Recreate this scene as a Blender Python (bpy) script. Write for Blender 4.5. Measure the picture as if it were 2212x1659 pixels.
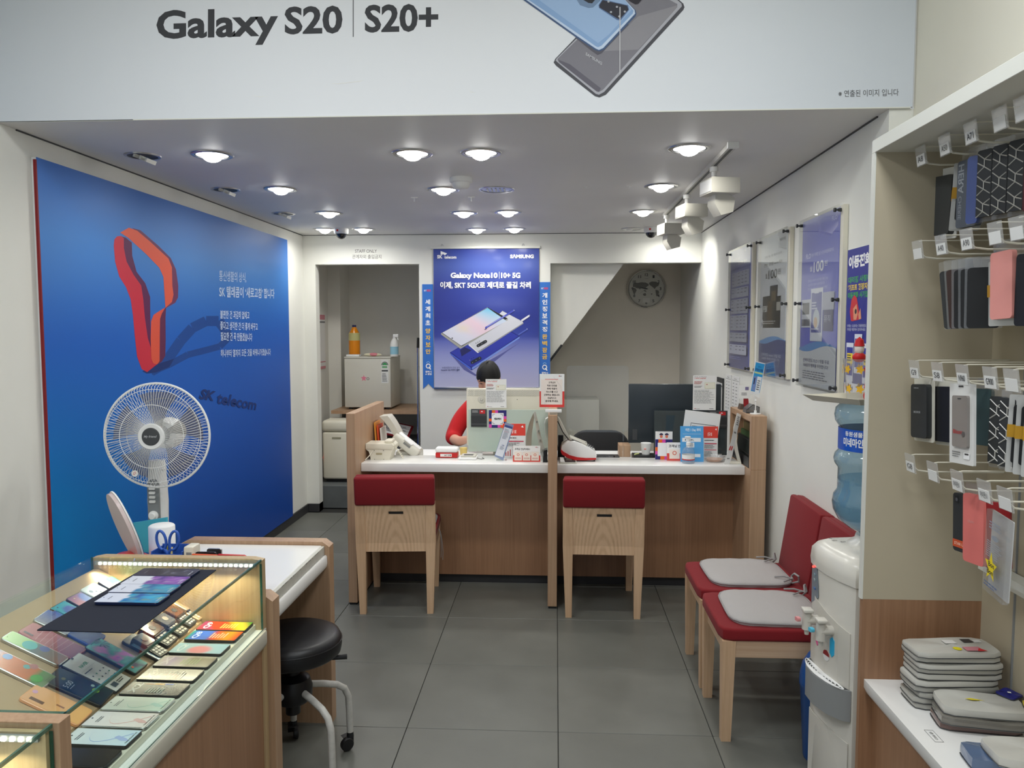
import bpy, bmesh, math, random
from mathutils import Vector, Matrix
random.seed(7)
C = bpy.context.scene.collection
SC = bpy.context.scene
R = math.radians
V = Vector
for o in list(bpy.data.objects): bpy.data.objects.remove(o)

# ------------------------------------------------------------------ camera, world, lights, exposure
EYE = V((0.0, 0.0, 1.58)); FPX = 1700.0
yaw, pitch, roll = R(-3.16), R(4.02), R(0.05)
_cy, _sy, _cp, _sp = math.cos(yaw), math.sin(yaw), math.cos(pitch), math.sin(pitch)
FWD = V((_sy*_cp, _cy*_cp, -_sp)); _r = V((_cy, -_sy, 0)); _d = FWD.cross(_r)
RGT = math.cos(roll)*_r + math.sin(roll)*_d
DWN = -math.sin(roll)*_r + math.cos(roll)*_d
cam = bpy.data.cameras.new('camera'); cam.sensor_width = 36; cam.lens = FPX/2212*36; cam.clip_start = .02
co = bpy.data.objects.new('camera', cam); C.objects.link(co); SC.camera = co
m = Matrix.Identity(4)
for i in range(3):
    m[i][0] = RGT[i]; m[i][1] = -DWN[i]; m[i][2] = -FWD[i]; m[i][3] = EYE[i]
co.matrix_world = m

SC.view_settings.view_transform = 'Standard'; SC.view_settings.look = 'None'
SC.view_settings.gamma = 1; SC.view_settings.use_curve_mapping = False
SC.view_settings.exposure = 0.0
w = bpy.data.worlds.new('world'); SC.world = w; w.use_nodes = True
w.node_tree.nodes['Background'].inputs[0].default_value = (.80, .90, 1.0, 1)
w.node_tree.nodes['Background'].inputs[1].default_value = .55     # daylight of the street behind the open shopfront

def area(name, loc, size, power, col=(1, 1, 1), rot=(0, 0, 0), sy=None, spread=180, shape='DISK'):
    l = bpy.data.lights.new(name, 'AREA'); l.energy = power; l.color = col; l.size = size
    l.shape = 'RECTANGLE' if sy else shape
    if sy: l.size_y = sy
    l.spread = R(spread)
    o = bpy.data.objects.new(name, l); C.objects.link(o); o.location = loc; o.rotation_euler = rot
    return o
for n_, (x_, y_) in enumerate(((-1.1, 1.6), (.45, 1.6), (-1.1, .2), (.45, .2))):
    area('shop_ceiling_lamp', (x_, y_, 3.12), .5, 17, (.93, .97, 1.0), sy=.5)
LIT = [(-1.56, 3.56), (-.647, 3.585), (-.337, 3.59), (.584, 3.556), (-1.555, 4.44), (-.638, 4.51), (.584, 4.48), (-1.547, 5.37),
       (-.628, 5.42), (-.325, 5.40), (.589, 5.43), (-1.835, 6.24), (-1.526, 6.25), (-.626, 6.32), (-.328, 6.30), (.914, 6.36)]
for x_, y_ in LIT:
    area('downlight_lamp', (x_, y_, 2.345), .10, 5.0, (1.0, .985, .93), spread=165)

# ------------------------------------------------------------------ surveying helpers: a sight line met with a real plane
def ray(px, py): return RGT*(px-1106) + DWN*(py-829.5) + FWD*FPX
def on(ax, val):
    def f(px, py):
        d = ray(px, py); return EYE + d*((val-EYE[ax])/d[ax])
    return f
def onplane(p, n):
    p = V(p); n = V(n)
    def f(px, py):
        d = ray(px, py); return EYE + d*((p-EYE).dot(n)/d.dot(n))
    return f

# ------------------------------------------------------------------ colours and materials
def lin(c):
    c /= 255.0
    return c/12.92 if c <= .04045 else ((c+.055)/1.055)**2.4
def S(r, g, b): return (lin(r), lin(g), lin(b), 1)
def nodes(name):
    m = bpy.data.materials.new(name); m.use_nodes = True
    nt = m.node_tree; return m, nt, nt.nodes['Principled BSDF']
def mat(name, col, rough=.5, metal=0, bump=0, bscale=200, var=0, vscale=6, spec=.5, trans=0, ior=1.45, coat=0, alpha=1, emit=None, es=1, sub=0):
    m, nt, p = nodes(name)
    p.inputs['Base Color'].default_value = col; p.inputs['Roughness'].default_value = rough
    p.inputs['Metallic'].default_value = metal; p.inputs['Specular IOR Level'].default_value = spec
    p.inputs['Transmission Weight'].default_value = trans; p.inputs['IOR'].default_value = ior
    p.inputs['Coat Weight'].default_value = coat; p.inputs['Alpha'].default_value = alpha
    tc = nt.nodes.new('ShaderNodeTexCoord')
    if var:
        n = nt.nodes.new('ShaderNodeTexNoise'); n.inputs['Scale'].default_value = vscale; n.inputs['Detail'].default_value = 4
        nt.links.new(tc.outputs['Object'], n.inputs['Vector'])
        r = nt.nodes.new('ShaderNodeValToRGB')
        r.color_ramp.elements[0].position = .3; r.color_ramp.elements[1].position = .7
        r.color_ramp.elements[0].color = tuple(c*(1-var) for c in col[:3])+(1,)
        r.color_ramp.elements[1].color = tuple(min(1, c*(1+var)) for c in col[:3])+(1,)
        nt.links.new(n.outputs['Fac'], r.inputs[0]); nt.links.new(r.outputs[0], p.inputs['Base Color'])
    if bump:
        n = nt.nodes.new('ShaderNodeTexNoise'); n.inputs['Scale'].default_value = bscale
        nt.links.new(tc.outputs['Object'], n.inputs['Vector'])
        b = nt.nodes.new('ShaderNodeBump'); b.inputs['Strength'].default_value = bump; b.inputs['Distance'].default_value = .002
        nt.links.new(n.outputs['Fac'], b.inputs['Height']); nt.links.new(b.outputs[0], p.inputs['Normal'])
    if emit:
        p.inputs['Emission Color'].default_value = emit; p.inputs['Emission Strength'].default_value = es
    return m
def wood(name, c1, c2, axis=2, rough=.42, arches=False, scale=1.0):
    m, nt, p = nodes(name)
    tc = nt.nodes.new('ShaderNodeTexCoord'); mp = nt.nodes.new('ShaderNodeMapping')
    sc = [95*scale]*3; sc[axis] = 2.2*scale
    mp.inputs['Scale'].default_value = sc
    nt.links.new(tc.outputs['Object'], mp.inputs['Vector'])
    n = nt.nodes.new('ShaderNodeTexNoise'); n.inputs['Scale'].default_value = 1.0; n.inputs['Detail'].default_value = 5; n.inputs['Roughness'].default_value = .65
    nt.links.new(mp.outputs[0], n.inputs['Vector'])
    mp2 = nt.nodes.new('ShaderNodeMapping'); sc2 = [7*scale]*3; sc2[axis] = .7*scale; mp2.inputs['Scale'].default_value = sc2
    nt.links.new(tc.outputs['Object'], mp2.inputs['Vector'])
    n2 = nt.nodes.new('ShaderNodeTexNoise'); n2.inputs['Scale'].default_value = 1.2; n2.inputs['Detail'].default_value = 2
    nt.links.new(mp2.outputs[0], n2.inputs['Vector'])
    mx = nt.nodes.new('ShaderNodeMath'); mx.operation = 'MULTIPLY_ADD'; mx.inputs[1].default_value = .55
    ad = nt.nodes.new('ShaderNodeMath'); ad.operation = 'MULTIPLY'; ad.inputs[1].default_value = .45
    nt.links.new(n2.outputs['Fac'], ad.inputs[0]); nt.links.new(n.outputs['Fac'], mx.inputs[0]); nt.links.new(ad.outputs[0], mx.inputs[2])
    fac = mx.outputs[0]
    if arches:
        mp3 = nt.nodes.new('ShaderNodeMapping'); mp3.inputs['Scale'].default_value = (11, 11, 2.6); mp3.inputs['Location'].default_value = (.0, 0, -.6)
        nt.links.new(tc.outputs['Object'], mp3.inputs['Vector'])
        wv = nt.nodes.new('ShaderNodeTexWave'); wv.wave_type = 'RINGS'; wv.rings_direction = 'Y'; wv.inputs['Scale'].default_value = 1.6
        wv.inputs['Distortion'].default_value = 1.2; wv.inputs['Detail'].default_value = 1
        nt.links.new(mp3.outputs[0], wv.inputs['Vector'])
        a2 = nt.nodes.new('ShaderNodeMath'); a2.operation = 'MULTIPLY_ADD'; a2.inputs[1].default_value = .22
        nt.links.new(wv.outputs['Fac'], a2.inputs[0]); nt.links.new(fac, a2.inputs[2]); fac = a2.outputs[0]
    r = nt.nodes.new('ShaderNodeValToRGB'); r.color_ramp.elements[0].position = .36; r.color_ramp.elements[1].position = .66
    r.color_ramp.elements[0].color = c2; r.color_ramp.elements[1].color = c1
    nt.links.new(fac, r.inputs[0]); nt.links.new(r.outputs[0], p.inputs['Base Color'])
    b = nt.nodes.new('ShaderNodeBump'); b.inputs['Strength'].default_value = .12; b.inputs['Distance'].default_value = .001
    nt.links.new(n.outputs['Fac'], b.inputs['Height']); nt.links.new(b.outputs[0], p.inputs['Normal'])
    p.inputs['Roughness'].default_value = rough
    return m
def fabric(name, col, rough=.9, scale=900):
    m, nt, p = nodes(name)
    tc = nt.nodes.new('ShaderNodeTexCoord')
    n = nt.nodes.new('ShaderNodeTexNoise'); n.inputs['Scale'].default_value = scale; n.inputs['Detail'].default_value = 2
    nt.links.new(tc.outputs['Object'], n.inputs['Vector'])
    r = nt.nodes.new('ShaderNodeValToRGB'); r.color_ramp.elements[0].position = .3; r.color_ramp.elements[1].position = .7
    r.color_ramp.elements[0].color = tuple(c*.82 for c in col[:3])+(1,); r.color_ramp.elements[1].color = tuple(min(1, c*1.12) for c in col[:3])+(1,)
    nt.links.new(n.outputs['Fac'], r.inputs[0]); nt.links.new(r.outputs[0], p.inputs['Base Color'])
    b = nt.nodes.new('ShaderNodeBump'); b.inputs['Strength'].default_value = .35; b.inputs['Distance'].default_value = .001
    nt.links.new(n.outputs['Fac'], b.inputs['Height']); nt.links.new(b.outputs[0], p.inputs['Normal'])
    p.inputs['Roughness'].default_value = rough; p.inputs['Sheen Weight'].default_value = .03
    return m
def inkmat(name, rough, coat=0, spec=.5):
    m, nt, p = nodes(name)
    a = nt.nodes.new('ShaderNodeAttribute'); a.attribute_name = 'col'
    nt.links.new(a.outputs['Color'], p.inputs['Base Color']); p.inputs['Roughness'].default_value = rough
    p.inputs['Coat Weight'].default_value = coat; p.inputs['Coat Roughness'].default_value = .08; p.inputs['Specular IOR Level'].default_value = spec
    return m
def glass(name, tint=(1, 1, 1, 1), rough=.0, refl=1.0, diffuse=0, dcol=(1, 1, 1, 1), ior=1.45):
    m, nt, p = nodes(name); nt.nodes.remove(p)
    out = nt.nodes['Material Output']
    t = nt.nodes.new('ShaderNodeBsdfTransparent'); t.inputs[0].default_value = tint
    g = nt.nodes.new('ShaderNodeBsdfGlossy'); g.inputs['Roughness'].default_value = rough
    f = nt.nodes.new('ShaderNodeLayerWeight'); f.inputs[0].default_value = .5   # Schlick, the same from both faces
    pw_ = nt.nodes.new('ShaderNodeMath'); pw_.operation = 'POWER'; pw_.inputs[1].default_value = 5
    nt.links.new(f.outputs['Facing'], pw_.inputs[0])
    mu = nt.nodes.new('ShaderNodeMath'); mu.operation = 'MULTIPLY_ADD'; mu.inputs[1].default_value = .96*min(1, refl); mu.inputs[2].default_value = .04*refl
    nt.links.new(pw_.outputs[0], mu.inputs[0])
    base = t.outputs[0]
    if diffuse:
        d = nt.nodes.new('ShaderNodeBsdfDiffuse'); d.inputs[0].default_value = dcol
        mm = nt.nodes.new('ShaderNodeMixShader'); mm.inputs[0].default_value = diffuse
        nt.links.new(t.outputs[0], mm.inputs[1]); nt.links.new(d.outputs[0], mm.inputs[2]); base = mm.outputs[0]
    mx = nt.nodes.new('ShaderNodeMixShader')
    nt.links.new(mu.outputs[0], mx.inputs[0]); nt.links.new(base, mx.inputs[1]); nt.links.new(g.outputs[0], mx.inputs[2])
    nt.links.new(mx.outputs[0], out.inputs[0])
    return m
def emis(name, col, s):
    m, nt, p = nodes(name)
    p.inputs['Base Color'].default_value = (0, 0, 0, 1); p.inputs['Emission Color'].default_value = col; p.inputs['Emission Strength'].default_value = s
    return m

M = dict(
    wall=mat('wall_paint', S(226, 226, 219), .75, var=.03, vscale=2.5, bump=.05, bscale=120),
    wallfront=mat('wall_paint_cream', S(224, 220, 205), .8, var=.03, vscale=2),
    alcove=mat('alcove_paint', S(228, 226, 218), .85, var=.04, vscale=2),
    stairgrey=mat('stair_wall_paint', S(224, 218, 206), .85, var=.03, vscale=3),
    ceil=mat('ceiling_paint', S(224, 223, 221), .55, var=.03, vscale=1.5),
    tile=mat('floor_tile', S(102, 103, 97), .42, var=.10, vscale=3.5, bump=.06, bscale=60),
    tile2=mat('floor_tile_light', S(106, 107, 101), .40, var=.10, vscale=4.1, bump=.06, bscale=60),
    grout=mat('floor_grout', S(46, 46, 44), .8),
    skirt=mat('skirting_dark', S(52, 52, 54), .5, var=.1, vscale=20),
    step=mat('step_paint', S(92, 96, 96), .6, var=.1, vscale=9),
    wood=wood('beech_veneer', S(186, 153, 123), S(162, 129, 100)),
    woodx=wood('beech_veneer_cross', S(196, 166, 136), S(172, 140, 111), axis=0),
    woody=wood('beech_veneer_deep', S(206, 180, 152), S(184, 152, 124), axis=1),
    wooddk=wood('oak_veneer_brown', S(164, 124, 93), S(140, 102, 74)),
    woodcase=wood('case_end_veneer', S(196, 172, 134), S(172, 146, 108)),
    chair=wood('ash_wood', S(214, 180, 146), S(190, 154, 120), arches=True),
    chairleg=wood('ash_wood_leg', S(214, 180, 146), S(190, 154, 120)),
    red=fabric('red_fabric', S(124, 11, 21)),
    grey=fabric('grey_cushion_fabric', S(172, 168, 166), scale=1200),
    piping=fabric('grey_piping', S(150, 148, 147)),
    white=mat('white_laminate', S(236, 235, 232), .16, spec=.5),
    whitem=mat('white_matte', S(232, 232, 230), .5),
    worn=mat('worn_white_edge', S(196, 194, 184), .4, var=.05, vscale=30),
    cream=mat('cream_plastic', S(222, 217, 200), .38),
    cream2=mat('grey_cream_plastic', S(205, 202, 190), .4),
    beige=mat('beige_laminate', S(184, 173, 150), .55, var=.03, vscale=3),
    shelfwhite=mat('shelf_white_edge', S(222, 222, 214), .45),
    black=mat('black_plastic', S(26, 26, 28), .4),
    dark=mat('dark_plastic', S(48, 50, 52), .45),
    charcoal=mat('charcoal_plastic', S(66, 68, 70), .45),
    vinyl=mat('black_vinyl', S(22, 22, 25), .38, bump=.1, bscale=500),
    steel=mat('brushed_steel', S(190, 190, 190), .28, metal=1),
    chrome=mat('chrome', S(225, 225, 225), .1, metal=1),
    greypaint=mat('grey_white_metal_paint', S(190, 188, 182), .35, var=.08, vscale=60),
    ink=inkmat('printed_ink', .45), inkgloss=inkmat('printed_glossy', .28, coat=.3), screen=inkmat('phone_screen', .22, coat=.1),
    inkm=inkmat('printed_matte', .7), inkmural=inkmat('printed_mural', .40, spec=.38), lip=mat('lip_white', S(190, 186, 172), .4),
    glass=glass('display_glass', (.94, .98, .96, 1), refl=.55),
    glassedge=mat('glass_edge_green', S(40, 92, 76), .08, spec=.8, alpha=.85),
    acrylic=glass('clear_acrylic', (.97, .98, .98, 1), refl=1.3),
    film=glass('clear_film', (.95, .95, .95, 1), rough=.12, refl=1.4, diffuse=.05),
    frost=glass('frosted_glass', (.80, .88, .84, 1), rough=.3, refl=.8, diffuse=.72, dcol=S(203, 214, 204)),
    tag=glass('tag_sleeve', (.93, .93, .92, 1), rough=.15, refl=1.3, diffuse=.22),
    water=glass('water_bottle_blue', (.66, .79, .86, 1), rough=.05, refl=1.8, diffuse=.20, dcol=S(150, 182, 200)),
    lamp=emis('lamp_glow', (1, .99, .95, 1), 22), reflector=emis('lamp_reflector_glow', (1, .985, .94, 1), 4),
    led=emis('led_glow', (1, .93, .74, 1), 14), redled=emis('red_led', (1, .03, .02, 1), 6),
    skin=mat('skin', S(206, 156, 132), .55), hair=mat('black_hair', S(15, 14, 15), .6, bump=.5, bscale=120),
    shirt=fabric('red_shirt', S(196, 26, 32), scale=700), pants=fabric('dark_trousers', S(32, 34, 42)),
    blueb=mat('blue_plastic', S(48, 92, 180), .35), binblue=mat('bin_blue_plastic', S(22, 74, 140), .3),
    tealb=mat('teal_plastic', S(60, 165, 190), .3), redp=mat('red_plastic', S(196, 34, 34), .3),
    orange=mat('orange_juice', S(230, 140, 22), .2, trans=.0), cloth=fabric('navy_felt', S(13, 21, 40), rough=1),
    vent=mat('vent_dark', S(30, 30, 32), .6), pinkc=mat('pink_silicone', S(226, 150, 142), .5),
    greyc=mat('grey_water_tray', S(140, 142, 142), .45),
)
# ------------------------------------------------------------------ object helpers
MW = {}
def _mw(o): return MW[o.name] if o is not None else Matrix.Identity(4)
def tag(o, label=None, cat=None, group=None, kind=None):
    if label: o['label'] = label
    if cat: o['category'] = cat
    if group: o['group'] = group
    if kind: o['kind'] = kind
    return o
def thing(name, label, cat, loc=(0, 0, 0), rz=0, group=None, rot=None):
    o = bpy.data.objects.new(name, None); C.objects.link(o); o.empty_display_size = .05
    o.location = loc; o.rotation_euler = rot or (0, 0, rz)
    MW[o.name] = Matrix.LocRotScale(V(loc), o.rotation_euler, None)
    return tag(o, label, cat, group)
def dup(root, loc=None, rz=None, label=None, group=None, shift=None):
    r = root.copy(); C.objects.link(r)
    if loc is not None: r.location = loc
    if shift is not None: r.location = V(root.location)+V(shift)
    if rz is not None: r.rotation_euler = (0, 0, rz)
    MW[r.name] = Matrix.LocRotScale(V(r.location), r.rotation_euler, None)
    if label: r['label'] = label
    if group: r['group'] = group
    for ch in list(root.children):
        c = ch.copy(); C.objects.link(c); c.parent = r
        for g in list(ch.children):
            d = g.copy(); C.objects.link(d); d.parent = c
    return r
def basis(d):
    d = V(d).normalized(); a = V((0, 0, 1)) if abs(d.z) < .9 else V((1, 0, 0))
    x = a.cross(d).normalized(); return x, d.cross(x)
class MB:
    def __init__(s): s.v = []; s.f = []; s.m = []; s.mi = 0
    def add(s, vs, fs, mi=None):
        k = len(s.v); s.v += [V(p) for p in vs]
        for f in fs: s.f.append([k+i for i in f]); s.m.append(s.mi if mi is None else mi)
        return s
    def frombm(s, bm, mi=None):
        bm.verts.index_update()
        s.add([v.co.copy() for v in bm.verts], [[v.index for v in f.verts] for f in bm.faces], mi); bm.free(); return s
    def box(s, x0, x1, y0, y1, z0, z1, bev=0, seg=2, mi=None, T=None):
        P = [V((x, y, z)) for x in (x0, x1) for y in (y0, y1) for z in (z0, z1)]
        F = [(0, 1, 3, 2), (4, 6, 7, 5), (0, 4, 5, 1), (2, 3, 7, 6), (0, 2, 6, 4), (1, 5, 7, 3)]
        if not bev:
            if T: P = [T @ p for p in P]
            return s.add(P, F, mi)
        bm = bmesh.new(); vs = [bm.verts.new(p) for p in P]
        for f in F: bm.faces.new([vs[i] for i in f])
        bmesh.ops.bevel(bm, geom=bm.edges[:], offset=bev, segments=seg, profile=.5, affect='EDGES')
        if T: bmesh.ops.transform(bm, matrix=T, verts=bm.verts)
        return s.frombm(bm, mi)
    def prism(s, pts, ext, mi=None):
        n = len(pts); e = V(ext); P = [V(p) for p in pts]+[V(p)+e for p in pts]
        return s.add(P, [list(range(n))[::-1], list(range(n, 2*n))]+[[i, (i+1) % n, n+(i+1) % n, n+i] for i in range(n)], mi)
    def tube(s, pts, r, seg=8, mi=None, cap=True):
        pts = [V(p) for p in pts]; n = len(pts); rs = r if isinstance(r, (list, tuple)) else [r]*n
        P = []; x = None
        for i, p in enumerate(pts):
            d = (pts[min(i+1, n-1)]-pts[max(i-1, 0)]).normalized()
            if x is None: x, y = basis(d)
            else:
                x = (x-d*x.dot(d)).normalized(); y = d.cross(x)
            for k in range(seg):
                a = 2*math.pi*k/seg; P.append(p+(x*math.cos(a)+y*math.sin(a))*rs[i])
        F = [[i*seg+k, i*seg+(k+1) % seg, (i+1)*seg+(k+1) % seg, (i+1)*seg+k] for i in range(n-1) for k in range(seg)]
        if cap: F += [list(range(seg))[::-1], [(n-1)*seg+k for k in range(seg)]]
        return s.add(P, F, mi)
    def lathe(s, prof, c=(0, 0, 0), ax=(0, 0, 1), seg=24, mi=None):
        c = V(c); d = V(ax).normalized(); x, y = basis(d); P = []; idx = []
        for r, h in prof:
            if r < 1e-6: idx.append([len(P)]*seg); P.append(c+d*h)
            else:
                idx.append(list(range(len(P), len(P)+seg)))
                for k in range(seg):
                    a = 2*math.pi*k/seg; P.append(c+d*h+(x*math.cos(a)+y*math.sin(a))*r)
        F = []
        for i in range(len(prof)-1):
            for k in range(seg):
                q = [idx[i][k], idx[i][(k+1) % seg], idx[i+1][(k+1) % seg], idx[i+1][k]]
                q2 = []
                for t in q:
                    if t not in q2: q2.append(t)
                if len(q2) > 2: F.append(q2)
        return s.add(P, F, mi)
    def ball(s, c, r, seg=16, rings=10, mi=None, T=None):
        r = V((r, r, r)) if isinstance(r, (int, float)) else V(r)
        k0 = len(s.v)
        s.lathe([(math.sin(math.pi*i/rings), -math.cos(math.pi*i/rings)) for i in range(rings+1)], seg=seg, mi=mi)
        for i in range(k0, len(s.v)):
            p = V((s.v[i].x*r.x, s.v[i].y*r.y, s.v[i].z*r.z))
            s.v[i] = (T @ p if T else p)+V(c)
        return s
    def plate(s, o, u, v, w, h, t, rad=.004, seg=4, mi=None, bev=0):
        # rounded plate centred at o, spans w along u, h along v, thickness t along u x v
        o = V(o); u = V(u).normalized(); v = V(v).normalized(); n = u.cross(v); pts = []
        for cx, cy, a0 in ((1, 1, 0), (-1, 1, 90), (-1, -1, 180), (1, -1, 270)):
            for k in range(seg+1):
                a = R(a0+90*k/seg); pts.append(((w/2-rad)*cx+rad*math.cos(a), (h/2-rad)*cy+rad*math.sin(a)))
        m_ = len(pts)
        if bev:
            def ring(sh, hh): return [o+u*(a*(1-2*sh/w))+v*(b*(1-2*sh/h))+n*hh for a, b in pts]
            P = ring(bev, -t/2)+ring(0, -t/2+bev)+ring(0, t/2-bev)+ring(bev, t/2)
            F = [list(range(m_))[::-1], list(range(3*m_, 4*m_))]
            for q in range(3): F += [[q*m_+i, q*m_+(i+1) % m_, (q+1)*m_+(i+1) % m_, (q+1)*m_+i] for i in range(m_)]
            return s.add(P, F, mi)
        return s.prism([o+u*a+v*b-n*(t/2) for a, b in pts], n*t, mi)
    def build(s, name, mats, parent=None, local=False, smooth=35, **k):
        me = bpy.data.meshes.new(name); vs = s.v
        if parent is not None and not local:
            inv = _mw(parent).inverted(); vs = [inv @ p for p in vs]
        me.from_pydata([tuple(p) for p in vs], [], s.f); me.validate()
        mats = mats if isinstance(mats, (list, tuple)) else [mats]
        for q in mats: me.materials.append(M[q] if isinstance(q, str) else q)
        if len(s.m) == len(me.polygons): me.polygons.foreach_set('material_index', s.m)
        bm = bmesh.new(); bm.from_mesh(me); bmesh.ops.recalc_face_normals(bm, faces=bm.faces); bm.to_mesh(me); bm.free()
        if smooth:
            me.polygons.foreach_set('use_smooth', [True]*len(me.polygons)); me.set_sharp_from_angle(angle=R(smooth))
        o = bpy.data.objects.new(name, me); C.objects.link(o)
        if parent is not None: o.parent = parent
        MW[o.name] = _mw(parent).copy()
        tag(o, **k); return o
def struct(name, b, m_, parent=None, **k):
    o = b.build(name, m_, parent, **k)
    if parent is None: o['kind'] = 'structure'
    return o

_TC = {}
TS = bpy.data.scenes.new('text_scratch')   # a scratch scene in which lettering is turned into outlines; removed at the end
TCU = bpy.data.curves.new('t', 'FONT'); TCU.resolution_u = 3; TCU.fill_mode = 'FRONT'
TOB = bpy.data.objects.new('t', TCU); TS.collection.objects.link(TOB)
def glyphs(s_, bold=0, shear=0):
    key = (s_, bold, shear)
    if key in _TC: return _TC[key]
    TCU.body = s_; TCU.offset = bold; TCU.shear = shear
    vl = TS.view_layers[0]; vl.update(); me = TOB.evaluated_get(vl.depsgraph).to_mesh()
    vs = [(v.co.x, v.co.y) for v in me.vertices]; fs = [list(p.vertices) for p in me.polygons]
    _TC[key] = (vs, fs); return vs, fs
class Frame:
    """flat printed area: o = top left corner, u = along the top, v = down the side"""
    def __init__(s, tl, tr, bl):
        s.o = V(tl); s.u = V(tr)-s.o; s.v = V(bl)-s.o
        s.n = s.v.cross(s.u).normalized()
    def p(s, u, v, off=0): return s.o+s.u*u+s.v*v+s.n*off
    def sub(s, u0, v0, u1, v1): return Frame(s.p(u0, v0), s.p(u1, v0), s.p(u0, v1))
def fpx(pl, tl, tr, bl): return Frame(pl(*tl), pl(*tr), pl(*bl))
class Ink:
    def __init__(s, base=.0006): s.v = []; s.f = []; s.c = []; s.off = base
    def _add(s, P, F, cols):
        k = len(s.v); s.v += P; s.f += [[k+i for i in f] for f in F]; s.c += cols; s.off += .00012
    def poly(s, fr, pts, c): s._add([fr.p(a, b, s.off) for a, b in pts], [list(range(len(pts)))], [c]); return s
    def rect(s, fr, a, b, c_, d, c): return s.poly(fr, [(a, b), (a, d), (c_, d), (c_, b)], c)
    def disc(s, fr, u, v, r, c, seg=20, r2=None, a0=0, a1=360, inner=0):
        asp = fr.u.length/fr.v.length; r2 = r*asp if r2 is None else r2; n = seg
        an = [R(a0+(a1-a0)*i/n) for i in range(n+1)]
        P = [fr.p(u+r*math.cos(a), v+r2*math.sin(a), s.off) for a in an]
        if inner or a1-a0 < 360:
            P += [fr.p(u+r*inner*math.cos(a), v+r2*inner*math.sin(a), s.off) for a in an]
            s._add(P, [[i, i+1, n+2+i, n+1+i] for i in range(n)], [c]*n)
        else: s._add(P[:-1], [list(range(n))], [c])
        return s
    def pic(s, fr, fn, nx, ny, a=0, b=0, c_=1, d=1):
        P = [fr.p(a+(c_-a)*i/nx, b+(d-b)*j/ny, s.off) for j in range(ny+1) for i in range(nx+1)]
        F = [[j*(nx+1)+i, j*(nx+1)+i+1, (j+1)*(nx+1)+i+1, (j+1)*(nx+1)+i] for j in range(ny) for i in range(nx)]
        cv = [fn(i/nx, j/ny) for j in range(ny+1) for i in range(nx+1)]
        s._add(P, F, [[cv[i] for i in f] for f in F]); return s
    def text(s, fr, t, u0, v0, u1, v1, c, bold=.0, cap=False, shear=0, rot=0):
        """fit text into the box; cap=True: v0..v1 are cap height and baseline"""
        vs, fs = glyphs(t, bold, shear)
        if not vs: return s
        x0 = min(p[0] for p in vs); x1 = max(p[0] for p in vs); y0 = min(p[1] for p in vs); y1 = max(p[1] for p in vs)
        if cap: y0, y1 = 0, .73
        P = []
        for x, y in vs:
            a = (x-x0)/(x1-x0); b = (y-y0)/(y1-y0)
            P.append(fr.p(u0+(u1-u0)*a, v1+(v0-v1)*b, s.off))
        s._add(P, fs, [c]*len(fs)); return s
    def lines(s, fr, u0, v0, u1, v1, n, c, fill=.5, word=.12, jag=.3):
        h = (v1-v0)/n
        for i in range(n):
            u = u0; end = u1-(u1-u0)*random.random()*jag; P = []; F = []
            while u < end:
                w_ = (u1-u0)*word*(.4+random.random()); e = min(u+w_, end); y = v0+i*h; k = len(P)
                P += [fr.p(u, y, s.off), fr.p(u, y+h*fill, s.off), fr.p(e, y+h*fill, s.off), fr.p(e, y, s.off)]
                F.append([k, k+1, k+2, k+3]); u = e+(u1-u0)*.025
            s._add(P, F, [c]*len(F))
        return s
    def build(s, name, parent=None, m_='ink', **k):
        me = bpy.data.meshes.new(name); inv = _mw(parent).inverted() if parent is not None else Matrix.Identity(4)
        me.from_pydata([tuple(inv @ p) for p in s.v], [], s.f)
        at = me.color_attributes.new('col', 'FLOAT_COLOR', 'CORNER'); buf = []
        for f, c in zip(s.f, s.c):
            if isinstance(c, list):
                for q in c: buf += q
            else: buf += list(c)*len(f)
        at.data.foreach_set('color', buf)
        me.materials.append(M[m_]); o = bpy.data.objects.new(name, me); C.objects.link(o)
        if parent is not None: o.parent = parent
        MW[o.name] = _mw(parent).copy()
        tag(o, **k); return o
def mixc(a, b, t): t = max(0, min(1, t)); return tuple(a[i]+(b[i]-a[i])*t for i in range(4))
def ramp(t, *st):
    for (a, ca), (b, cb) in zip(st, st[1:]):
        if t <= b: return mixc(ca, cb, (t-a)/(b-a) if b > a else 0)
    return st[-1][1]
def hsh(a, b): x = math.sin(a*127.1+b*311.7)*43758.5453; return x-math.floor(x)
def vn(x, y):
    i, j = math.floor(x), math.floor(y); f, g = x-i, y-j; f = f*f*(3-2*f); g = g*g*(3-2*g)
    return (hsh(i, j)*(1-f)+hsh(i+1, j)*f)*(1-g)+(hsh(i, j+1)*(1-f)+hsh(i+1, j+1)*f)*g
WHITE = S(245, 245, 245); INKD = S(40, 40, 44); GREYT = S(110, 110, 112); TR = S(214, 52, 48)
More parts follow.
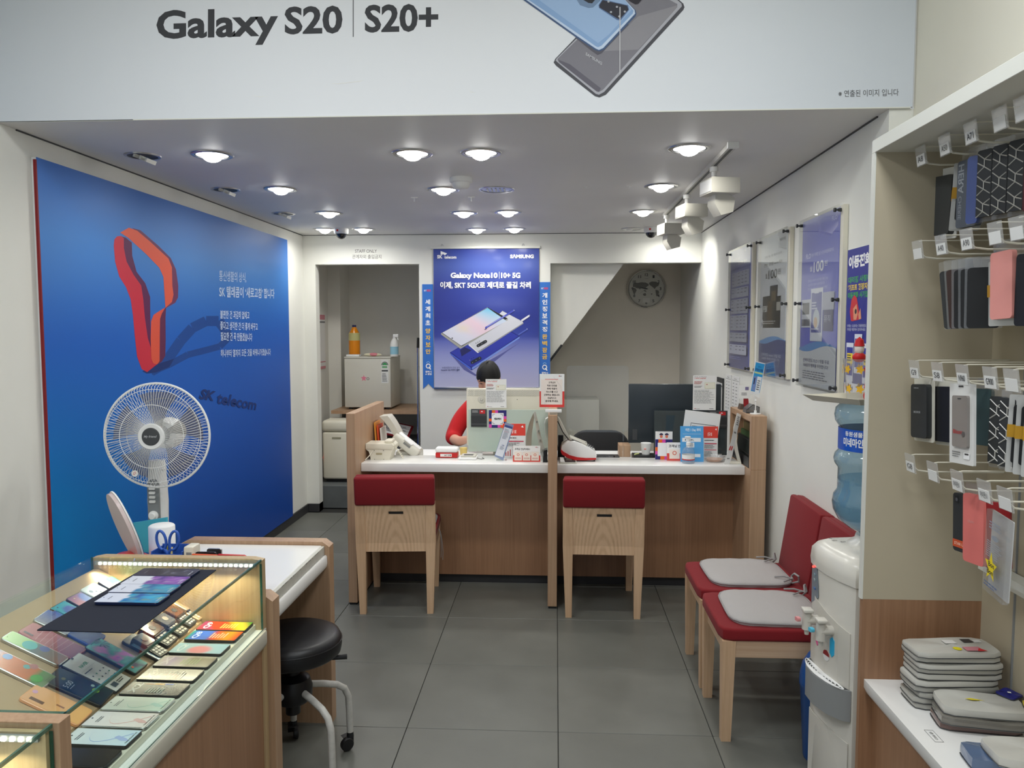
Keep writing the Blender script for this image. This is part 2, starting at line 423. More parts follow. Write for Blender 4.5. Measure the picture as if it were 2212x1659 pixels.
# ------------------------------------------------------------------ the setting
XL, XR, XF, YB, ZC, YK, ZF = -2.14, 1.20, 1.285, 6.62, 2.37, 2.97, 3.15
fl = struct('floor', MB().box(XL-.1, XF+.1, -1.4, 7.8, -.08, -.006), 'grout')
tx = [.015+.6*k for k in range(-4, 3)]; ty = [.593+.6*k for k in range(0, 11)]
proto = {}
for i in range(len(tx)):
    for j in range(len(ty)-1):
        a, b = max(tx[i], XL), min(tx[i]+.6, XR if ty[j]+.3 > YK else XF); c_, d_ = ty[j], min(ty[j]+.6, YB+.1)
        if b-a < .02: continue
        key = (round(b-a, 3), round(d_-c_, 3), (i*7+j*3) % 4 == 0)
        g = .0014
        if key not in proto:
            o = MB().box(g, b-a-g, g, d_-c_-g, -.006, 0, bev=.0012, seg=1).build('floor_tile', 'tile2' if key[2] else 'tile', fl, local=True, smooth=0)
            proto[key] = o
        else:
            o = proto[key].copy(); C.objects.link(o)
        o.location = (a, c_, 0)
struct('wall_left', MB().box(XL-.12, XL, -1.4, YB+.1, 0, ZF), 'wall')
struct('wall_right', MB().box(XR, XR+.12, YK+.002, 7.8, 0, ZC).add([], []), 'wall')
struct('wall_right_front', MB().box(XF, XF+.12, -1.4, YK, 0, ZF), 'wallfront')
struct('wall_pier', MB().box(XR+.12, XF+.12, YK, YK+.1, 0, ZC), 'wallfront')
b = MB()
b.box(XL, -2.034, YB, YB+.1, 0, 2.124); b.box(-1.149, -.044, YB, YB+.1, 0, 2.124); b.box(XL, XR, YB, YB+.1, 2.124, ZC)
wb = struct('wall_back', b, 'wall')
I = Ink(.001); p66 = on(1, YB)
for t, a, c_, e in (('STAFF ONLY', (767, 539), (814, 539), (767, 546)), ('관계자외 출입금지', (761, 550), (824, 550), (761, 559))):
    f = fpx(p66, a, c_, e); I.text(f, t, 0, 0, 1, 1, S(84, 80, 76))
I.build('lettering', wb, label='grey lettering for staff only above the left opening')
b = MB(); b.box(-2.26, -2.16, YB+.1, 7.4, 0, 2.35); b.box(-2.26, -2.04, 7.4, 7.75, 0, 2.35); b.box(-2.04, -1.0, 7.73, 7.83, 0, 2.35); b.box(-1.10, -1.0, YB+.1, 7.73, 0, 2.35)
wa = struct('wall_alcove', b, 'alcove')
struct('ceiling_alcove', MB().box(-2.26, -1.0, YB+.1, 7.83, 2.35, 2.4), 'alcove')
struct('floor_alcove', MB().box(-2.16, -1.10, YB+.13, 7.73, 0, .205, bev=.006, seg=1), 'step')
struct('wall_stair_back', MB().box(-.9, XR, 7.69, 7.79, 0, 2.35), 'stairgrey')
struct('wall_stair_side', MB().box(-1.0, -.9, YB+.1, 7.79, 0, 2.35), 'stairgrey')
struct('ceiling_stair', MB().box(-1.0, XR, YB+.1, 7.79, 2.35, 2.4), 'stairgrey')
struct('stair_soffit', MB().prism([(-.9, YB+.115, 2.34), (.735, YB+.115, 2.34), (-.9, YB+.115, .17)], (0, .05, 0)), 'wall')
struct('trim_1', MB().tube([(-.052, YB+.108, 1.30), (.055, YB+.108, 1.442)], .011, 6), 'dark')
cl = struct('ceiling', MB().box(XL, XR, YK+.0005, YB, ZC, ZC+.06), 'ceil')
struct('ceiling_front', MB().box(XL-.12, XF+.12, -1.4, YK, ZF, ZF+.05), 'wallfront')
bk = struct('wall_bulkhead', MB().box(XL, XF, YK, YK+.1, ZC+.0605, ZF).box(XL, XF, YK, YK+.0004, ZC+.002, ZC+.0604), 'whitem')
struct('shadow_line_2', MB().box(XL, XL+.006, YK+.1, YB, ZC-.005, ZC), 'dark')  # dark strip put in for the shadow of the ceiling gap, left wall
struct('shadow_line_3', MB().box(XR-.006, XR, YK+.1, YB, ZC-.005, ZC), 'dark')  # same painted shadow line along the right wall
struct('shadow_line_4', MB().box(XL+.01, XR-.01, YB-.004, YB, ZC-.004, ZC), 'charcoal')  # thinner strip of painted shade where ceiling meets back wall
struct('baseboard_left', MB().box(XL, XL+.012, 2.5, YB, 0, .072, bev=.003, seg=1), 'skirt')
struct('baseboard_back', MB().box(XL+.012, -2.034, YB-.012, YB, 0, .072, bev=.003, seg=1).box(-1.149, -.044, YB-.012, YB, 0, .072, bev=.003, seg=1).box(-2.046, -2.034, YB, YB+.1, 0, .072), 'skirt')

# ------------------------------------------------------------------ banner on the bulkhead
YP = YK-.006; pb = on(1, YP)
tb = thing('wall_banner', 'large white phone launch banner across the bulkhead above the ceiling lights', 'banner', (-.43, YK, ZC))
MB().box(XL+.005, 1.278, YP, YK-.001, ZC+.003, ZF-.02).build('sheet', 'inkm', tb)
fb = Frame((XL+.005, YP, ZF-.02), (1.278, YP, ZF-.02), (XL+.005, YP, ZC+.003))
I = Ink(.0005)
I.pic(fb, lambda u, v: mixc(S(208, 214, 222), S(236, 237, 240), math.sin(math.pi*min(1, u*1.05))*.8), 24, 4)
def uvof(fr, pl, px, py):
    q = pl(px, py)-fr.o; return (q.dot(fr.u)/fr.u.length_squared, q.dot(fr.v)/fr.v.length_squared)
def ppoly(I, fr, pl, pts, c, org=(0, 0), s=1.0): I.poly(fr, [uvof(fr, pl, org[0]+x/s, org[1]+y/s) for x, y in pts], c)
def stroke(I, fr, pl, pts, wd, c, org=(0, 0), s=1.0):
    P = [V((org[0]+x/s, org[1]+y/s)) for x, y in pts]
    for i in range(len(P)-1):
        d = (P[i+1]-P[i]); n = V((-d.y, d.x)).normalized()*wd/2
        I.poly(fr, [uvof(fr, pl, *q) for q in (P[i]-n, P[i]+n, P[i+1]+n, P[i+1]-n)], c); I.off -= .00011
G1 = S(58, 59, 63)
def ptext(I, pl, t, tl, tr, bl, c, bold=0, cap=False, shear=0):
    f = fpx(pl, tl, tr, bl); I.text(f, t, 0, 0, 1, 1, c, bold, cap, shear)
ptext(I, pb, 'Galaxy', (338, 22), (601, 14), (338, 82), G1, .03, True)
ptext(I, pb, 'S20', (615, 14), (740, 11), (615, 72), G1, .03, True)
ptext(I, pb, 'S20+', (788, 10), (947, 6.5), (788, 68), G1, .03, True)
I.poly(fb, [uvof(fb, pb, *q) for q in ((762.3, -30), (762.3, 80), (764, 80), (764, -30))], G1)
ptext(I, pb, '※ 연출된 이미지 입니다', (1811, 195), (1941, 192), (1811, 210), S(96, 96, 98), .006)
Oz = (1080, 0); sz = 5.027
def zg(pts, c): ppoly(I, fb, pb, pts, c, Oz, sz)
zg([(600, 640), (830, 400), (1480, -230), (1760, -160), (1990, 40), (2003, 80), (1990, 110), (1150, 1030), (1080, 1060), (1030, 1045), (610, 715), (583, 680)], S(78, 78, 84))
zg([(612, 640), (840, 410), (1480, -220), (1750, -150), (1970, 40), (1975, 70), (1130, 1000), (1075, 1030), (1040, 1020), (640, 690), (605, 660)], S(176, 176, 184))
fg = [uvof(fb, pb, Oz[0]+x/sz, Oz[1]+y/sz) for x, y in ((622, 640), (1480, -220), (1940, 60), (1075, 1005))]
I.poly(fb, [uvof(fb, pb, Oz[0]+x/sz, Oz[1]+y/sz) for x, y in ((625, 640), (850, 420), (1260, 40), (1650, -100), (1925, 45), (1925, 80), (1120, 975), (1075, 1000), (1050, 995), (640, 670))], S(128, 126, 134))
zg([(625, 645), (760, 700), (1095, 960), (1075, 1000), (1050, 995), (640, 675)], S(100, 97, 108))
zg([(1100, 560), (1500, 180), (1925, 60), (1925, 80), (1500, 540)], S(146, 144, 150))
zg([(815, 410), (1000, 560), (1060, 600), (1105, 580), (1400, 270), (1350, 240)], S(92, 90, 100))
ptext(I, pb, 'SAMSUNG', (1266, 113), (1301, 135), (1264.5, 119), S(190, 190, 196), .02)
zg([(250, 0), (100, -110), (400, -300), (1300, -60), (1470, 110), (1482, 150), (1470, 180), (1130, 540), (1080, 560), (1030, 545), (830, 410)], S(70, 92, 130))
zg([(290, 5), (120, -110), (400, -300), (1300, -60), (1460, 110), (1468, 150), (1120, 525), (1075, 545), (1040, 530), (840, 395)], S(200, 216, 238))
zg([(310, 0), (140, -110), (400, -300), (1300, -60), (1450, 120), (1440, 150), (1100, 500), (1065, 515), (1040, 505), (850, 370)], S(140, 172, 214))
zg([(420, 0), (300, -100), (1300, -60), (1430, 110), (1180, 380), (1065, 470)], S(160, 188, 224))
zg([(820, -20), (870, 60), (960, 90), (1010, 85), (1090, 10), (1080, -40)], S(120, 144, 176)); zg([(850, -30), (960, 35), (1000, 40), (1060, -30)], S(46, 48, 56))
zg([(1070, 60), (1110, -5), (1390, 60), (1402, 110), (1310, 225), (1270, 220), (1075, 90)], S(94, 118, 160))
zg([(1078, 58), (1115, 5), (1380, 65), (1394, 108), (1305, 208), (1275, 205), (1082, 85)], S(52, 52, 62))
for x, y in ((1178, 20), (1270, 78), (1295, 182), (1355, 130), (1205, 135)): zg([(x+13*math.cos(a*.7854), y+12*math.sin(a*.7854)) for a in range(8)], S(180, 182, 190))
zg([(1380, -40), (1400, 10), (1470, 50), (1500, 45), (1560, -20)], S(48, 46, 54))
zg([(1297, 80), (1308, 80), (1306, 820), (1296, 800)], S(205, 205, 208))
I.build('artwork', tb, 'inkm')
for k_, pts_ in enumerate((((690, 178), (730, 181), (775, 176), (810, 169)), ((520, 203), (560, 209), (604, 207)), ((1000, 194), (1020, 199), (1040, 203)))):
    b = MB(); b.tube([pb(*q)+V((0, .0012, 0)) for q in pts_], [.0008]+[.0024]*(len(pts_)-2)+[.0008], 8); b.build('vinyl_crease', 'inkm' if 0 else 'whitem', tb)
MB().box(-1.6, 1.27, YP-.004, YK-.001, ZC-.001, ZC+.003).build('edge_tape', 'shelfwhite', tb)

# ------------------------------------------------------------------ blue mural panel on the left wall
XPn = XL+.024; pl = on(0, XPn)
P0 = pl(77.5, 347); P1 = pl(620.5, 520); y0, y1, zt = P0.y, P1.y, 2.28
tp = thing('mural_panel', 'huge blue wall mural with a red and orange ribbon loop on the left wall', 'wall panel', (XL, (y0+y1)/2, .0))
MB().box(XL+.001, XPn, y0+.004, y1, .074, zt).build('backing_board', 'whitem', tp)
MB().box(XPn-.010, XPn+.001, y0-.004, y0+.004, .074, zt-.01).build('side_edge', mat('mural_red_edge', S(128, 20, 26), .5), tp, label='red painted near side edge')
fp = Frame((XPn, y0, zt), (XPn, y1, zt), (XPn, y0, .074))
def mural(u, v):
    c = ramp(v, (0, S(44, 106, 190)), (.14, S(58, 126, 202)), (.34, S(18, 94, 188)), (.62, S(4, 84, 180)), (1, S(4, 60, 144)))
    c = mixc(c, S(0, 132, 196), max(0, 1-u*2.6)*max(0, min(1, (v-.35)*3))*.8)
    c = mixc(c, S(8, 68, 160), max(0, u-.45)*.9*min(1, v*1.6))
    return mixc(c, S(110, 160, 212), .30*max(0, 1-abs(v-.12)*7)*vn(u*5, v*3))  # pale patches near the top: reflections of the lights put into the colour
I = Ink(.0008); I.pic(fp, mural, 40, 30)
oz, s3 = (0, 340), 2.0229
def zp(pts, c): ppoly(I, fp, pl, pts, c, oz, s3)
stroke(I, fp, pl, [(660, 935), (720, 900), (790, 800), (840, 745), (900, 715), (955, 715), (985, 755), (990, 800)], 22, S(14, 70, 146), oz, s3)
stroke(I, fp, pl, [(660, 938), (740, 905), (820, 862), (900, 842), (960, 826), (992, 795)], 14, S(15, 68, 144), oz, s3)
zp([(620, 935), (680, 905), (760, 880), (740, 915), (680, 940), (640, 945)], S(10, 46, 110))
zp([(522, 343), (548, 350), (575, 372), (577, 430), (596, 500), (634, 550), (655, 610), (656, 700), (658, 800), (672, 870), (683, 907), (640, 900), (600, 700), (560, 520)], S(92, 28, 74))
zp([(496, 385), (499, 358), (510, 345), (528, 343), (540, 354), (540, 395), (552, 455), (582, 512), (616, 560), (625, 620), (632, 700), (645, 790), (668, 862), (684, 905), (642, 938), (618, 925), (598, 870), (588, 780), (580, 690), (570, 620), (550, 568), (520, 520), (502, 455)], S(198, 40, 58))
zp([(575, 308), (612, 318), (690, 385), (745, 440), (768, 490), (778, 560), (777, 612), (765, 635), (722, 660), (735, 480), (640, 360)], S(110, 48, 84))
zp([(524, 328), (562, 307), (598, 320), (655, 368), (735, 442), (750, 480), (752, 560), (757, 600), (750, 632), (722, 657), (718, 600), (713, 522), (695, 482), (640, 425), (560, 352)], S(224, 92, 62))
zp([(725, 655), (722, 700), (723, 800), (721, 868), (705, 893), (686, 906), (665, 880), (690, 700), (700, 672)], S(96, 34, 70))
zp([(722, 655), (700, 668), (670, 688), (659, 715), (657, 790), (660, 880), (668, 900), (685, 905), (696, 890), (697, 760), (698, 705), (706, 682)], S(218, 84, 56))
LT = S(206, 222, 244)
for t, a, c_, e, bo in (('통신생활의 상식,', (473, 584), (531.5, 589), (473, 608), 0), ("SK 텔레콤이 ‘새로고침’ 합니다", (473, 617), (592, 624), (473, 642), .012),
    ('불편한 건 과감히 없애고', (475, 670), (538, 673), (475, 688), .012), ('좋다고 생각한 건 더 좋게 바꾸고', (475, 694), (556, 698), (475, 712), .012),
    ('필요한 건 꼭 만들겠습니다', (476, 717), (544, 720), (476, 736), .012), ('하나부터 열까지 모든 것을 바꿔나가겠습니다', (476, 755), (584, 753), (476, 772), .012)):
    ptext(I, pl, t, a, c_, e, LT, bo)
ptext(I, pl, 'SK', (431, 839), (466, 845), (428, 862), S(10, 46, 112), .045, False, .25)
ptext(I, pl, 'telecom', (469, 846), (554, 864), (467, 872), S(12, 50, 120), .03, False, .2)
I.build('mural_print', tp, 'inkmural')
# ------------------------------------------------------------------ service counter
def taper(b, p0, w0, d0, p1, w1, d1, mi=None):
    P = []
    for p, w_, d_ in ((p0, w0, d0), (p1, w1, d1)):
        p = V(p); P += [p+V((sx*w_/2, sy*d_/2, 0)) for sx, sy in ((-1, -1), (1, -1), (1, 1), (-1, 1))]
    return b.add(P, [(3, 2, 1, 0), (4, 5, 6, 7), (0, 1, 5, 4), (1, 2, 6, 5), (2, 3, 7, 6), (3, 0, 4, 7)], mi)
sc = thing('service_counter', 'long beech service counter with white worktop and three upright panels', 'counter', (0, 4.6, 0))
MB().box(-1.18, -1.13, 4.36, 5.12, .012, 1.104, bev=.002, seg=1).build('side_panel', 'wood', sc)
MB().box(-1.176, -1.134, 4.364, 5.116, 0, .012).build('foot_strip', 'black', sc)
MB().box(-.040, .012, 4.357, 5.0, .012, 1.10, bev=.002, seg=1).build('divider_panel', 'wood', sc)
MB().box(-.036, .008, 4.361, 4.99, 0, .012).build('foot_strip', 'black', sc)
b = MB(); b.box(1.076, 1.16, 4.36, 4.89, .012, .80, bev=.002, seg=1); b.box(1.076, 1.16, 4.36, 4.40, .80, 1.10, bev=.002, seg=1)
b.box(1.076, 1.16, 4.40, 4.89, 1.065, 1.10, bev=.002, seg=1); b.box(1.076, 1.16, 4.86, 4.89, .80, 1.065); b.box(1.148, 1.16, 4.40, 4.86, .80, 1.065)
b.build('end_cabinet', 'wood', sc)
MB().box(-1.13, -.040, 4.487, 4.79, .750, .80, bev=.004).build('worktop', 'white', sc)
MB().box(.012, 1.076, 4.487, 4.76, .750, .80, bev=.004).build('worktop', 'white', sc)
MB().box(-1.13, -.040, 4.765, 4.785, .06, .750).build('front_panel', 'wooddk', sc)
MB().box(.012, 1.076, 4.765, 4.785, .06, .750).build('front_panel', 'wooddk', sc)
MB().box(-1.13, 1.076, 4.80, 4.815, 0, .062).build('kick_board', 'skirt', sc)
MB().box(-1.13, -.04, 4.80, 5.22, .745, .770, bev=.003).build('inner_desk', 'whitem', sc)
MB().box(.012, 1.148, 4.895, 5.22, .745, .770, bev=.003).box(.012, 1.07, 4.77, 4.895, .745, .770).build('inner_desk', 'whitem', sc)
MB().box(-1.10, -1.08, 4.9, 5.2, 0, .745).build('desk_support', 'wood', sc)
for x_ in (1.08, -.02): MB().box(x_, x_+.02, 5.005, 5.2, 0, .745).build('desk_support', 'wood', sc)

# ------------------------------------------------------------------ chairs
def make_chair(name, label, loc, rz, group=None):
    t = thing(name, label, 'chair', loc, rz, group)
    for s_ in (-1, 1):
        b = MB(); taper(b, (s_*.186, .014, 0), .034, .036, (s_*.192, .012, .40), .054, .046); taper(b, (s_*.192, .012, .40), .054, .046, (s_*.194, -.022, .64), .050, .026)
        b.build('leg', 'chairleg', t, local=True)
        b = MB(); taper(b, (s_*.180, .478, 0), .036, .036, (s_*.185, .475, .40), .052, .050); b.build('leg', 'chairleg', t, local=True)
        MB().box(s_*.198-.009, s_*.198+.009, .035, .452, .335, .400, bev=.002, seg=1).build('seat_rail', 'woody', t, local=True)
    MB().box(-.16, .16, .468, .486, .335, .400, bev=.002, seg=1).build('seat_rail', 'woodx', t, local=True)
    # slotted wooden back panel
    def yb(z): return .0 if z < .40 else -.036*(z-.40)/.24
    b = MB(); xs = [-.167, -.036, .045, .167]; zs = [.352, .40, .567, .583, .625]
    for i in range(3):
        for j in range(4):
            if i == 1 and j == 2: continue
            P = [V((x, yb(z)+dy, z)) for dy in (0, .016) for x, z in ((xs[i], zs[j]), (xs[i+1], zs[j]), (xs[i+1], zs[j+1]), (xs[i], zs[j+1]))]
            b.add(P, [(0, 1, 2, 3), (7, 6, 5, 4), (0, 4, 5, 1), (1, 5, 6, 2), (2, 6, 7, 3), (3, 7, 4, 0)])
    b.build('back_panel', 'chair', t, local=True, smooth=0)
    MB().plate((.0045, yb(.575)+.009, .575), (1, 0, 0), (0, 0, 1), .08, .015, .004, .007).build('grip_slot', 'black', t, local=True)
    T = Matrix.Rotation(R(8), 4, 'X'); T.translation = V((0, -.015, .62))
    MB().box(-.219, .219, -.030, .018, 0, .163, bev=.014, seg=3, T=T).build('backrest_top', 'red', t, local=True)
    T = Matrix.Rotation(R(8.5), 4, 'X'); T.translation = V((0, .030, .43))
    MB().box(-.216, .216, -.010, .026, -.01, .357, bev=.012, seg=2, T=T).build('backrest_pad', 'red', t, local=True)
    b = MB()
    pts = [(-.212, .045), (.212, .045), (.214, .46), (.200, .497), (.16, .508), (-.16, .508), (-.200, .497), (-.214, .46)]
    bm = bmesh.new(); lo = [bm.verts.new((x, y, .400)) for x, y in pts]; hi = [bm.verts.new((x, y, .448)) for x, y in pts]
    bm.faces.new(lo[::-1]); bm.faces.new(hi)
    for i in range(8): bm.faces.new((lo[i], lo[(i+1) % 8], hi[(i+1) % 8], hi[i]))
    bmesh.ops.bevel(bm, geom=[e for e in bm.edges if abs(e.verts[0].co.z-e.verts[1].co.z) < .001], offset=.012, segments=3, profile=.6, affect='EDGES')
    b.frombm(bm).build('seat', 'red', t, local=True, smooth=50)
    return t
ch = make_chair('customer_chair', 'ash chair with red seat at the left bay of the counter, back to viewer', (-.876, 4.232, 0), R(4.3), 'wooden chairs with red upholstery')
ch2 = dup(ch, (.262, 4.225, 0), R(-.6), 'ash chair with red seat at the right bay of the counter, back to viewer')
ch3 = dup(ch, (1.135, 3.60, 0), R(90), 'red and ash chair against the right wall, farther from the water cooler')
ch4 = dup(ch, (1.135, 3.152, 0), R(90), 'red and ash chair against the right wall, next to the water cooler')

def make_pad(label, loc, rz, group='grey tie-on seat cushions'):
    t = thing('seat_cushion', label, 'cushion', loc, rz, group)
    n = 44; P = []; F = []; prof = [(.985, .0), (1.0, .006), (1.0, .012), (.975, .018), (.93, .0225), (.6, .027), (.0, .029)]
    def sq(a):
        c_, s_ = math.cos(a), math.sin(a); k = (abs(c_)**5+abs(s_)**5)**(-1/5); return c_*k, s_*k
    for f_, h in prof:
        for k in range(n):
            x, y = sq(2*math.pi*k/n); P.append(V((x*.19*f_, y*.18*f_+.0, h+.0012*math.sin(k*1.7)*f_)))
    for i in range(len(prof)-1):
        for k in range(n): F.append((i*n+k, i*n+(k+1) % n, (i+1)*n+(k+1) % n, (i+1)*n+k))
    F.append(list(range(n))[::-1])
    MB().add(P, F).build('pad', 'grey', t, local=True, smooth=60)
    pp = [V((sq(2*math.pi*k/n)[0]*.190, sq(2*math.pi*k/n)[1]*.180, .0125)) for k in range(n+1)]
    MB().tube(pp, .0042, 6, cap=False).build('piping', 'piping', t, local=True)
    for s_ in (-1, 1):
        b = MB(); x = s_*.15
        b.tube([(x, -.17, .010), (x+s_*.02, -.195, .024), (x+s_*.03, -.19, .05), (x+s_*.005, -.18, .055), (x-s_*.02, -.175, .035), (x+s_*.01, -.17, .028)], .0045, 6)
        b.tube([(x, -.175, .03), (x-.03, -.15, .036), (x-.055, -.12, .034)], .0035, 6); b.tube([(x, -.175, .03), (x+.012, -.14, .036), (x+.02, -.10, .032)], .0035, 6)
        b.build('tie', 'piping', t, local=True)
    return t
pa = make_pad('grey tie-on cushion on the red chair farther from the water cooler', (.872, 3.615, .448), R(91))
dup(pa, (.862, 3.155, .448), R(88), 'grey tie-on cushion on the red chair next to the water cooler')
dup(pa, (-.885, 4.50, .448), R(4), 'grey cushion on the chair at the left bay of the counter')
dup(pa, (.262, 4.49, .448), R(-1), 'grey cushion on the chair at the right bay of the counter')
b = MB(); b.tube([(-.662, 4.40, .44), (-.655, 4.41, .42), (-.648, 4.42, .37), (-.643, 4.425, .30), (-.646, 4.43, .25)], .0018, 5); b.tube([(-.662, 4.40, .44), (-.652, 4.40, .40), (-.651, 4.41, .33), (-.653, 4.41, .27)], .0018, 5)
b.build('cushion_string', 'piping'); tag(bpy.data.objects['cushion_string'], 'thin pale string hanging from the left counter chair cushion', 'string')

# ------------------------------------------------------------------ side desk
dk = thing('side_desk', 'white-topped beech desk beyond the glass display case', 'desk', (-1.2, 2.74, 0))
def desk_side(y0, y1, x1, xl, z1):
    c = .02
    return MB().prism([(xl, y0, 0), (x1, y0, 0), (x1, y0, z1-c), (x1-c*1.4, y0, z1), (xl+.04, y0, z1), (xl, y0, z1-.02)], (0, y1-y0, 0))
desk_side(3.012, 3.07, -.890, -1.50, .740).build('side_panel', 'wood', dk)
desk_side(2.402, 2.462, -.896, -1.50, .735).build('side_panel', 'wood', dk)
MB().box(-1.50, -.921, 2.463, 3.011, .700, .726, bev=.002, seg=1).build('desk_top', 'white', dk)
MB().box(-.921, -.909, 2.463, 3.011, .690, .724, bev=.001, seg=1).build('edge_band', 'worn', dk, label='white front edge with chipped dark marks')
pr_ = [(-.922, .688), (-.903, .688), (-.899, .682), (-.898, .655), (-.901, .640), (-.910, .630), (-.922, .628)]
MB().prism([(x, 2.463, z) for x, z in pr_], (0, .548, 0)).build('rounded_lip', 'white', dk)
MB().box(-1.498, -1.478, 2.463, 3.011, .1, .70).build('modesty_panel', 'wood', dk)
b = MB()
for k in range(26):
    y = 2.5+random.random()*.48; l = .004+random.random()*.02; b.box(-.9094, -.9085, y, y+l, .7205, .7205+.0008+random.random()*.0015)
b.build('chipped_marks', 'dark', dk, smooth=0, kind='stuff')

# ------------------------------------------------------------------ display cases
def led_row(parent, xs, y, z, sy=1):
    first = None
    MB().box(min(xs)-.02, max(xs)+.015, y-.002*sy, y+.004*sy, z-.005, z+.007).build('led_strip', 'greyc', parent)
    for x in xs:
        if first is None:
            first = MB().box(x-.0042, x+.0042, y-.006*sy, y-.002*sy, z-.003, z+.005, bev=.001, seg=1).build('led', 'led', parent)
            x0 = x
        else:
            o = first.copy(); C.objects.link(o); o.location = (x-x0, 0, 0)
    o = area('led_lamp', ((min(xs)+max(xs))/2, y-.030*sy, z-.010), max(xs)-min(xs), 1.3, (1, .88, .62), rot=(R(-14*sy), 0, 0), sy=.012, spread=150)
def glass_case(name, label, x0, x1, y0, y1, z0, z1, farpanel, nearpanel):
    t = thing(name, label, 'display case', ((x0+x1)/2, (y0+y1)/2, 0))
    if farpanel: MB().prism([(x0, y1, .09), (x1, y1, .09), (x1, y1, z1-.004), (x1-.03, y1, z1+.002), (x0+.03, y1, z1+.002), (x0, y1, z1-.004)], (0, .030, 0)).build('end_panel', 'woodcase', t)
    if nearpanel: MB().box(x0, x1+.012, y0-.034, y0, 0, z1+.002, bev=.001, seg=1).build('end_panel', 'wood', t)
    g = .006
    MB().box(x0, x1, y0+.001, y1-.001, z1-g, z1).build('top_glass', 'glass', t)
    MB().box(x1-g, x1, y0+.001, y1-.001, z0+.001, z1-g-.0005).build('front_glass', 'glass', t)
    MB().box(x0, x0+g, y0+.001, y1-.001, z0+.12, z1-g-.0005).build('back_glass', 'glass', t)
    e = .0008
    MB().box(x1, x1+e, y0+.001, y1-.001, z1-g, z1).box(x1-.004, x1+e, y0+.001, y1-.001, z1, z1+e).build('glass_edge', 'glassedge', t)
    MB().box(x1, x1+e, y0+.001, y1-.001, z0, z0+.003).build('glass_edge', 'glassedge', t)
    MB().box(x1-.006, x1+e, y1-.002, y1-.0005, z0+.004, z1-g*2.2).build('glass_edge', 'glassedge', t); MB().box(x0, x0+.006, y1-.003, y1-.001, z0+.12, z1).build('glass_edge', 'glassedge', t)
    if nearpanel: MB().box(x0, x1, y0+.001, y0+.010, z1, z1+e).build('glass_edge', 'glassedge', t)
    MB().box(x0, x1+.002, y0, y1+(.02 if farpanel else 0), z0-.055, z0, bev=.0).build('deck', 'white', t)
    b = MB(); lo = z0-.058
    b.prism([(x1+.002, y0, z0), (x1+.010, y0, z0), (x1+.012, y0, z0-.004), (x1+.012, y0, z0-.038), (x1+.008, y0, z0-.050), (x1-.002, y0, z0-.058), (x1-.002, y0, z0-.002)], (0, y1-y0, 0))
    b.build('rounded_lip', 'lip', t)
    MB().box(x0, x1-.006, y0, y1, .09, lo).build('front_panel', 'wooddk', t)
    MB().box(x0+.02, x1-.04, y0, y1, 0, .09).build('plinth', 'skirt', t)
    return t
CX0, CX1, CZ = -1.465, -.916, .86
dc = glass_case('display_case', 'lit glass case of phones with a navy cloth on its top', CX0, CX1, 1.378, 2.370, .634, CZ, True, True)
MB().box(-1.112, -.940, 1.378, 2.370, .634, .652, bev=.001, seg=1).build('front_riser', 'cream', dc)
SL = .5   # slope of the tilted tray
MB().prism([(-1.113, 1.380, .634), (-1.113, 1.380, .658), (-1.440, 1.380, .658+.327*SL), (-1.458, 1.380, .658+.327*SL), (-1.458, 1.380, .634)], (0, .988, 0)).build('tilted_tray', mat('tray_tan', S(192, 162, 128), .6), dc)
led_row(dc, [-1.432+i*.0162 for i in range(31)], 2.364, .842)
dc2 = glass_case('display_case', 'nearer lit glass case cut off by the lower left corner', CX0, CX1, .62, 1.343, .634, CZ, False, False)
MB().box(CX0, CX1-.006, 1.331, 1.3425, .637, .850).build('end_panel', 'woodcase', dc2)
led_row(dc2, [-1.432+i*.0162 for i in range(31)], 1.325, .840)
MB().box(CX0, CX1+.01, .585, .62, 0, CZ).build('end_panel', 'wood', dc2)

# ------------------------------------------------------------------ stool
st = thing('rolling_stool', 'round black vinyl stool on castors pushed under the side desk', 'stool', (-.94, 2.70, 0))
MB().lathe([(0, .415), (.10, .412), (.160, .415), (.172, .425), (.176, .445), (.176, .470), (.168, .487), (.15, .495), (.08, .499), (0, .500)], (-.94, 2.70, 0), seg=48).build('seat', 'vinyl', st, smooth=50)
MB().tube([(-.94+.1765*math.cos(k*math.pi/24), 2.70+.1765*math.sin(k*math.pi/24), .468) for k in range(49)], .0018, 6, cap=False).build('seat_seam', 'black', st)
MB().lathe([(0, .395), (.075, .395), (.08, .412), (0, .412)], (-.94, 2.70, 0), seg=24).build('seat_plate', 'black', st)
MB().tube([(-.90, 2.70, .40), (-.80, 2.735, .392), (-.775, 2.745, .392)], [.004, .004, .004], 6).tube([(-.805, 2.732, .392), (-.755, 2.752, .390)], [.008, .010], 10).build('height_lever', 'black', st)
MB().lathe([(.026, .20), (.026, .395), (0, .395)], (-.94, 2.70, 0), seg=16).build('gas_lift', 'black', st)
MB().lathe([(0, .245), (.055, .245), (.068, .262), (.070, .300), (.06, .330), (.03, .345), (0, .345)], (-.94, 2.70, 0), seg=24).build('hub', 'black', st)
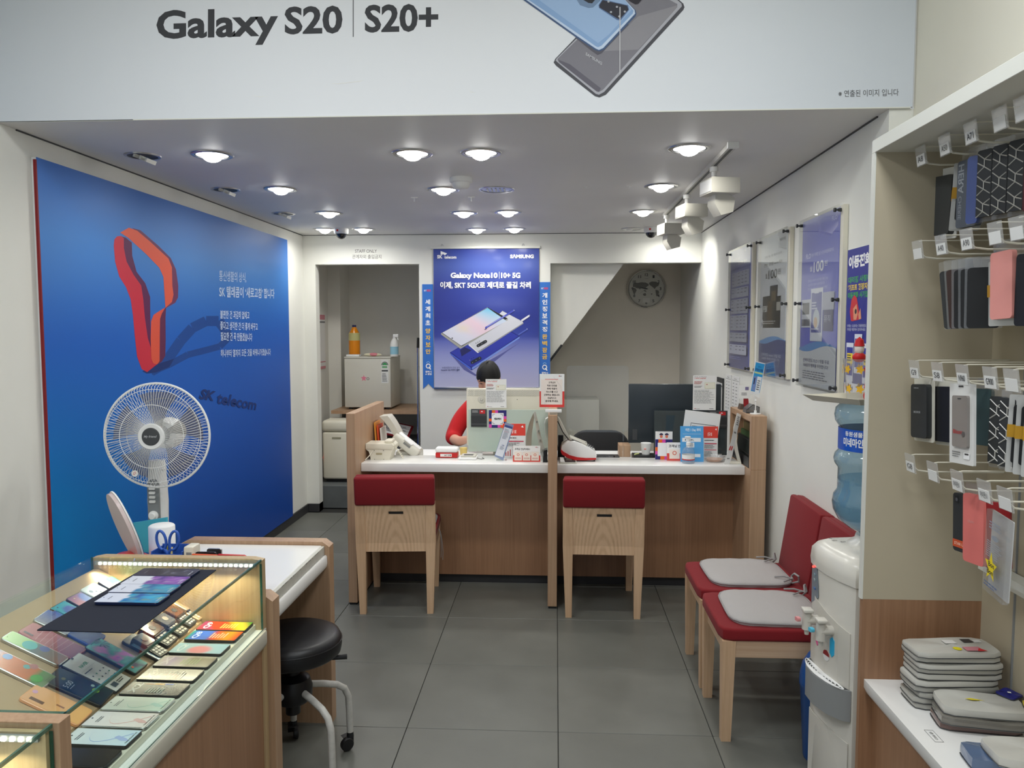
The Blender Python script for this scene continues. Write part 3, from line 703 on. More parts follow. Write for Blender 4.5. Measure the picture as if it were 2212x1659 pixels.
for k in range(5):
    a = R(37+72*k); d = V((math.cos(a), math.sin(a), 0)); c0 = V((-.94, 2.70, 0))
    b = MB(); pts = [c0+d*.04+V((0, 0, .296)), c0+d*.11+V((0, 0, .280)), c0+d*.165+V((0, 0, .262)), c0+d*.195+V((0, 0, .240)), c0+d*.21+V((0, 0, .205)), c0+d*.213+V((0, 0, .15)), c0+d*.215+V((0, 0, .066))]
    b.tube(pts, .0125, 12); b.build('leg', 'greypaint', st)
    q = c0+d*.215; sd = V((-d.y, d.x, 0))
    b = MB(); b.lathe([(0, -.010), (.022, -.010), (.025, -.006), (.025, .006), (.022, .010), (0, .010)], q+V((0, 0, .0255))-sd*.008-d*.016, sd, 20)
    b.tube([q+V((0, 0, .070)), q+V((0, 0, .045))], [.012, .014], 10)
    b.prism([q+V((0, 0, .050))-d*.030-sd*.004, q+V((0, 0, .056))+d*.012-sd*.004, q+V((0, 0, .028))+d*.012-sd*.004, q+V((0, 0, .020))-d*.002-sd*.004], sd*.026)
    b.build('castor', 'black', st)
# ------------------------------------------------------------------ fan
FC = V((-1.63, 3.12, 1.145)); fr_ = .213
fan = thing('pedestal_fan', 'white pedestal fan with grey control column before the blue mural', 'fan', (-1.655, 3.19, 0))
fd = (V((-.02, -1, .02))+V((.30, 0, .06))*.35).normalized()   # the way the fan looks
fx, fy = fd.cross(V((0, 0, 1))).normalized(), None
fx = -fx; fy = fx.cross(fd).normalized()
if fy.z < 0: fy = -fy
def fp_(r, a, h): return FC+(fx*math.cos(a)+fy*math.sin(a))*r+fd*h
for nm, hs, cnt in (('front_grille', 1, 104), ('rear_grille', -1, 76)):
    b = MB()
    for k in range(cnt):
        a = 2*math.pi*k/cnt; tw = .10*hs
        if hs > 0: pts = [fp_(.052, a, .058), fp_(.12, a+tw*.5, .055), fp_(.175, a+tw*.8, .045), fp_(.200, a+tw, .028), fp_(.2105, a+tw, .004)]
        else: pts = [fp_(.045, a, -.062), fp_(.13, a, -.062), fp_(.19, a, -.040), fp_(.2105, a, -.004)]
        b.tube(pts, .0009, 4, cap=False)
    for r in ((.128, .190) if hs > 0 else (.15,)):
        h = {.128: .054, .190: .036, .15: -.058}[r]
        b.tube([fp_(r, 2*math.pi*k/48, h) for k in range(49)], .0013, 5, cap=False)
    b.build(nm, 'whitem', fan, kind='stuff')
MB().tube([fp_(fr_, 2*math.pi*k/64, 0) for k in range(65)], .0048, 8, cap=False).build('grille_rim', 'whitem', fan)
MB().lathe([(0, .060), (.036, .061), (.050, .062), (.053, .058), (.053, .052), (0, .050)], FC, fd, 32).build('centre_ring', 'whitem', fan)
MB().lathe([(0, .0655), (.033, .0648), (.036, .062), (.036, .060), (0, .060)], FC, fd, 32).build('centre_badge', 'charcoal', fan)
I = Ink(.0006); ff = Frame(FC+fd*.0655-fx*.026+fy*.010, FC+fd*.0655+fx*.026+fy*.010, FC+fd*.0655-fx*.026-fy*.010)
if ff.n.dot(fd) < 0: ff = Frame(FC+fd*.0655+fx*.026+fy*.010, FC+fd*.0655-fx*.026+fy*.010, FC+fd*.0655+fx*.026-fy*.010)
I.text(ff, 'My friend', 0, .2, 1, .8, S(180, 182, 184), .02, shear=.3); I.build('lettering', fan)
bl = mat('fan_blade_smoke', S(116, 108, 96), .3, alpha=.42)
for k in range(5):
    a0 = 2*math.pi*k/5+.3; b = MB(); P = []; F = []
    for i in range(7):
        for j in range(5):
            r = .035+.145*i/6; a = a0+(-.42+.84*j/4)*(.55+.75*i/6)*.8; P.append(fp_(r, a, -.012+.034*(j/4-.5)*(1-.3*i/6)))
    for i in range(6):
        for j in range(4): F.append((i*5+j, i*5+j+1, (i+1)*5+j+1, (i+1)*5+j))
    b.add(P, F); b.add([p-fd*.002 for p in P], [f[::-1] for f in F]); b.build('blade', bl, fan, smooth=60)
MB().lathe([(0, .02), (.035, .018), (.04, 0), (.04, -.03), (0, -.03)], FC, fd, 24).build('blade_hub', 'charcoal', fan)
MB().lathe([(0, -.062), (.05, -.062), (.062, -.08), (.066, -.13), (.055, -.17), (0, -.18)], FC, fd, 24).build('motor_housing', 'whitem', fan)
bx, by = -1.672, 3.19
b = MB()
prof = [(.60, .022), (.64, .030), (.70, .037), (.78, .041), (.86, .043), (.94, .040), (1.03, .034)]
P = []; n = 20
for z, r in prof:
    for k in range(n):
        a = 2*math.pi*k/n; P.append(V((bx+r*math.cos(a), by+.8*r*math.sin(a), z)))
F = [(i*n+k, i*n+(k+1) % n, (i+1)*n+(k+1) % n, (i+1)*n+k) for i in range(len(prof)-1) for k in range(n)]+[list(range(n))[::-1], [(len(prof)-1)*n+k for k in range(n)]]
b.add(P, F); b.build('control_column', 'whitem', fan, smooth=60)
MB().plate((bx, by-.0345, .86), (1, 0, 0), (0, 0, 1), .050, .19, .008, .022).build('control_face', mat('fan_grey', S(128, 132, 134), .4), fan)
for k in range(4): MB().plate((bx-.003, by-.0405, .918-.0185*k), (1, 0, 0), (0, 0, 1), .026, .011, .006, .004).build('speed_button', 'whitem', fan)
MB().lathe([(.0205, 0), (.0205, .006), (.014, .007), (.014, .016), (.012, .018), (0, .018)], (bx, by-.0385, .803), (0, -1, 0), 24).build('timer_knob', 'whitem', fan)
I = Ink(); f_ = Frame((bx-.014, by-.034, .745), (bx+.014, by-.034, .745), (bx-.014, by-.034, .737)); I.text(f_, 'My friend', 0, 0, 1, 1, INKD, .02, shear=.3); I.build('lettering', fan)
MB().tube([(bx, by, .05), (bx, by, .61)], .011, 12).build('pole', 'steel', fan)
MB().lathe([(0, .0), (.17, .0), (.175, .012), (.16, .025), (.05, .045), (.02, .06), (0, .06)], (bx, by, 0), seg=32).build('base', 'whitem', fan)
q = fp_(-.0+.165, R(245), .050)
MB().lathe([(0, .002), (.013, .002), (.013, 0), (0, 0)], q, fd, 16).build('round_sticker', mat('sticker_white', S(232, 228, 222), .5), fan)
I = Ink(.0032); f_ = Frame(q-fx*.009+fy*.009, q+fx*.009+fy*.009, q-fx*.009-fy*.009)
if f_.n.dot(fd) < 0: f_ = Frame(q+fx*.009+fy*.009, q-fx*.009+fy*.009, q+fx*.009-fy*.009)
for u, v in ((.3, .3), (.7, .4), (.45, .65), (.6, .15), (.25, .6)): I.disc(f_, u, v, .09, S(206, 50, 50), 8)
I.build('sticker_print', fan)

# ------------------------------------------------------------------ water cooler
wc = thing('water_cooler', 'white floor-standing water cooler with blue bottle beside the shelf unit', 'water cooler', (1.047, 2.60, 0))
A = R(10)  # turned a little towards the shop door
def wl(x, y, z):  # local: x outwards (-X side is the front), y along the wall
    X_, Y_ = x, y; return V((1.047+X_*math.cos(A)-Y_*math.sin(A), 2.60+X_*math.sin(A)+Y_*math.cos(A), z))
def wloop(z, inset=0, fr=0.0):
    n = 10; P = []
    pts = [(-.14+inset, .135-inset), (-.155+inset, .07), (-.160+inset, 0), (-.155+inset, -.07), (-.14+inset, -.135+inset), (-.09, -.15+inset), (.12-inset, -.15+inset), (.12-inset, .15-inset), (-.09, .15-inset), (-.125+inset, .146-inset)]
    return [wl(x, y, z) for x, y in pts]
def loft(b, loops, cap=True):
    n = len(loops[0]); P = [p for l in loops for p in l]
    F = [(i*n+k, i*n+(k+1) % n, (i+1)*n+(k+1) % n, (i+1)*n+k) for i in range(len(loops)-1) for k in range(n)]
    if cap: F += [list(range(n))[::-1], [(len(loops)-1)*n+k for k in range(n)]]
    return b.add(P, F)
pw = mat('cooler_white', S(220, 216, 206), .25)
loft(MB(), [wloop(0, .012), wloop(.02, .004), wloop(.30, .002), wloop(.45, 0), wloop(.775, 0)]).build('body', pw, wc, smooth=50)
loft(MB(), [wloop(.777, -.004), wloop(.80, -.006), wloop(.835, -.003), wloop(.855, .010), wloop(.866, .030), wloop(.868, .05)]).build('top_cover', pw, wc, smooth=50)
MB().lathe([(.0, .866), (.085, .866), (.080, .880), (.062, .890), (.058, .905), (0, .905)], wl(.0, 0, 0), seg=32).build('bottle_collar', pw, wc, smooth=50)
def wfront(y, z, d=0):
    yy = abs(y); x = -.160+(.005*(yy/.07) if yy < .07 else .005+.015*((yy-.07)/.065)); return wl(x-d, y, z)
def wpatch(name, pts, m_, d=.003, th=.002, parent=wc, **k):
    n = len(pts); P = [wfront(y, z, d) for y, z in pts]+[wfront(y, z, d-th) for y, z in pts]
    return MB().add(P, [list(range(n)), list(range(n, 2*n))[::-1]]+[(i, (i+1) % n, n+(i+1) % n, n+i) for i in range(n)]).build(name, m_, parent, **k)
pan = mat('cooler_panel', S(206, 202, 192), .35)
for y0_, y1_ in ((-.12, -.07), (-.07, 0), (0, .07), (.07, .12)):
    wpatch('recess_panel', [(y0_, .40), (y1_, .40), (y1_, .655+(y1_-.0)*.25), (y0_, .655+y0_*.25)], pan)
wpatch('control_panel', [(.128, .64), (.128, .79), (.115, .815), (.095, .81), (.075, .775), (.062, .72), (.058, .68)], mat('cooler_control', S(112, 126, 136), .3), .004)
o = MB().ball(wfront(.108, .772, .006), .004, 8, 6).build('power_light', 'redled', wc)
for z, c in ((.748, S(120, 150, 160)), (.73, S(150, 170, 170)), (.70, S(60, 110, 170))): wpatch('button', [(.10, z), (.085, z-.002), (.085, z+.004), (.10, z+.005)], mat('btn', c, .4), .006)
for y, col_, c2 in ((.06, S(226, 150, 150), S(224, 90, 150)), (-.035, S(90, 190, 220), S(40, 170, 215))):
    p = wfront(y, .605, 0); out = (wfront(y, .605, .05)-p)/.05; sd = V((0, 0, 1)).cross(out)
    tp_ = MB(); tp_.tube([p, p+out*.045], .016, 14); tp_.tube([p+out*.04+V((0, 0, .028)), p+out*.04-V((0, 0, .030))], [.015, .016], 14); tp_.tube([p+out*.04-V((0, 0, .030)), p+out*.04-V((0, 0, .048))], [.009, .007], 12)
    tp_.box(-.016, .016, -.022, .016, 0, .012, bev=.003, T=Matrix.Translation(p+out*.04+V((0, 0, .030))))
    t_ = tp_.build('tap', pan, wc, smooth=50)
    MB().plate(p+out*.072+V((0, 0, .006)), sd, V((0, 0, 1)), .020, .013, .012, .004).build('tap_button', mat('tapc', col_, .3), t_)
    pp = [(y-.018, .575), (y-.018, .53), (y-.006, .518), (y+.006, .53), (y+.006, .575), (y-.006, .585)]
    wpatch('tap_label', pp, mat('tapl', c2, .3), .0045)
wpatch('round_label', [(-.01+.018*math.cos(a*.524), .512+.018*math.sin(a*.524)) for a in range(12)], mat('rl', S(230, 228, 226), .4), .0045)
wpatch('round_label_top', [(-.01+.018*math.cos(a*.524), .512+.018*math.sin(a*.524)) for a in range(0, 7)], mat('rl2', S(150, 40, 44), .4), .0052, parent=wc)
loft(MB(), [[wfront(y, z, d) for y, d in ((.13, .002), (.12, .020), (.07, .036), (.0, .041), (-.07, .036), (-.12, .020), (-.13, .002))]+[wl(-.12, -.10, z), wl(-.12, .10, z)] for z in (.345, .445)]).build('drip_tray', 'greyc', wc, smooth=50)
b = MB()
for k in range(7):
    s_ = .16+.135*k
    b.tube([wfront(.122*s_*math.cos(a*math.pi/12), .4475, .019+.0175*s_*math.sin(a*math.pi/12)) for a in range(25)], .0016, 5, cap=False)
b.tube([wfront(.12, .4475, .019), wfront(-.12, .4475, .019)], .0016, 5)
MB().add([wfront(y, .4458, d) for y, d in ((.122, .002), (.110, .020), (.06, .033), (0, .038), (-.06, .033), (-.110, .020), (-.122, .002))], [list(range(7))]).build('drip_well', 'dark', wc)
b.build('drip_grille', 'whitem', wc, kind='stuff')
wpatch('lower_door', [(.128, .03), (.128, .27), (.07, .275), (0, .277), (-.07, .275), (-.12, .27), (-.12, .03)], pw, .002)
I = Ink(.0008); f_ = Frame(wl(-.11, .10, .8685), wl(-.02, .10, .8685), wl(-.11, -.02, .8685))
for k, t_ in enumerate(('예약', '온수', '냉수')): I.text(f_, t_, .05+.22*k, .15+.16*k, .25+.22*k, .25+.16*k, S(70, 70, 70), .02)
I.build('lettering', wc)
BC = wl(.0, 0, 0)
wb_ = thing('water_bottle', 'large blue ribbed water bottle upside down on the cooler', 'water bottle', (BC.x, BC.y, .905))
pf = [(.0, .906), (.045, .906), (.050, .915), (.085, .930), (.115, .955), (.130, .985), (.134, 1.01), (.130, 1.035), (.119, 1.052), (.119, 1.125), (.130, 1.140), (.133, 1.155), (.129, 1.172), (.119, 1.184), (.119, 1.262), (.131, 1.280), (.134, 1.30), (.130, 1.322), (.115, 1.336), (.06, 1.341), (0, 1.341)]
MB().lathe(pf, BC, seg=48).build('bottle', 'water', wb_, smooth=60)
MB().lathe([(.1197, 1.188), (.1203, 1.188), (.1203, 1.258), (.1197, 1.258)], BC, seg=64).build('label_band', mat('label_blue', S(24, 84, 188), .3), wb_)
I = Ink(0)
def cyl_text(I, t, a0, a1, z0, z1, r, c, bold=0):
    vs, fs = glyphs(t, bold); x0 = min(p[0] for p in vs); x1 = max(p[0] for p in vs); y0 = min(p[1] for p in vs); y1 = max(p[1] for p in vs)
    I._add([BC+V((r*math.cos(a0+(a1-a0)*(x-x0)/(x1-x0)), r*math.sin(a0+(a1-a0)*(x-x0)/(x1-x0)), z0+(z1-z0)*(y-y0)/(y1-y0))) for x, y in vs], fs, [c]*len(fs))
cyl_text(I, '동원샘물', R(196), R(227), 1.236, 1.252, .1208, WHITE, .02)
cyl_text(I, '미네마인', R(192), R(228), 1.203, 1.231, .1208, WHITE, .03)
I.build('lettering', wb_)
MB().lathe([(0, .910), (.044, .910), (.083, .934), (.113, .958), (.127, .985), (.131, 1.01), (.127, 1.033), (.116, 1.052), (.116, 1.09), (0, 1.09)], BC, seg=32).build('water', glass('still_water', (.62, .80, .90, 1), refl=.6, diffuse=.08, dcol=S(120, 170, 195)), wb_, smooth=60)
ty_ = thing('plastic_tray', 'cream tray lying on top of the water bottle', 'tray', (BC.x, BC.y, 1.341))
T = Matrix.Rotation(R(24), 4, 'Z'); T.translation = V((BC.x-.02, BC.y+.03, 1.343))
b = MB(); rim = [(-.15, -.11), (.17, -.11), (.19, .11), (-.17, .11)]
P = [T @ V((x*s_, y*s_, z)) for s_, z in ((.84, 0), (1.0, .018), (1.03, .018), (.86, -.002)) for x, y in rim]
F = [(0, 1, 2, 3), (15, 14, 13, 12)]+[(q*4+k, q*4+(k+1) % 4, (q+1)*4+(k+1) % 4, (q+1)*4+k) for q in range(3) for k in range(4)]
b.add(P, F).build('tray_dish', 'cream', ty_, smooth=0)
cpx, cpy = BC.x-.045, BC.y+.02
cs = thing('festive_cup', 'clear cup with red figure and yellow stars, on the tray over the bottle', 'cup', (cpx, cpy, 1.344))
MB().lathe([(0, 1.345), (.030, 1.345), (.040, 1.425), (.041, 1.425), (.031, 1.343), (0, 1.343)], (cpx, cpy, 0), seg=28).build('cup', 'film', cs)
b = MB()
for z, r in ((1.405, .0392), (1.368, .0348)):
    for k in range(9):
        c0 = V((cpx+r*math.cos(k*.7), cpy+r*math.sin(k*.7), z)); o_ = V((math.cos(k*.7), math.sin(k*.7), 0)); s_ = V((-o_.y, o_.x, 0))
        b.prism([c0+o_*.0005+(s_*math.cos(a*.628)+V((0, 0, 1))*math.sin(a*.628))*(.009 if a % 2 == 0 else .005) for a in range(10)], o_*.0006)
b.build('star_decoration', mat('star_yellow', S(222, 172, 40), .4), cs, kind='stuff')
b = MB(); b.ball((cpx, cpy-.034, 1.356), (.012, .006, .012), 10, 8); b.tube([(cpx-.008, cpy-.036, 1.37), (cpx-.004, cpy-.038, 1.39), (cpx-.010, cpy-.039, 1.41)], [.004, .005, .004], 8)
b.build('red_decoration', mat('deco_red', S(190, 30, 34), .4), cs)
b = MB(); b.ball((cpx-.012, cpy-.006, 1.444), (.010, .010, .012), 12, 8); b.build('figure_face', mat('deco_face', S(226, 214, 206), .5), cs)
b = MB(); b.lathe([(.0105, 0), (.008, .012), (0, .018)], (cpx-.012, cpy-.006, 1.449), seg=12); b.ball((cpx-.012, cpy-.006, 1.428), (.014, .011, .010), 12, 8); b.build('figure_red_clothes', mat('deco_red2', S(196, 28, 32), .5), cs)
cs.scale = (1.55, 1.55, 1.7)
bn = thing('waste_bin', 'blue domed plastic bin between the red chair and the water cooler', 'bin', (.985, 2.858, 0))
MB().lathe([(0, 0), (.064, 0), (.067, .01), (.082, .27), (.085, .275), (.085, .285), (0, .285)], (.985, 2.858, 0), seg=32).build('body', 'binblue', bn, smooth=50)
MB().lathe([(.085, .286), (.084, .31), (.075, .355), (.055, .39), (.03, .408), (0, .414)], (.985, 2.858, 0), seg=32).build('dome_lid', 'binblue', bn, smooth=60)
MB().box(.925, .96, 2.785, 2.80, .315, .322).build('flap_gap', 'black', bn)
# ------------------------------------------------------------------ ceiling fittings
pc = on(2, ZC)
dl = thing('downlight', 'x', 'ceiling light', (LIT[0][0], LIT[0][1], ZC))
c0 = V((LIT[0][0], LIT[0][1], ZC))
MB().lathe([(.076, 0), (.076, -.006), (.086, -.007), (.092, -.004), (.094, 0)], c0, seg=36).build('trim_ring', 'steel', dl)
MB().lathe([(.070, 0), (.070, -.0036), (.076, -.0036), (.076, 0)], c0, seg=36).build('ring_gap', 'dark', dl)
MB().lathe([(.0, -.0015), (.070, -.0015), (.070, -.003), (.0, -.003)], c0, seg=36).build('reflector', 'reflector', dl)
MB().ball(c0+V((0, 0, -.006)), (.044, .044, .028), 20, 10).build('bulb', 'lamp', dl, smooth=80)
LN = ['lit round downlight nearest the mural wall in the front row', 'lit round downlight of the front row, left one of the middle pair', 'lit round downlight of the front row, right one of the middle pair',
      'lit round downlight of the front row, beside the track rail end', 'lit downlight by the mural wall in the second row from the front', 'lit downlight left of the smoke detector in the second row',
      'lit downlight left of the nearest track spots in the second row', 'lit downlight by the mural wall in the third row', 'lit downlight of the third row above the hanging poster, left of its pair',
      'lit downlight of the third row above the hanging poster, right of its pair', 'lit downlight of the third row left of the farthest track spot', 'lit downlight in the far left corner, left of the dome camera',
      'lit downlight just right of the left dome camera', 'lit downlight of the far row over the hanging poster, left of its pair', 'lit downlight of the far row over the hanging poster, right of its pair', 'lit downlight in the far right corner behind the track spot']
dl['label'] = LN[0]; dl['group'] = 'lit round ceiling downlights'
for (x_, y_), l_ in zip(LIT[1:], LN[1:]): dup(dl, (x_, y_, ZC), 0, l_)
of_ = None
for (x_, y_), l_ in zip([(-1.885, 3.56), (-1.872, 4.434), (-1.866, 5.37)], ['unlit tilted eyeball light by the mural, nearest of three', 'unlit tilted eyeball light by the mural, middle of three', 'unlit tilted eyeball light by the mural, farthest of three']):
    if of_ is None:
        c0 = V((x_, y_, ZC)); of_ = thing('eyeball_light', l_, 'ceiling light', c0, group='unlit eyeball ceiling lights')
        MB().lathe([(.066, 0), (.066, -.005), (.078, -.005), (.080, 0)], c0, seg=32).build('trim_ring', 'steel', of_)
        MB().lathe([(0, -.001), (.066, -.001), (.066, -.002), (0, -.002)], c0, seg=32).build('recess', 'black', of_)
        T = Matrix.Translation(c0) @ Matrix.Rotation(R(22), 4, 'Y')
        for q, dx in enumerate((-.010, .018, .044)):
            MB().box(dx-.004, dx+.004, -.050+.004*q, .050-.004*q, -.020, -.002, T=T).build('louvre_blade', 'shelfwhite', of_)
    else: dup(of_, (x_, y_, ZC), 0, l_)
c0 = V((-.336, 4.527, ZC)); t = thing('round_ceiling_light', 'unlit round recessed light right of the smoke detector', 'ceiling light', c0)
MB().lathe([(.088, 0), (.088, -.006), (.100, -.005), (.102, 0)], c0, seg=36).build('trim_ring', 'steel', t)
MB().lathe([(0, -.001), (.088, -.001), (.088, -.0025), (0, -.0025)], c0, seg=36).build('lens', mat('lens_grey', S(150, 156, 170), .15), t)
for k in range(5): MB().box(c0.x-.055+k*.024, c0.x-.048+k*.024, c0.y-.045, c0.y+.045, ZC-.006, ZC-.0028).build('lens_bar', 'shelfwhite', t)
c0 = V((.602, 6.352, ZC)); t = thing('twin_ceiling_light', 'unlit recessed fitting left of the right dome camera', 'ceiling light', c0)
MB().lathe([(.07, 0), (.07, -.006), (.085, -.005), (.087, 0)], c0, seg=32).build('trim_ring', 'steel', t)
MB().lathe([(0, -.001), (.07, -.001), (.07, -.0025), (0, -.0025)], c0, seg=32).build('recess', 'shelfwhite', t)
MB().ball(c0+V((-.015, 0, -.004)), (.028, .028, .012), 16, 8).build('bulb', 'whitem', t)
c0 = V((-.497, 4.173, ZC)); t = thing('smoke_detector', 'round white smoke detector on the ceiling', 'smoke detector', c0)
MB().lathe([(0, 0), (.058, 0), (.060, -.004), (.060, -.022), (.054, -.027), (.046, -.028)], c0, seg=36).build('base', 'whitem', t, smooth=50)
MB().lathe([(.046, -.027), (.044, -.045), (.036, -.056), (0, -.060)], c0, seg=36).build('sensor_cap', 'whitem', t, smooth=50)
hk = None
for (x_, y_), l_ in zip([(-.851, 4.765), (-.507, 4.769), (.165, 4.469), (.406, 4.469)], ['small white T hook on the ceiling, leftmost', 'small white T hook on the ceiling right of the second-row downlight', 'tiny flat white clip in the open middle of the ceiling', 'tiny white clip left of the second-row right downlight']):
    c0 = V((x_, y_, ZC))
    if hk is None:
        hk = thing('ceiling_hook', l_, 'hook', c0, group='little white ceiling hooks')
        MB().box(x_-.020, x_+.020, y_-.004, y_+.004, ZC-.005, ZC).build('plate', 'whitem', hk)
        MB().tube([(x_, y_, ZC-.005), (x_, y_, ZC-.028)], .004, 8).build('stem', 'whitem', hk)
    else:
        o = dup(hk, c0, R(8), l_)
        if y_ < 4.5:
            for q in o.children:
                q.scale = (.75, .75, .3)
dc_ = None
for (x_, y_), l_ in zip([(-1.695, 6.21), (.746, 6.29)], ['white dome camera on the ceiling near the staff only opening', 'white dome camera on the ceiling before the stair recess']):
    c0 = V((x_, y_, ZC))
    if dc_ is None:
        dc_ = thing('dome_camera', l_, 'security camera', c0, group='dome cameras at the far ceiling edge')
        MB().lathe([(0, 0), (.056, 0), (.058, -.006), (.057, -.034), (.048, -.042)], c0, seg=32).build('housing', 'whitem', dc_, smooth=50)
        MB().lathe([(.044, -.040), (.040, -.058), (.026, -.074), (.010, -.081), (0, -.082)], c0, seg=28).build('dome', mat('dome_dark', S(34, 36, 40), .06, coat=.6), dc_, smooth=70)
        MB().box(x_-.022, x_-.008, y_-.0595, y_-.056, ZC-.026, ZC-.012).build('red_mark', 'redp', dc_)
    else: dup(dc_, c0, 0, l_)
# track with three spots
tk = thing('lighting_track', 'white and aluminium track rail on the ceiling near the right wall', 'track rail', (.75, 4.5, ZC))
MB().box(.733, .769, 3.46, 5.55, ZC-.022, ZC).build('rail', 'greypaint', tk)
MB().box(.744, .758, 3.47, 5.54, ZC-.0228, ZC-.0222).build('slot', 'dark', tk)
MB().box(.728, .774, 3.445, 3.465, ZC-.026, ZC).build('end_cap', 'whitem', tk)
sp = None
for y_, l_ in ((3.86, 'boxy cream track spotlight nearest the front of the ceiling'), (4.64, 'boxy cream track spotlight in the middle of the rail'), (5.46, 'boxy cream track spotlight at the far end of the rail')):
    c0 = V((.751, y_, ZC))
    if sp is None:
        sp = thing('track_spotlight', l_, 'spotlight', c0, group='boxy spotlights on the ceiling rail')
        MB().tube([c0+V((0, 0, -.023)), c0+V((0, 0, -.045))], .020, 16).tube([c0+V((0, 0, -.045)), c0+V((0, 0, -.085))], .011, 12).build('stem', 'whitem', sp)
        T = Matrix.Translation(c0+V((.025, -.02, -.122))) @ Matrix.Rotation(R(12), 4, 'Z')
        MB().box(-.070, .070, -.075, .075, -.036, .036, bev=.003, T=T).build('gear_box', 'cream2', sp)
        MB().box(-.072, -.069, -.066, .066, -.028, .028, T=T).build('side_plate', 'whitem', sp)
        T = Matrix.Translation(c0+V((.035, -.005, -.158))) @ Matrix.Rotation(R(12), 4, 'Z') @ Matrix.Rotation(R(20), 4, 'Y')
        ps = [T @ V(p) for p in ((-.055, 0, .02), (.055, 0, .0), (.068, 0, -.062), (.018, 0, -.098), (-.03, 0, -.06))]
        MB().prism([p+T.to_3x3() @ V((0, -.045, 0)) for p in ps], T.to_3x3() @ V((0, .09, 0))).build('lamp_head', 'cream2', sp)
    else: dup(sp, c0, 0, l_)
area('spot_lamp', (.90, 5.95, 2.30), .05, .8, (1, .98, .92), rot=(R(35), R(-35), 0), spread=90)

# ------------------------------------------------------------------ hanging poster on the back wall
yP = YB-.010; pp_ = on(1, yP)
hp = thing('hanging_poster', 'blue hanging phone poster with white rails on the back wall', 'poster', (-.58, YB, 1.09))
tl, tr, bl = V((-1.024, yP, 2.252)), V((-.138, yP, 2.252)), V((-1.024, yP, 1.085))
MB().box(-1.024, -.138, yP, yP+.0015, 1.085, 2.252).build('sheet', 'whitem', hp)
fb = Frame(tl, tr, bl)
I = Ink(.0006)
def bg(u, v):
    c = ramp(v, (0, S(46, 62, 148)), (.12, S(78, 98, 172)), (.3, S(50, 66, 152)), (.5, S(42, 56, 150)), (.62, S(56, 74, 172)), (.78, S(148, 154, 206)), (1, S(186, 188, 218)))
    c = mixc(c, S(30, 40, 128), .6*(abs(u-.5)*2)**2*(1 if v < .66 else 0)*min(1, v*3)); return mixc(c, S(96, 108, 180), .5*max(0, 1-abs(v-.36-.05*u)*14)*max(0, 1-abs(u-.6)*3))
I.pic(fb, bg, 16, 30)
oz, z5 = (930, 620), 7.211
def hg(pts, c): ppoly(I, fb, pp_, pts, c, oz, z5)
hg([(300, 1030), (480, 1180), (620, 1300), (720, 1370), (850, 1180), (1100, 1040), (1400, 860), (1200, 1000), (900, 1240), (700, 1390), (520, 1290)], S(92, 96, 160))
hg([(300, 1020), (440, 940), (600, 900), (1260, 690), (1385, 765), (1385, 790), (690, 1270), (640, 1300), (600, 1275), (320, 1060)], S(24, 34, 128))
hg([(315, 1015), (450, 945), (1250, 700), (1370, 765), (660, 1245), (610, 1235)], S(46, 58, 170))
hg([(640, 1258), (1385, 772), (1388, 795), (655, 1285)], S(120, 150, 228)); hg([(310, 1030), (620, 1250), (645, 1290), (600, 1270), (315, 1052)], S(70, 100, 210))
hg([(460, 985), (530, 935), (640, 985), (485, 1080)], S(30, 32, 96))
hg([(590, 890), (1120, 370), (1440, 540), (1450, 570), (770, 1010), (735, 1025)], S(150, 152, 160)); hg([(600, 885), (1120, 375), (1435, 540), (1440, 560), (760, 990), (735, 1000)], S(214, 216, 224))
hg([(600, 885), (730, 1000), (755, 1020), (735, 1028), (590, 905)], S(236, 236, 240))
hg([(165, 720), (890, 315), (1205, 490), (1205, 515), (490, 950), (465, 962), (165, 740)], S(168, 168, 160)); hg([(175, 715), (895, 318), (1200, 490), (485, 925)], S(24, 24, 30))
fs_ = Frame(pp_(oz[0]+185/z5, oz[1]+712/z5), pp_(oz[0]+890/z5, oz[1]+325/z5), pp_(oz[0]+480/z5, oz[1]+915/z5))
I.pic(fs_, lambda u, v: mixc(mixc(mixc(S(222, 224, 238), S(238, 208, 220), max(0, 1-abs(u-.55)*3)), S(236, 222, 206), max(0, 1-abs(u-.33)*5-abs(v-.3)*2)), S(92, 190, 226), max(0, (u-.62)*2.6)*max(0, 1-v*.8)), 12, 8)
for (x, y) in ((338, 797),): hg([(x+12*math.cos(a*.785), y+10*math.sin(a*.785)) for a in range(8)], S(30, 30, 34))
def pill(x0, y0, x1, y1, r, c):
    d = V((x1-x0, y1-y0)).normalized(); n = V((-d.y, d.x)); a = math.atan2(n.y, n.x)
    hg([(x0+r*math.cos(a+k*.524), y0+r*math.sin(a+k*.524)) for k in range(7)]+[(x1+r*math.cos(a+math.pi+k*.524), y1+r*math.sin(a+math.pi+k*.524)) for k in range(7)], c)
pill(740, 915, 858, 848, 24, S(44, 46, 50)); pill(650, 1172, 768, 1108, 26, S(30, 38, 60))
for x, y in ((748, 915), (800, 882), (852, 850), (655, 1178), (710, 1145), (766, 1106), (612, 1140)): hg([(x+6*math.cos(a*.785), y+6*math.sin(a*.785)) for a in range(8)], S(160, 165, 175))
for x, y in ((708, 874), (738, 860), (766, 843), (640, 1118), (672, 1100)): hg([(x+7*math.cos(a*.785), y+6*math.sin(a*.785)) for a in range(8)], S(36, 38, 46))
pill(862, 632, 1290, 370, 13, S(72, 80, 190)); pill(880, 615, 1160, 450, 3, S(190, 196, 240)); pill(848, 660, 870, 648, 6, S(40, 40, 120))
pill(1425, 520, 1530, 452, 14, S(232, 232, 238)); pill(1375, 740, 1495, 662, 8, S(90, 110, 205))
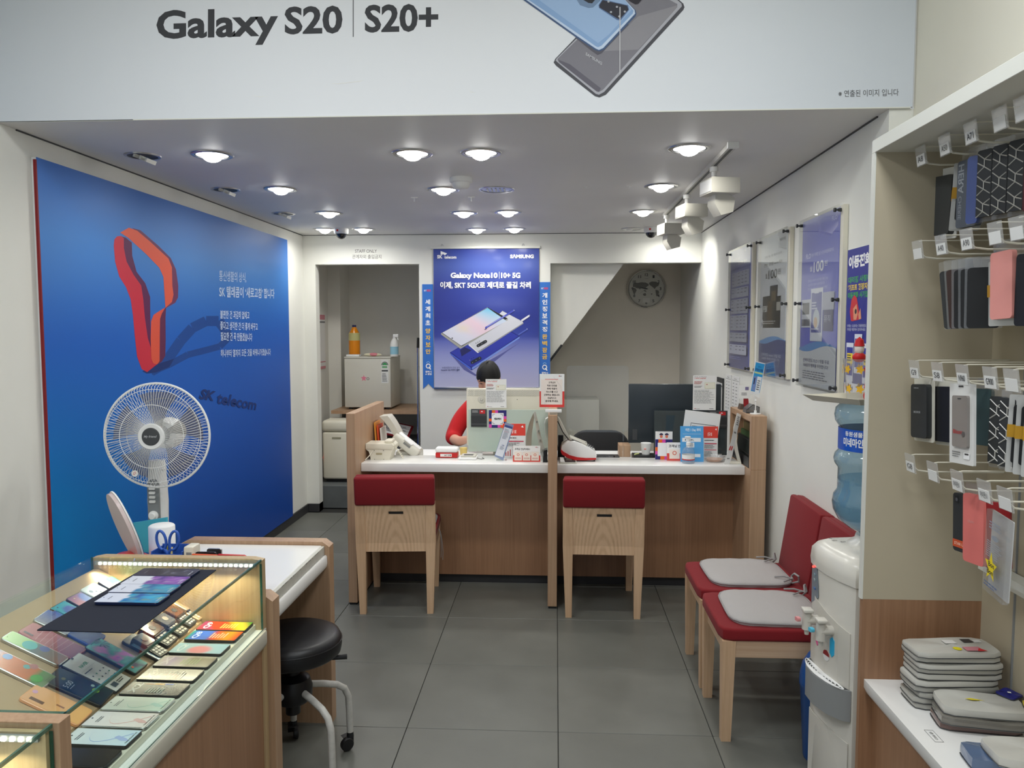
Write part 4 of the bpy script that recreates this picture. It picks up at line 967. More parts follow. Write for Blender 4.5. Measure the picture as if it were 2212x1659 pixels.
for x, y in ((1300, 366), (1540, 442), (1503, 656)): hg([(x-10, y-8), (x+4, y-14), (x+12, y+4), (x-2, y+10)], S(150, 160, 200))
ptext(I, pp_, 'Galaxy Note10', (973.5, 589), (1075, 589), (973.5, 600), WHITE, .045, True)
I.poly(fb, [uvof(fb, pp_, *q) for q in ((1078, 587), (1078, 602), (1079, 602), (1079, 587))], WHITE)
ptext(I, pp_, '10+ 5G', (1082.5, 589), (1124, 589), (1082.5, 600), WHITE, .045, True)
ptext(I, pp_, '이제, SKT 5GX로 제대로 즐길 차례', (951, 608.5), (1147, 608.5), (951, 624), WHITE, .035)
ptext(I, pp_, 'SK', (944.5, 551), (956, 551), (944.5, 558), WHITE, .04, True); ptext(I, pp_, 'telecom', (960, 552), (986, 552), (960, 558.5), WHITE, .03, True)
for q in (((952, 542), (952, 550.5), (960, 549)), ((953.5, 543), (961, 552), (966, 547.5))): I.poly(fb, [uvof(fb, pp_, *z) for z in q], WHITE)
ptext(I, pp_, 'SΛMSUNG', (1102, 550), (1153, 550), (1102, 557.5), WHITE, .05, True)
ptext(I, pp_, 'SK텔레콤만의 전용 컬러', (955, 792), (993, 792), (955, 796), S(110, 114, 150), .01); ptext(I, pp_, 'Note10+ 5G 아우라 블루', (953, 797), (993, 797), (953, 801.5), S(60, 64, 110), .02)
I.build('poster_print', hp, 'inkgloss')
q0, q1 = pp_(930, 534), pp_(1167, 534)
MB().box(q0.x, q1.x, yP-.012, yP+.008, 2.246, 2.268, bev=.003).build('top_rail', 'shelfwhite', hp)
MB().box(-1.026, -.136, yP-.008, yP+.008, 1.068, 1.088, bev=.003).build('bottom_rail', 'steel', hp)
for px in (955, 1130):
    q = pp_(px, 530); MB().tube([(q.x-.010, YB-.004, 2.268), (q.x-.004, YB-.004, 2.285), (q.x+.004, YB-.004, 2.285), (q.x+.010, YB-.004, 2.268)], .0025, 6).build('hanger', 'steel', hp)
# the two vertical ribbons beside it
def ribbon(name, label, x0, x1, zt_, zb_, s1, s2, notch, tpx, lastz):
    t = thing(name, label, 'banner', ((x0+x1)/2, YB, zb_), group='narrow blue ribbon banners')
    y = YB-.004; xm = (x0+x1)/2
    MB().prism([(x0, y, zt_), (x1, y, zt_), (x1, y, zb_), (xm, y, zb_+notch), (x0, y, zb_)], (0, .003, 0)).build('ribbon', mat('ribbon_blue', S(52, 112, 196), .45), t)
    f = Frame((x0, y, zt_), (x1, y, zt_), (x0, y, zb_)); H_ = zt_-zb_; W_ = x1-x0; I = Ink(.0006)
    I.text(f, 'SKT', .16, .052, .40, .068, S(220, 226, 240), .03); I.text(f, '5GX', .42, .050, .82, .070, S(206, 70, 110), .06)
    ch_ = [(c, WHITE) for c in s1]+[(c, S(238, 196, 86)) for c in s2]; z0 = zt_-tpx[0]; dz = tpx[1]; g = .042
    for i, (c, col_) in enumerate(ch_):
        zc = z0-dz*i-(tpx[2] if i >= len(s1) else 0)
        I.text(f, c, .5-.5*g/W_, (zt_-zc-g*.5)/H_, .5+.5*g/W_, (zt_-zc+g*.5)/H_, col_, .03)
    vz = lastz; I.disc(f, .5, vz, .23, WHITE, 24, inner=.62); I.disc(f, .5, vz-.028, .16, S(150, 200, 236), 16, a0=180, a1=360, inner=.72)
    I.poly(f, [(.52, vz+.01), (.62, vz+.005), (.78, vz+.032), (.66, vz+.034)], WHITE)
    I.text(f, '갤럭시', .22, vz+.045, .80, vz+.064, WHITE, .03)
    I.text(f, 'A 퀀텀', .22, vz+.068, .80, vz+.086, WHITE, .03)
    I.build('ribbon_print', t); return t
ribbon('ribbon_banner', 'narrow blue ribbon banner with forked end left of the hanging poster', -1.122, -1.030, 1.954, 1.07, '세계최초', '양자보안', .045, (.148, .058, .012), .78)
ribbon('ribbon_banner', 'narrow blue ribbon banner right of the hanging poster, half behind it', -.136, -.044, 1.968, 1.09, '개인정보걱정', '완벽잠금', .045, (.110, .0565, .005), .81)

# ------------------------------------------------------------------ framed posters on the right wall
XA = XR-.028; pr0 = on(0, XA)
def framed(label, pxs, fn, draw, group='acrylic-fronted posters on the right wall'):
    tl_, tr_, bl_ = (pr0(*q) for q in pxs); y0, y1 = tl_.y, tr_.y; zt_, zb_ = (tl_.z+tr_.z)/2, bl_.z
    t = thing('framed_poster', label, 'poster', (XR, (y0+y1)/2, zb_), group=group)
    MB().box(XA+.008, XR-.001, y1, y0, zb_-.004, zt_+.004).build('backing_board', 'cream', t)
    MB().box(XA-.004, XA-.001, y1+.015, y0+.012, zb_-.008, zt_+.008).build('acrylic_sheet', 'acrylic', t)
    f = Frame((XA+.0075, y0-.01, zt_), (XA+.0075, y1+.035, zt_), (XA+.0075, y0-.01, zb_)); I = Ink(.0004)
    I.pic(f, fn, 12, 36); draw(I, f); I.build('poster_print', t, 'inkgloss')
    for y in (y0, y1+.03):
        for z in (zt_-.015, (zt_+zb_)/2, zb_+.015):
            MB().lathe([(0, 0), (.008, 0), (.008, .010), (.004, .014), (.004, .020), (.009, .022), (.009, .030), (0, .030)], (XA+.008, y, z), (-1, 0, 0), 12).build('standoff_bolt', 'dark', t)
    return t
PB = S(112, 120, 192)  # poster prints are lightened: haze reflections put into their colour
def d1(I, f):
    I.text(f, '결합하면 더 큰', .12, .070, .45, .090, WHITE, .01); I.text(f, '온가족 할인', .40, .105, .80, .135, WHITE, .03)
    I.poly(f, [(0, .165), (.3, .150), (.6, .160), (1, .150), (1, .17), (0, .175)], S(90, 98, 172))
    ys = [(.19, .31), (.325, .405), (.42, .54), (.555, .68), (.70, .775), (.80, .88)]
    for a, c in ys:
        I.rect(f, .08, a, .92, c, S(196, 200, 220))
        n = max(1, int((c-a)/.028))
        for k in range(n):
            y = a+.010+k*.028
            for u in (.12, .40, .58, .74):
                I.rect(f, u, y, u+.07+.04*random.random(), y+.006, S(90, 92, 120))
    I.lines(f, .1, .90, .8, .93, 2, S(140, 146, 200))
    I.poly(f, [(.76, .03), (.80, .025), (.82, .045), (.78, .05)], WHITE)
framed('leftmost framed poster on the right wall, violet-blue with price tables', ((1576, 545), (1624, 525), (1573, 792)), lambda u, v: ramp(v, (0, S(176, 180, 212)), (.14, S(156, 162, 208)), (.2, PB), (1, S(106, 112, 184))), d1)
def wave(I, f, v0, am, c, c2, vb):
    n = 16; pts = [(i/n, v0+am*math.sin(i/n*5.2+.6)) for i in range(n+1)]; I.poly(f, pts+[(1, vb), (0, vb)], c2)
    pts2 = [(i/n, v0-am*.9+am*1.3*math.sin(i/n*4+2.4)) for i in range(n+1)]; I.poly(f, pts2+[(b_[0], b_[1]) for b_ in pts[::-1]], c)
def d2(I, f):
    I.text(f, 'wavve', .72, .045, .92, .065, S(60, 60, 70), .01); I.text(f, '드라마, 예능, 영화, 해외시리즈까지', .16, .135, .80, .155, S(90, 90, 96), .01)
    I.text(f, '콘텐츠 플랫폼 wavve 에서', .14, .190, .82, .215, INKD, .01)
    I.text(f, '월', .20, .265, .28, .300, INKD, .01); I.text(f, '100', .32, .245, .66, .310, INKD, .02); I.text(f, '원', .68, .250, .78, .290, INKD, .01)
    I.rect(f, .40, .36, .68, .66, S(52, 52, 56)); I.rect(f, .12, .43, .56, .66, S(74, 72, 70)); I.rect(f, .60, .44, .80, .66, S(40, 42, 46)); I.rect(f, .46, .40, .62, .47, S(130, 112, 84))
    I.text(f, 'FBI', .14, .50, .30, .545, S(220, 220, 216), .03); I.rect(f, .32, .47, .50, .64, S(104, 86, 66)); I.rect(f, .66, .48, .80, .54, S(190, 186, 176)); I.lines(f, .14, .61, .72, .64, 2, S(190, 190, 190))
    I.rect(f, .08, .60, .15, .67, S(226, 226, 230)); I.poly(f, [(.10, .615), (.14, .635), (.10, .655)], S(60, 60, 90))
    wave(I, f, .76, .018, S(110, 164, 222), S(78, 88, 144), 1.0)
    I.text(f, '선택약정도 wavve 1개월 무료', .12, .845, .86, .87, S(200, 206, 228), .015); I.text(f, '100원의 행복을 추천합니다!', .14, .875, .80, .895, S(200, 206, 228), .015)
    I.lines(f, .2, .925, .8, .965, 3, S(120, 128, 168))
framed('middle framed poster on the right wall, grey with black film stills', ((1641, 518), (1704, 492), (1637, 805)), lambda u, v: ramp(v, (0, S(222, 224, 224)), (.2, S(226, 228, 228)), (.22, S(212, 214, 218)), (1, S(222, 224, 228))), d2)
def d3(I, f):
    I.text(f, 'FLO', .80, .035, .93, .060, S(214, 218, 240), .01); I.text(f, 'FLO', .12, .205, .26, .235, S(226, 228, 246), .02); I.text(f, '에서 무제한 듣기+전곡재생목록까지', .28, .208, .86, .230, S(214, 218, 240), .01)
    I.text(f, '월', .24, .285, .31, .315, WHITE, .01); I.text(f, '100', .35, .262, .62, .325, WHITE, .02); I.text(f, '원', .64, .270, .72, .300, WHITE, .01)
    for k in range(3): I.text(f, ('모바일 무제한 스트리밍 이용 가능', '스마트폰 전용 이용권입니다', '첫 달만 100원 프로모션 이벤트')[k], .20, .362+.025*k, .74-.08*(k == 1), .378+.025*k, S(190, 196, 230), .005)
    I.rect(f, .03, .48, .30, .65, S(206, 208, 216)); I.rect(f, .06, .50, .26, .57, S(66, 66, 76)); I.rect(f, .04, .60, .28, .64, S(120, 120, 130)); I.rect(f, .10, .60, .16, .64, S(80, 80, 92))
    I.rect(f, .30, .42, .63, .73, S(220, 222, 230)); I.rect(f, .325, .445, .605, .68, S(96, 100, 170)); I.rect(f, .40, .42, .52, .45, S(220, 222, 230)); I.disc(f, .465, .60, .09, S(196, 206, 214), 16); I.disc(f, .45, .62, .05, S(206, 170, 130), 12)
    I.lines(f, .34, .50, .5, .55, 3, S(226, 228, 240)); I.lines(f, .34, .655, .56, .67, 1, S(226, 228, 240))
    I.rect(f, .63, .45, .92, .55, S(176, 178, 192)); I.rect(f, .66, .55, .90, .67, S(60, 62, 110)); I.text(f, '뮤직', .68, .58, .84, .62, S(180, 180, 200), .01)
    wave(I, f, .775, .02, S(96, 146, 206), S(206, 208, 212), 1.0)
    I.text(f, '선택약정도 FLO 1개월 무료', .12, .835, .84, .858, S(70, 72, 110), .015); I.text(f, '100원의 행복을 추천합니다!', .14, .865, .82, .887, S(70, 72, 110), .015)
    I.lines(f, .12, .91, .8, .965, 4, S(130, 132, 144))
framed('large framed poster on the right wall nearest the cooler, violet with a phone picture', ((1730, 482), (1819, 442), (1722, 828)), lambda u, v: ramp(v, (0, S(172, 176, 222)), (.06, S(112, 116, 202)), (.7, S(108, 112, 202)), (1, S(108, 112, 202))), d3)
# unframed deep blue poster by the cooler
XB = XR-.004; pq = on(0, XB); A0, A1 = pq(1832, 540), pq(1905, 516)
np_ = thing('paper_poster', 'deep blue paper poster half hidden behind the shelf side, by the cooler', 'poster', (XR, (A0.y+2.98)/2, 1.3))
MB().box(XB, XR-.001, 2.975, A0.y, 1.300, 1.899).build('sheet', 'whitem', np_)
f = Frame((XB, A0.y, 1.899), (XB, 2.975, 1.899), (XB, A0.y, 1.300)); I = Ink(.0005)
I.pic(f, lambda u, v: ramp(v, (0, S(40, 44, 140)), (.4, S(26, 34, 140)), (1, S(30, 36, 128))), 2, 8)
kx = 1/(A0.y-2.975); u_ = lambda y: (A0.y-y)*kx
I.text(f, '이동전화 사기', .04, .045, 1.05, .13, WHITE, .05)
for k, (t_, c) in enumerate((('대리점 사칭하는', S(60, 168, 70)), ("'기프트 현장지급'이", S(240, 210, 50)), ('이동전화 사기입니다', S(60, 168, 70)))): I.text(f, t_, .04, .185+.052*k, .80, .228+.052*k, c, .03)
I.poly(f, [(.16, .48), (.12, .42), (.16, .34), (.24, .31), (.32, .33), (.38, .40), (.42, .46), (.40, .475), (.2, .485)], S(206, 36, 40)); I.poly(f, [(.22, .40), (.32, .37), (.36, .44), (.32, .475), (.24, .475)], S(222, 150, 110)); I.disc(f, .30, .42, .03, S(40, 30, 30), 12); I.poly(f, [(.38, .44), (.44, .40), (.47, .47), (.40, .475)], S(222, 150, 110))
I.text(f, '이제는 도움되는 지원방법도', .05, .505, .62, .525, S(200, 205, 230), .01); I.text(f, '가까운 매장에서 문의하세요', .05, .53, .60, .55, S(200, 205, 230), .01)
for x, y in ((.05, .63), (.30, .57), (.56, .63)):
    I.rect(f, x, y, x+.22, y+.26, S(220, 224, 236)); I.rect(f, x+.015, y+.03, x+.205, y+.22, S(34, 44, 150)); I.rect(f, x+.03, y+.07, x+.20, y+.14, S(240, 210, 50)); I.poly(f, [(x+.14, y+.14), (x+.18, y+.14), (x+.17, y+.165)], S(240, 210, 50)); I.lines(f, x+.04, y+.08, x+.18, y+.13, 3, S(60, 60, 60))
I.rect(f, .04, .90, .9, .985, S(232, 234, 240)); I.disc(f, .18, .94, .12, S(232, 234, 240), 20); I.text(f, 'NO!', .08, .92, .30, .955, S(40, 40, 60), .02)
I.build('poster_print', np_)
# papers taped on the wall near the counter end
yy = [(5.60, 5.43, 1.262, .98), (5.40, 5.19, 1.262, .985)]
for k, (a, c, zt_, zb_) in enumerate(yy):
    t = thing('wall_notice', ('white printed sheet under the leftmost framed poster, left of two', 'white printed sheet under the leftmost framed poster, right of two')[k], 'notice', (XR, (a+c)/2, zb_), group='white sheets taped to the right wall')
    MB().box(XR-.003, XR-.001, c, a, zb_, zt_).build('sheet', 'whitem', t)
    f = Frame((XR-.003, a, zt_), (XR-.003, c, zt_), (XR-.003, a, zb_)); I = Ink(.0004); I.text(f, '안내', .3, .05, .6, .08, INKD, .01); I.rect(f, .05, .10, .95, .108, INKD)
    for q in range(9): I.rect(f, .12, .17+.08*q, .3, .185+.08*q, GREYT); I.rect(f, .55, .17+.08*q, .72, .185+.08*q, GREYT)
    I.build('sheet_print', t)
t = thing('wall_notice', 'dark-framed white list on the right wall behind the big monitor', 'notice', (XR, 5.77, .9))
MB().box(XR-.012, XR-.001, 5.66, 5.86, .90, 1.225).build('board', 'dark', t)
f = Frame((XR-.012, 5.85, 1.19), (XR-.012, 5.67, 1.19), (XR-.012, 5.85, .91)); I = Ink(.0004); I.rect(f, 0, 0, 1, 1, S(214, 214, 212)); I.rect(f, 0, .06, 1, .10, GREYT); I.lines(f, .3, .15, .8, .95, 12, GREYT); I.build('list_print', t)

# ------------------------------------------------------------------ wall clock
c0 = V((.872, 7.69, 1.962)); ck = thing('wall_clock', 'round silver clock with a world map dial in the stair recess', 'clock', c0)
MB().lathe([(.182, 0), (.188, .010), (.186, .030), (.176, .038), (.166, .030), (.166, .012)], c0, (0, -1, 0), 56).build('rim', 'chrome', ck, smooth=60)
MB().lathe([(0, .001), (.17, .001), (.17, .014), (0, .014)], c0, (0, -1, 0), 48).build('dial', mat('dial_silver', S(190, 190, 182), .4), ck)
f = Frame(c0+V((-.165, -.014, .165)), c0+V((.165, -.014, .165)), c0+V((-.165, -.014, -.165))); I = Ink(.0006)
land = S(108, 106, 102)
for pts in ([(-.78, -.28), (-.70, -.36), (-.5, -.34), (-.3, -.38), (-.05, -.36), (.12, -.28), (.14, -.20), (.02, -.12), (-.06, -.02), (-.14, .02), (-.2, -.04), (-.34, -.02), (-.36, .05), (-.44, -.02), (-.6, -.04), (-.66, -.10), (-.78, -.10)],
            [(-.82, -.06), (-.64, -.04), (-.56, .08), (-.62, .2), (-.68, .34), (-.76, .26), (-.80, .1)], [(-.20, .30), (-.06, .24), (.0, .34), (-.06, .42), (-.18, .38)], [(.14, -.34), (.3, -.42), (.56, -.40), (.74, -.30), (.70, -.18), (.56, -.10), (.48, .02), (.42, -.04), (.3, -.14), (.18, -.22)],
            [(.52, .06), (.70, .10), (.74, .22), (.66, .42), (.58, .44), (.54, .24)], [(-.16, .06), (-.04, .10), (.02, .18), (-.1, .16)], [(.26, .28), (.34, .26), (.34, .34), (.27, .34)]):
    I.poly(f, [(.5+x/2, .5+y/2) for x, y in pts], land)
for h_ in range(1, 13):
    a = R(30*h_); x, y = .5+.405*math.sin(a), .5-.405*math.cos(a); w_ = .045 if h_ > 9 else .028
    if h_ != 12: w_ = .042 if h_ > 9 else .028
    I.text(f, str(h_), x-w_, y-.042, x+w_, y+.042, S(52, 52, 54), .02)
I.text(f, 'TITUS', .45, .195, .55, .215, GREYT, .02); I.rect(f, .40, .77, .60, .90, S(202, 202, 196))
def hand(ang, l, w_, c): 
    a = R(ang); d = (math.sin(a), -math.cos(a)); n = (d[1], -d[0]); I.poly(f, [(.5+n[0]*w_, .5+n[1]*w_), (.5+d[0]*l, .5+d[1]*l), (.5-n[0]*w_, .5-n[1]*w_), (.5-d[0]*.06, .5-d[1]*.06)], c)
hand(278, .23, .018, S(70, 70, 72)); hand(284, .34, .014, S(60, 60, 62)); hand(235, .30, .004, S(90, 90, 92)); I.disc(f, .5, .5, .02, S(60, 60, 60), 12)
I.build('dial_print', ck)
# ------------------------------------------------------------------ accessory shelf unit on the right
SX0, SX1, SY0, SY1 = .915, 1.262, .35, 2.35
su = thing('shelf_unit', 'beige accessory wall unit with hooks, white ledge and wooden base', 'shelf unit', (1.1, 1.4, 0))
MB().box(SX0+.002, SX1, SY1, SY1+.020, .775, 2.083).build('side_panel', 'beige', su)
MB().box(SX0-.003, SX0+.0018, SY1-.0005, SY1+.0205, .775, 2.083).build('panel_edge', 'shelfwhite', su, label='white edge strip of the side panel')
MB().box(SX0+.002, SX1, SY1, SY1+.020, 0, .7748).build('lower_side_panel', 'wooddk', su)
MB().box(SX0-.003, SX1, SY0, SY1+.0205, 2.083, 2.120, bev=.001, seg=1).build('top_board', 'shelfwhite', su)
MB().box(SX1-.001, XF-.001, SY0, SY1, .535, 2.083).build('back_panel', 'beige', su)
MB().box(SX1-.006, SX1-.001, 2.18, 2.184, .535, 2.083).build('panel_joint', 'greyc', su)
MB().prism([(SX0+.013, SY0, .530), (SX0+.013, SY0, .505), (SX0+.022, SY0, .487), (SX1, SY0, .487), (SX1, SY0, .530)], (0, SY1-SY0, 0)).build('ledge', 'white', su)
MB().box(SX0+.040, SX1, SY0, SY1, 0, .470).build('drawer_front', 'wooddk', su)
MB().box(SX0+.060, SX1, SY0, SY1, .470, .487).build('shadow_gap', 'dark', su)
MB().box(SX1-.05, SX1-.006, SY0, 2.285, .893, .913).box(SX1-.012, SX1-.006, SY0, 2.285, .86, .893).build('slat_rail', 'shelfwhite', su)
I = Ink(.0006); f = Frame((.967, 2.05, .530), (.989, 2.05, .530), (.967, 1.989, .530)); 
for q in ((0, 0, 1, .02), (0, .98, 1, 1), (0, 0, .04, 1), (.96, 0, 1, 1)): I.rect(f, q[0], q[1], q[2], q[3], S(90, 90, 90))
f2 = Frame((.986, 2.045, .530), (.986, 1.994, .530), (.970, 2.045, .530)); I.text(f2, 'S펜 케이스', .1, .25, .9, .75, S(90, 90, 90), .01); I.build('ledge_label', su)

HX = 1.0
RZ = [2.055, 1.80, 1.47, 1.205]; HY = [2.255, 2.122, 1.995, 1.87, 1.785, 1.66, 1.53]
RN = ['top', 'second', 'third', 'bottom']; names = ['nearest the side panel', 'second from the side panel', 'third from the side panel', 'fourth from the side panel', 'fifth from the side panel', 'sixth from the side panel']
hk0 = {}
tags_t = {(0, 2): 'A71', (2, 2): 'N960', (2, 3): 'G900', (1, 1): 'A40', (3, 3): '아이폰11', (3, 2): '아이폰X', (3, 0): 'G8', (0, 0): 'A8', (0, 1): 'A50', (1, 2): 'A90', (2, 0): 'G9', (2, 1): 'S8'}
for r in range(4):
    for k in range(5):
        c0 = V((HX, HY[k] + (0 if r != 2 else -.005), RZ[r]))
        lab = 'hook with price tag, %s row, %s' % (RN[r], names[k])
        t = thing('display_hook', lab, 'hook', (SX1-.006, c0.y, c0.z+.03), group='tagged display hooks on the shelf wall')
        if not hk0:
            b = MB(); b.tube([c0+V((.255, 0, -.028)), c0+V((.05, 0, -.028)), c0+V((.02, 0, -.024)), c0+V((.004, 0, -.010))], .0027, 6); hk0['a'] = b.build('prong', 'cream', t)
            b = MB(); b.tube([c0+V((.255, 0, .022)), c0+V((.012, 0, .021)), c0+V((.002, 0, .019))], .0018, 6); hk0['b'] = b.build('tag_arm', 'cream', t)
            T = Matrix.Translation(c0+V((-.001, 0, 0))) @ Matrix.Rotation(R(-9), 4, 'Y')
            hk0['c'] = MB().box(-.0015, .0015, -.028, .028, -.030, .022, T=T).build('tag_sleeve', 'tag', t); hk0['T'] = T; hk0['c0'] = c0
            hk0['d'] = MB().box(-.0028, -.0016, -.023, .023, -.028, .000, T=T).build('paper_tag', 'whitem', t)
        else:
            for q in 'abcd': o = hk0[q].copy(); C.objects.link(o); o.parent = t
        if (r, k) in tags_t:
            T = Matrix.Translation(c0+V((-.001, 0, 0))) @ Matrix.Rotation(R(-9), 4, 'Y')
            f = Frame(T @ V((-.003, .020, -.002)), T @ V((-.003, -.020, -.002)), T @ V((-.003, .020, -.022))); I = Ink(.0004)
            I.text(f, tags_t[(r, k)], .12, .12, .88, .88, S(60, 62, 66) if (r, k) in ((2, 2), (2, 3), (0, 2)) else GREYT, .01); I.build('tag_print', t)

# packs: (row, y of hook) hang below the prong; a pack is a thin card across the room (normal = X)
def pack(name, label, cat, x, y, ztop, w_, h, th, parts, group, lean=0, yaw=0):
    t = thing(name, label, cat, (x, y, ztop), 0, group)
    T = Matrix.Translation((x, y, ztop)) @ Matrix.Rotation(R(yaw), 4, 'Z') @ Matrix.Rotation(R(lean), 4, 'X')
    def P(a, b_, c_): return T @ V((c_, -a, -b_))    # a: along -y from centre, b: down, c: +x into the shelf
    parts(t, P, w_, h, th, T); return t
def plt(T, a, b_, c_, w_, h, th, rad=.006): # plate in pack space
    R3 = T.to_3x3(); return MB().plate(T @ V((c_, -a, -b_)), R3 @ V((0, -1, 0)), R3 @ V((0, 0, 1)), w_, h, th, rad)
GR = 'phone cases hanging on the display hooks'
def case_parts(body, card=None, film=True, text=None, tcol=WHITE, band=None, cam=False):
    def f(t, P, w_, h, th, T):
        if card: plt(T, 0, h/2, th*.5+.002, w_+.018, h+.034, .003, .006).build('backing_card', card, t)
        elif film: plt(T, 0, h/2-.008, th*.5+.001, w_+.014, h+.028, .002, .004).build('clear_bag', 'film', t)
        plt(T, 0, h/2+.006, 0, w_, h, th, .009).build('case', body, t)
        R3 = T.to_3x3(); n = R3 @ V((-1, 0, 0))
        fr = Frame(T @ V((-th/2, w_/2, -.006)), T @ V((-th/2, -w_/2, -.006)), T @ V((-th/2, w_/2, -h-.006)))
        if text or band or cam:
            I = Ink(.0006)
            if cam: I.rect(fr, .10, .05, .34, .17, S(30, 30, 32)); I.disc(fr, .22, .11, .07, S(90, 92, 96), 10)
            if band: I.rect(fr, 0, .80, 1, .93, band)
            if text:
                for s_, u0, v0, u1, v1 in text: I.text(fr, s_, u0, v0, u1, v1, tcol, .02)
            I.build('case_print', t)
    return f
def lattice(t, P, w_, h, th, T):
    plt(T, 0, h/2, th*.5+.001, w_+.014, h+.03, .002, .004).build('clear_bag', 'film', t)
    o = plt(T, 0, h/2+.004, 0, w_, h, th, .006).build('case', 'dark', t)
    b = MB(); q = lambda a, z: T @ V((-th/2-.0005, -a, -z))
    for k in range(3):
        z0 = .012+k*h/3; a = w_/2*.92; zz = h/3
        for p0, p1 in (((-a, z0), (0, z0+zz*.28)), ((a, z0+.005), (0, z0+zz*.28)), ((0, z0+zz*.28), (0, z0+zz*.62)), ((0, z0+zz*.62), (-a, z0+zz*.86)), ((0, z0+zz*.62), (a, z0+zz*.86)), ((-a, z0+zz*.4), (0, z0+zz*.62)), ((a, z0+zz*.4), (0, z0+zz*.28))):
            b.tube([q(*p0), q(*p1)], .0014, 4)
    b.build('raised_pattern', 'greypaint', o, kind='stuff')
def silver_pack(brown=True):
    def f(t, P, w_, h, th, T):
        plt(T, 0, h/2, th*.4, w_, h, .004, .004).build('foil_bag', mat('foil_bag', S(190, 190, 188), .25), t)
        plt(T, 0, h/2, -.001, w_*.72, h*.74, .010, .006).build('case', 'black', t)
        plt(T, 0, h*.46, -.0068, w_*1.01, .030, .002, .001).build('yellow_band', mat('band_gold', S(190, 142, 30), .4), t)
    return f
def white_bag(t, P, w_, h, th, T):
    plt(T, 0, h/2, 0, w_, h, .006, .003).build('white_bag', mat('bag_white', S(226, 226, 224), .25), t)
    plt(T, .004, h*.47, -.006, w_*.62, h*.64, .008, .006).build('case_window', mat('window_grey', S(138, 132, 128), .2), t)
    fr = Frame(T @ V((-.0105, w_*.27, -h*.15)), T @ V((-.0105, -w_*.33, -h*.15)), T @ V((-.0105, w_*.27, -h*.79))); I = Ink(.0005)
    I.rect(fr, .40, .05, .62, .07, S(60, 60, 62)); I.text(fr, 'Biaze', .1, .66, .78, .74, S(176, 60, 60), .02); I.disc(fr, .78, .74, .10, S(96, 90, 88), 12)
    fr = Frame(T @ V((-.0035, w_/2, 0)), T @ V((-.0035, -w_/2, 0)), T @ V((-.0035, w_/2, -h))); I.rect(fr, .40, .025, .60, .045, S(40, 40, 42)); I.rect(fr, .62, .85, .86, .93, S(246, 246, 246)); I.rect(fr, .66, .86, .82, .88, S(60, 60, 62)); I.lines(fr, .14, .85, .5, .93, 3, S(130, 130, 130))
    I.build('bag_print', t)
def star_bag(t, P, w_, h, th, T):
    plt(T, 0, h/2, 0, w_, h, .012, .003).build('clear_pouch', 'film', t); plt(T, 0, h/2, .008, w_*.96, h*.97, .003, .003).build('insert_card', mat('insert', S(206, 208, 210), .3), t)
    fr = Frame(T @ V((-.007, w_/2, 0)), T @ V((-.007, -w_/2, 0)), T @ V((-.007, w_/2, -h))); I = Ink(.0005)
    I.lines(fr, .2, .12, .85, .22, 3, S(150, 156, 170)); I.disc(fr, .5, .30, .16, S(150, 158, 170), 18, r2=.03); I.lines(fr, .15, .36, .85, .56, 8, S(160, 164, 172))
    st_ = []
    for a in range(10):
        r = .30 if a % 2 == 0 else .135; st_.append((.42+r*math.sin(a*.628)*.98, .66-r*.62*math.cos(a*.628)))
    I.poly(fr, st_, S(238, 214, 30)); I.text(fr, 'Bon', .30, .60, .58, .66, INKD, .02); I.text(fr, 'Bon', .26, .69, .54, .75, INKD, .02); I.lines(fr, .15, .86, .85, .93, 2, S(90, 110, 150))
    I.build('pouch_print', t)
cc = lambda r: RZ[r]-.036
gz = lambda r: RZ[r]-.034
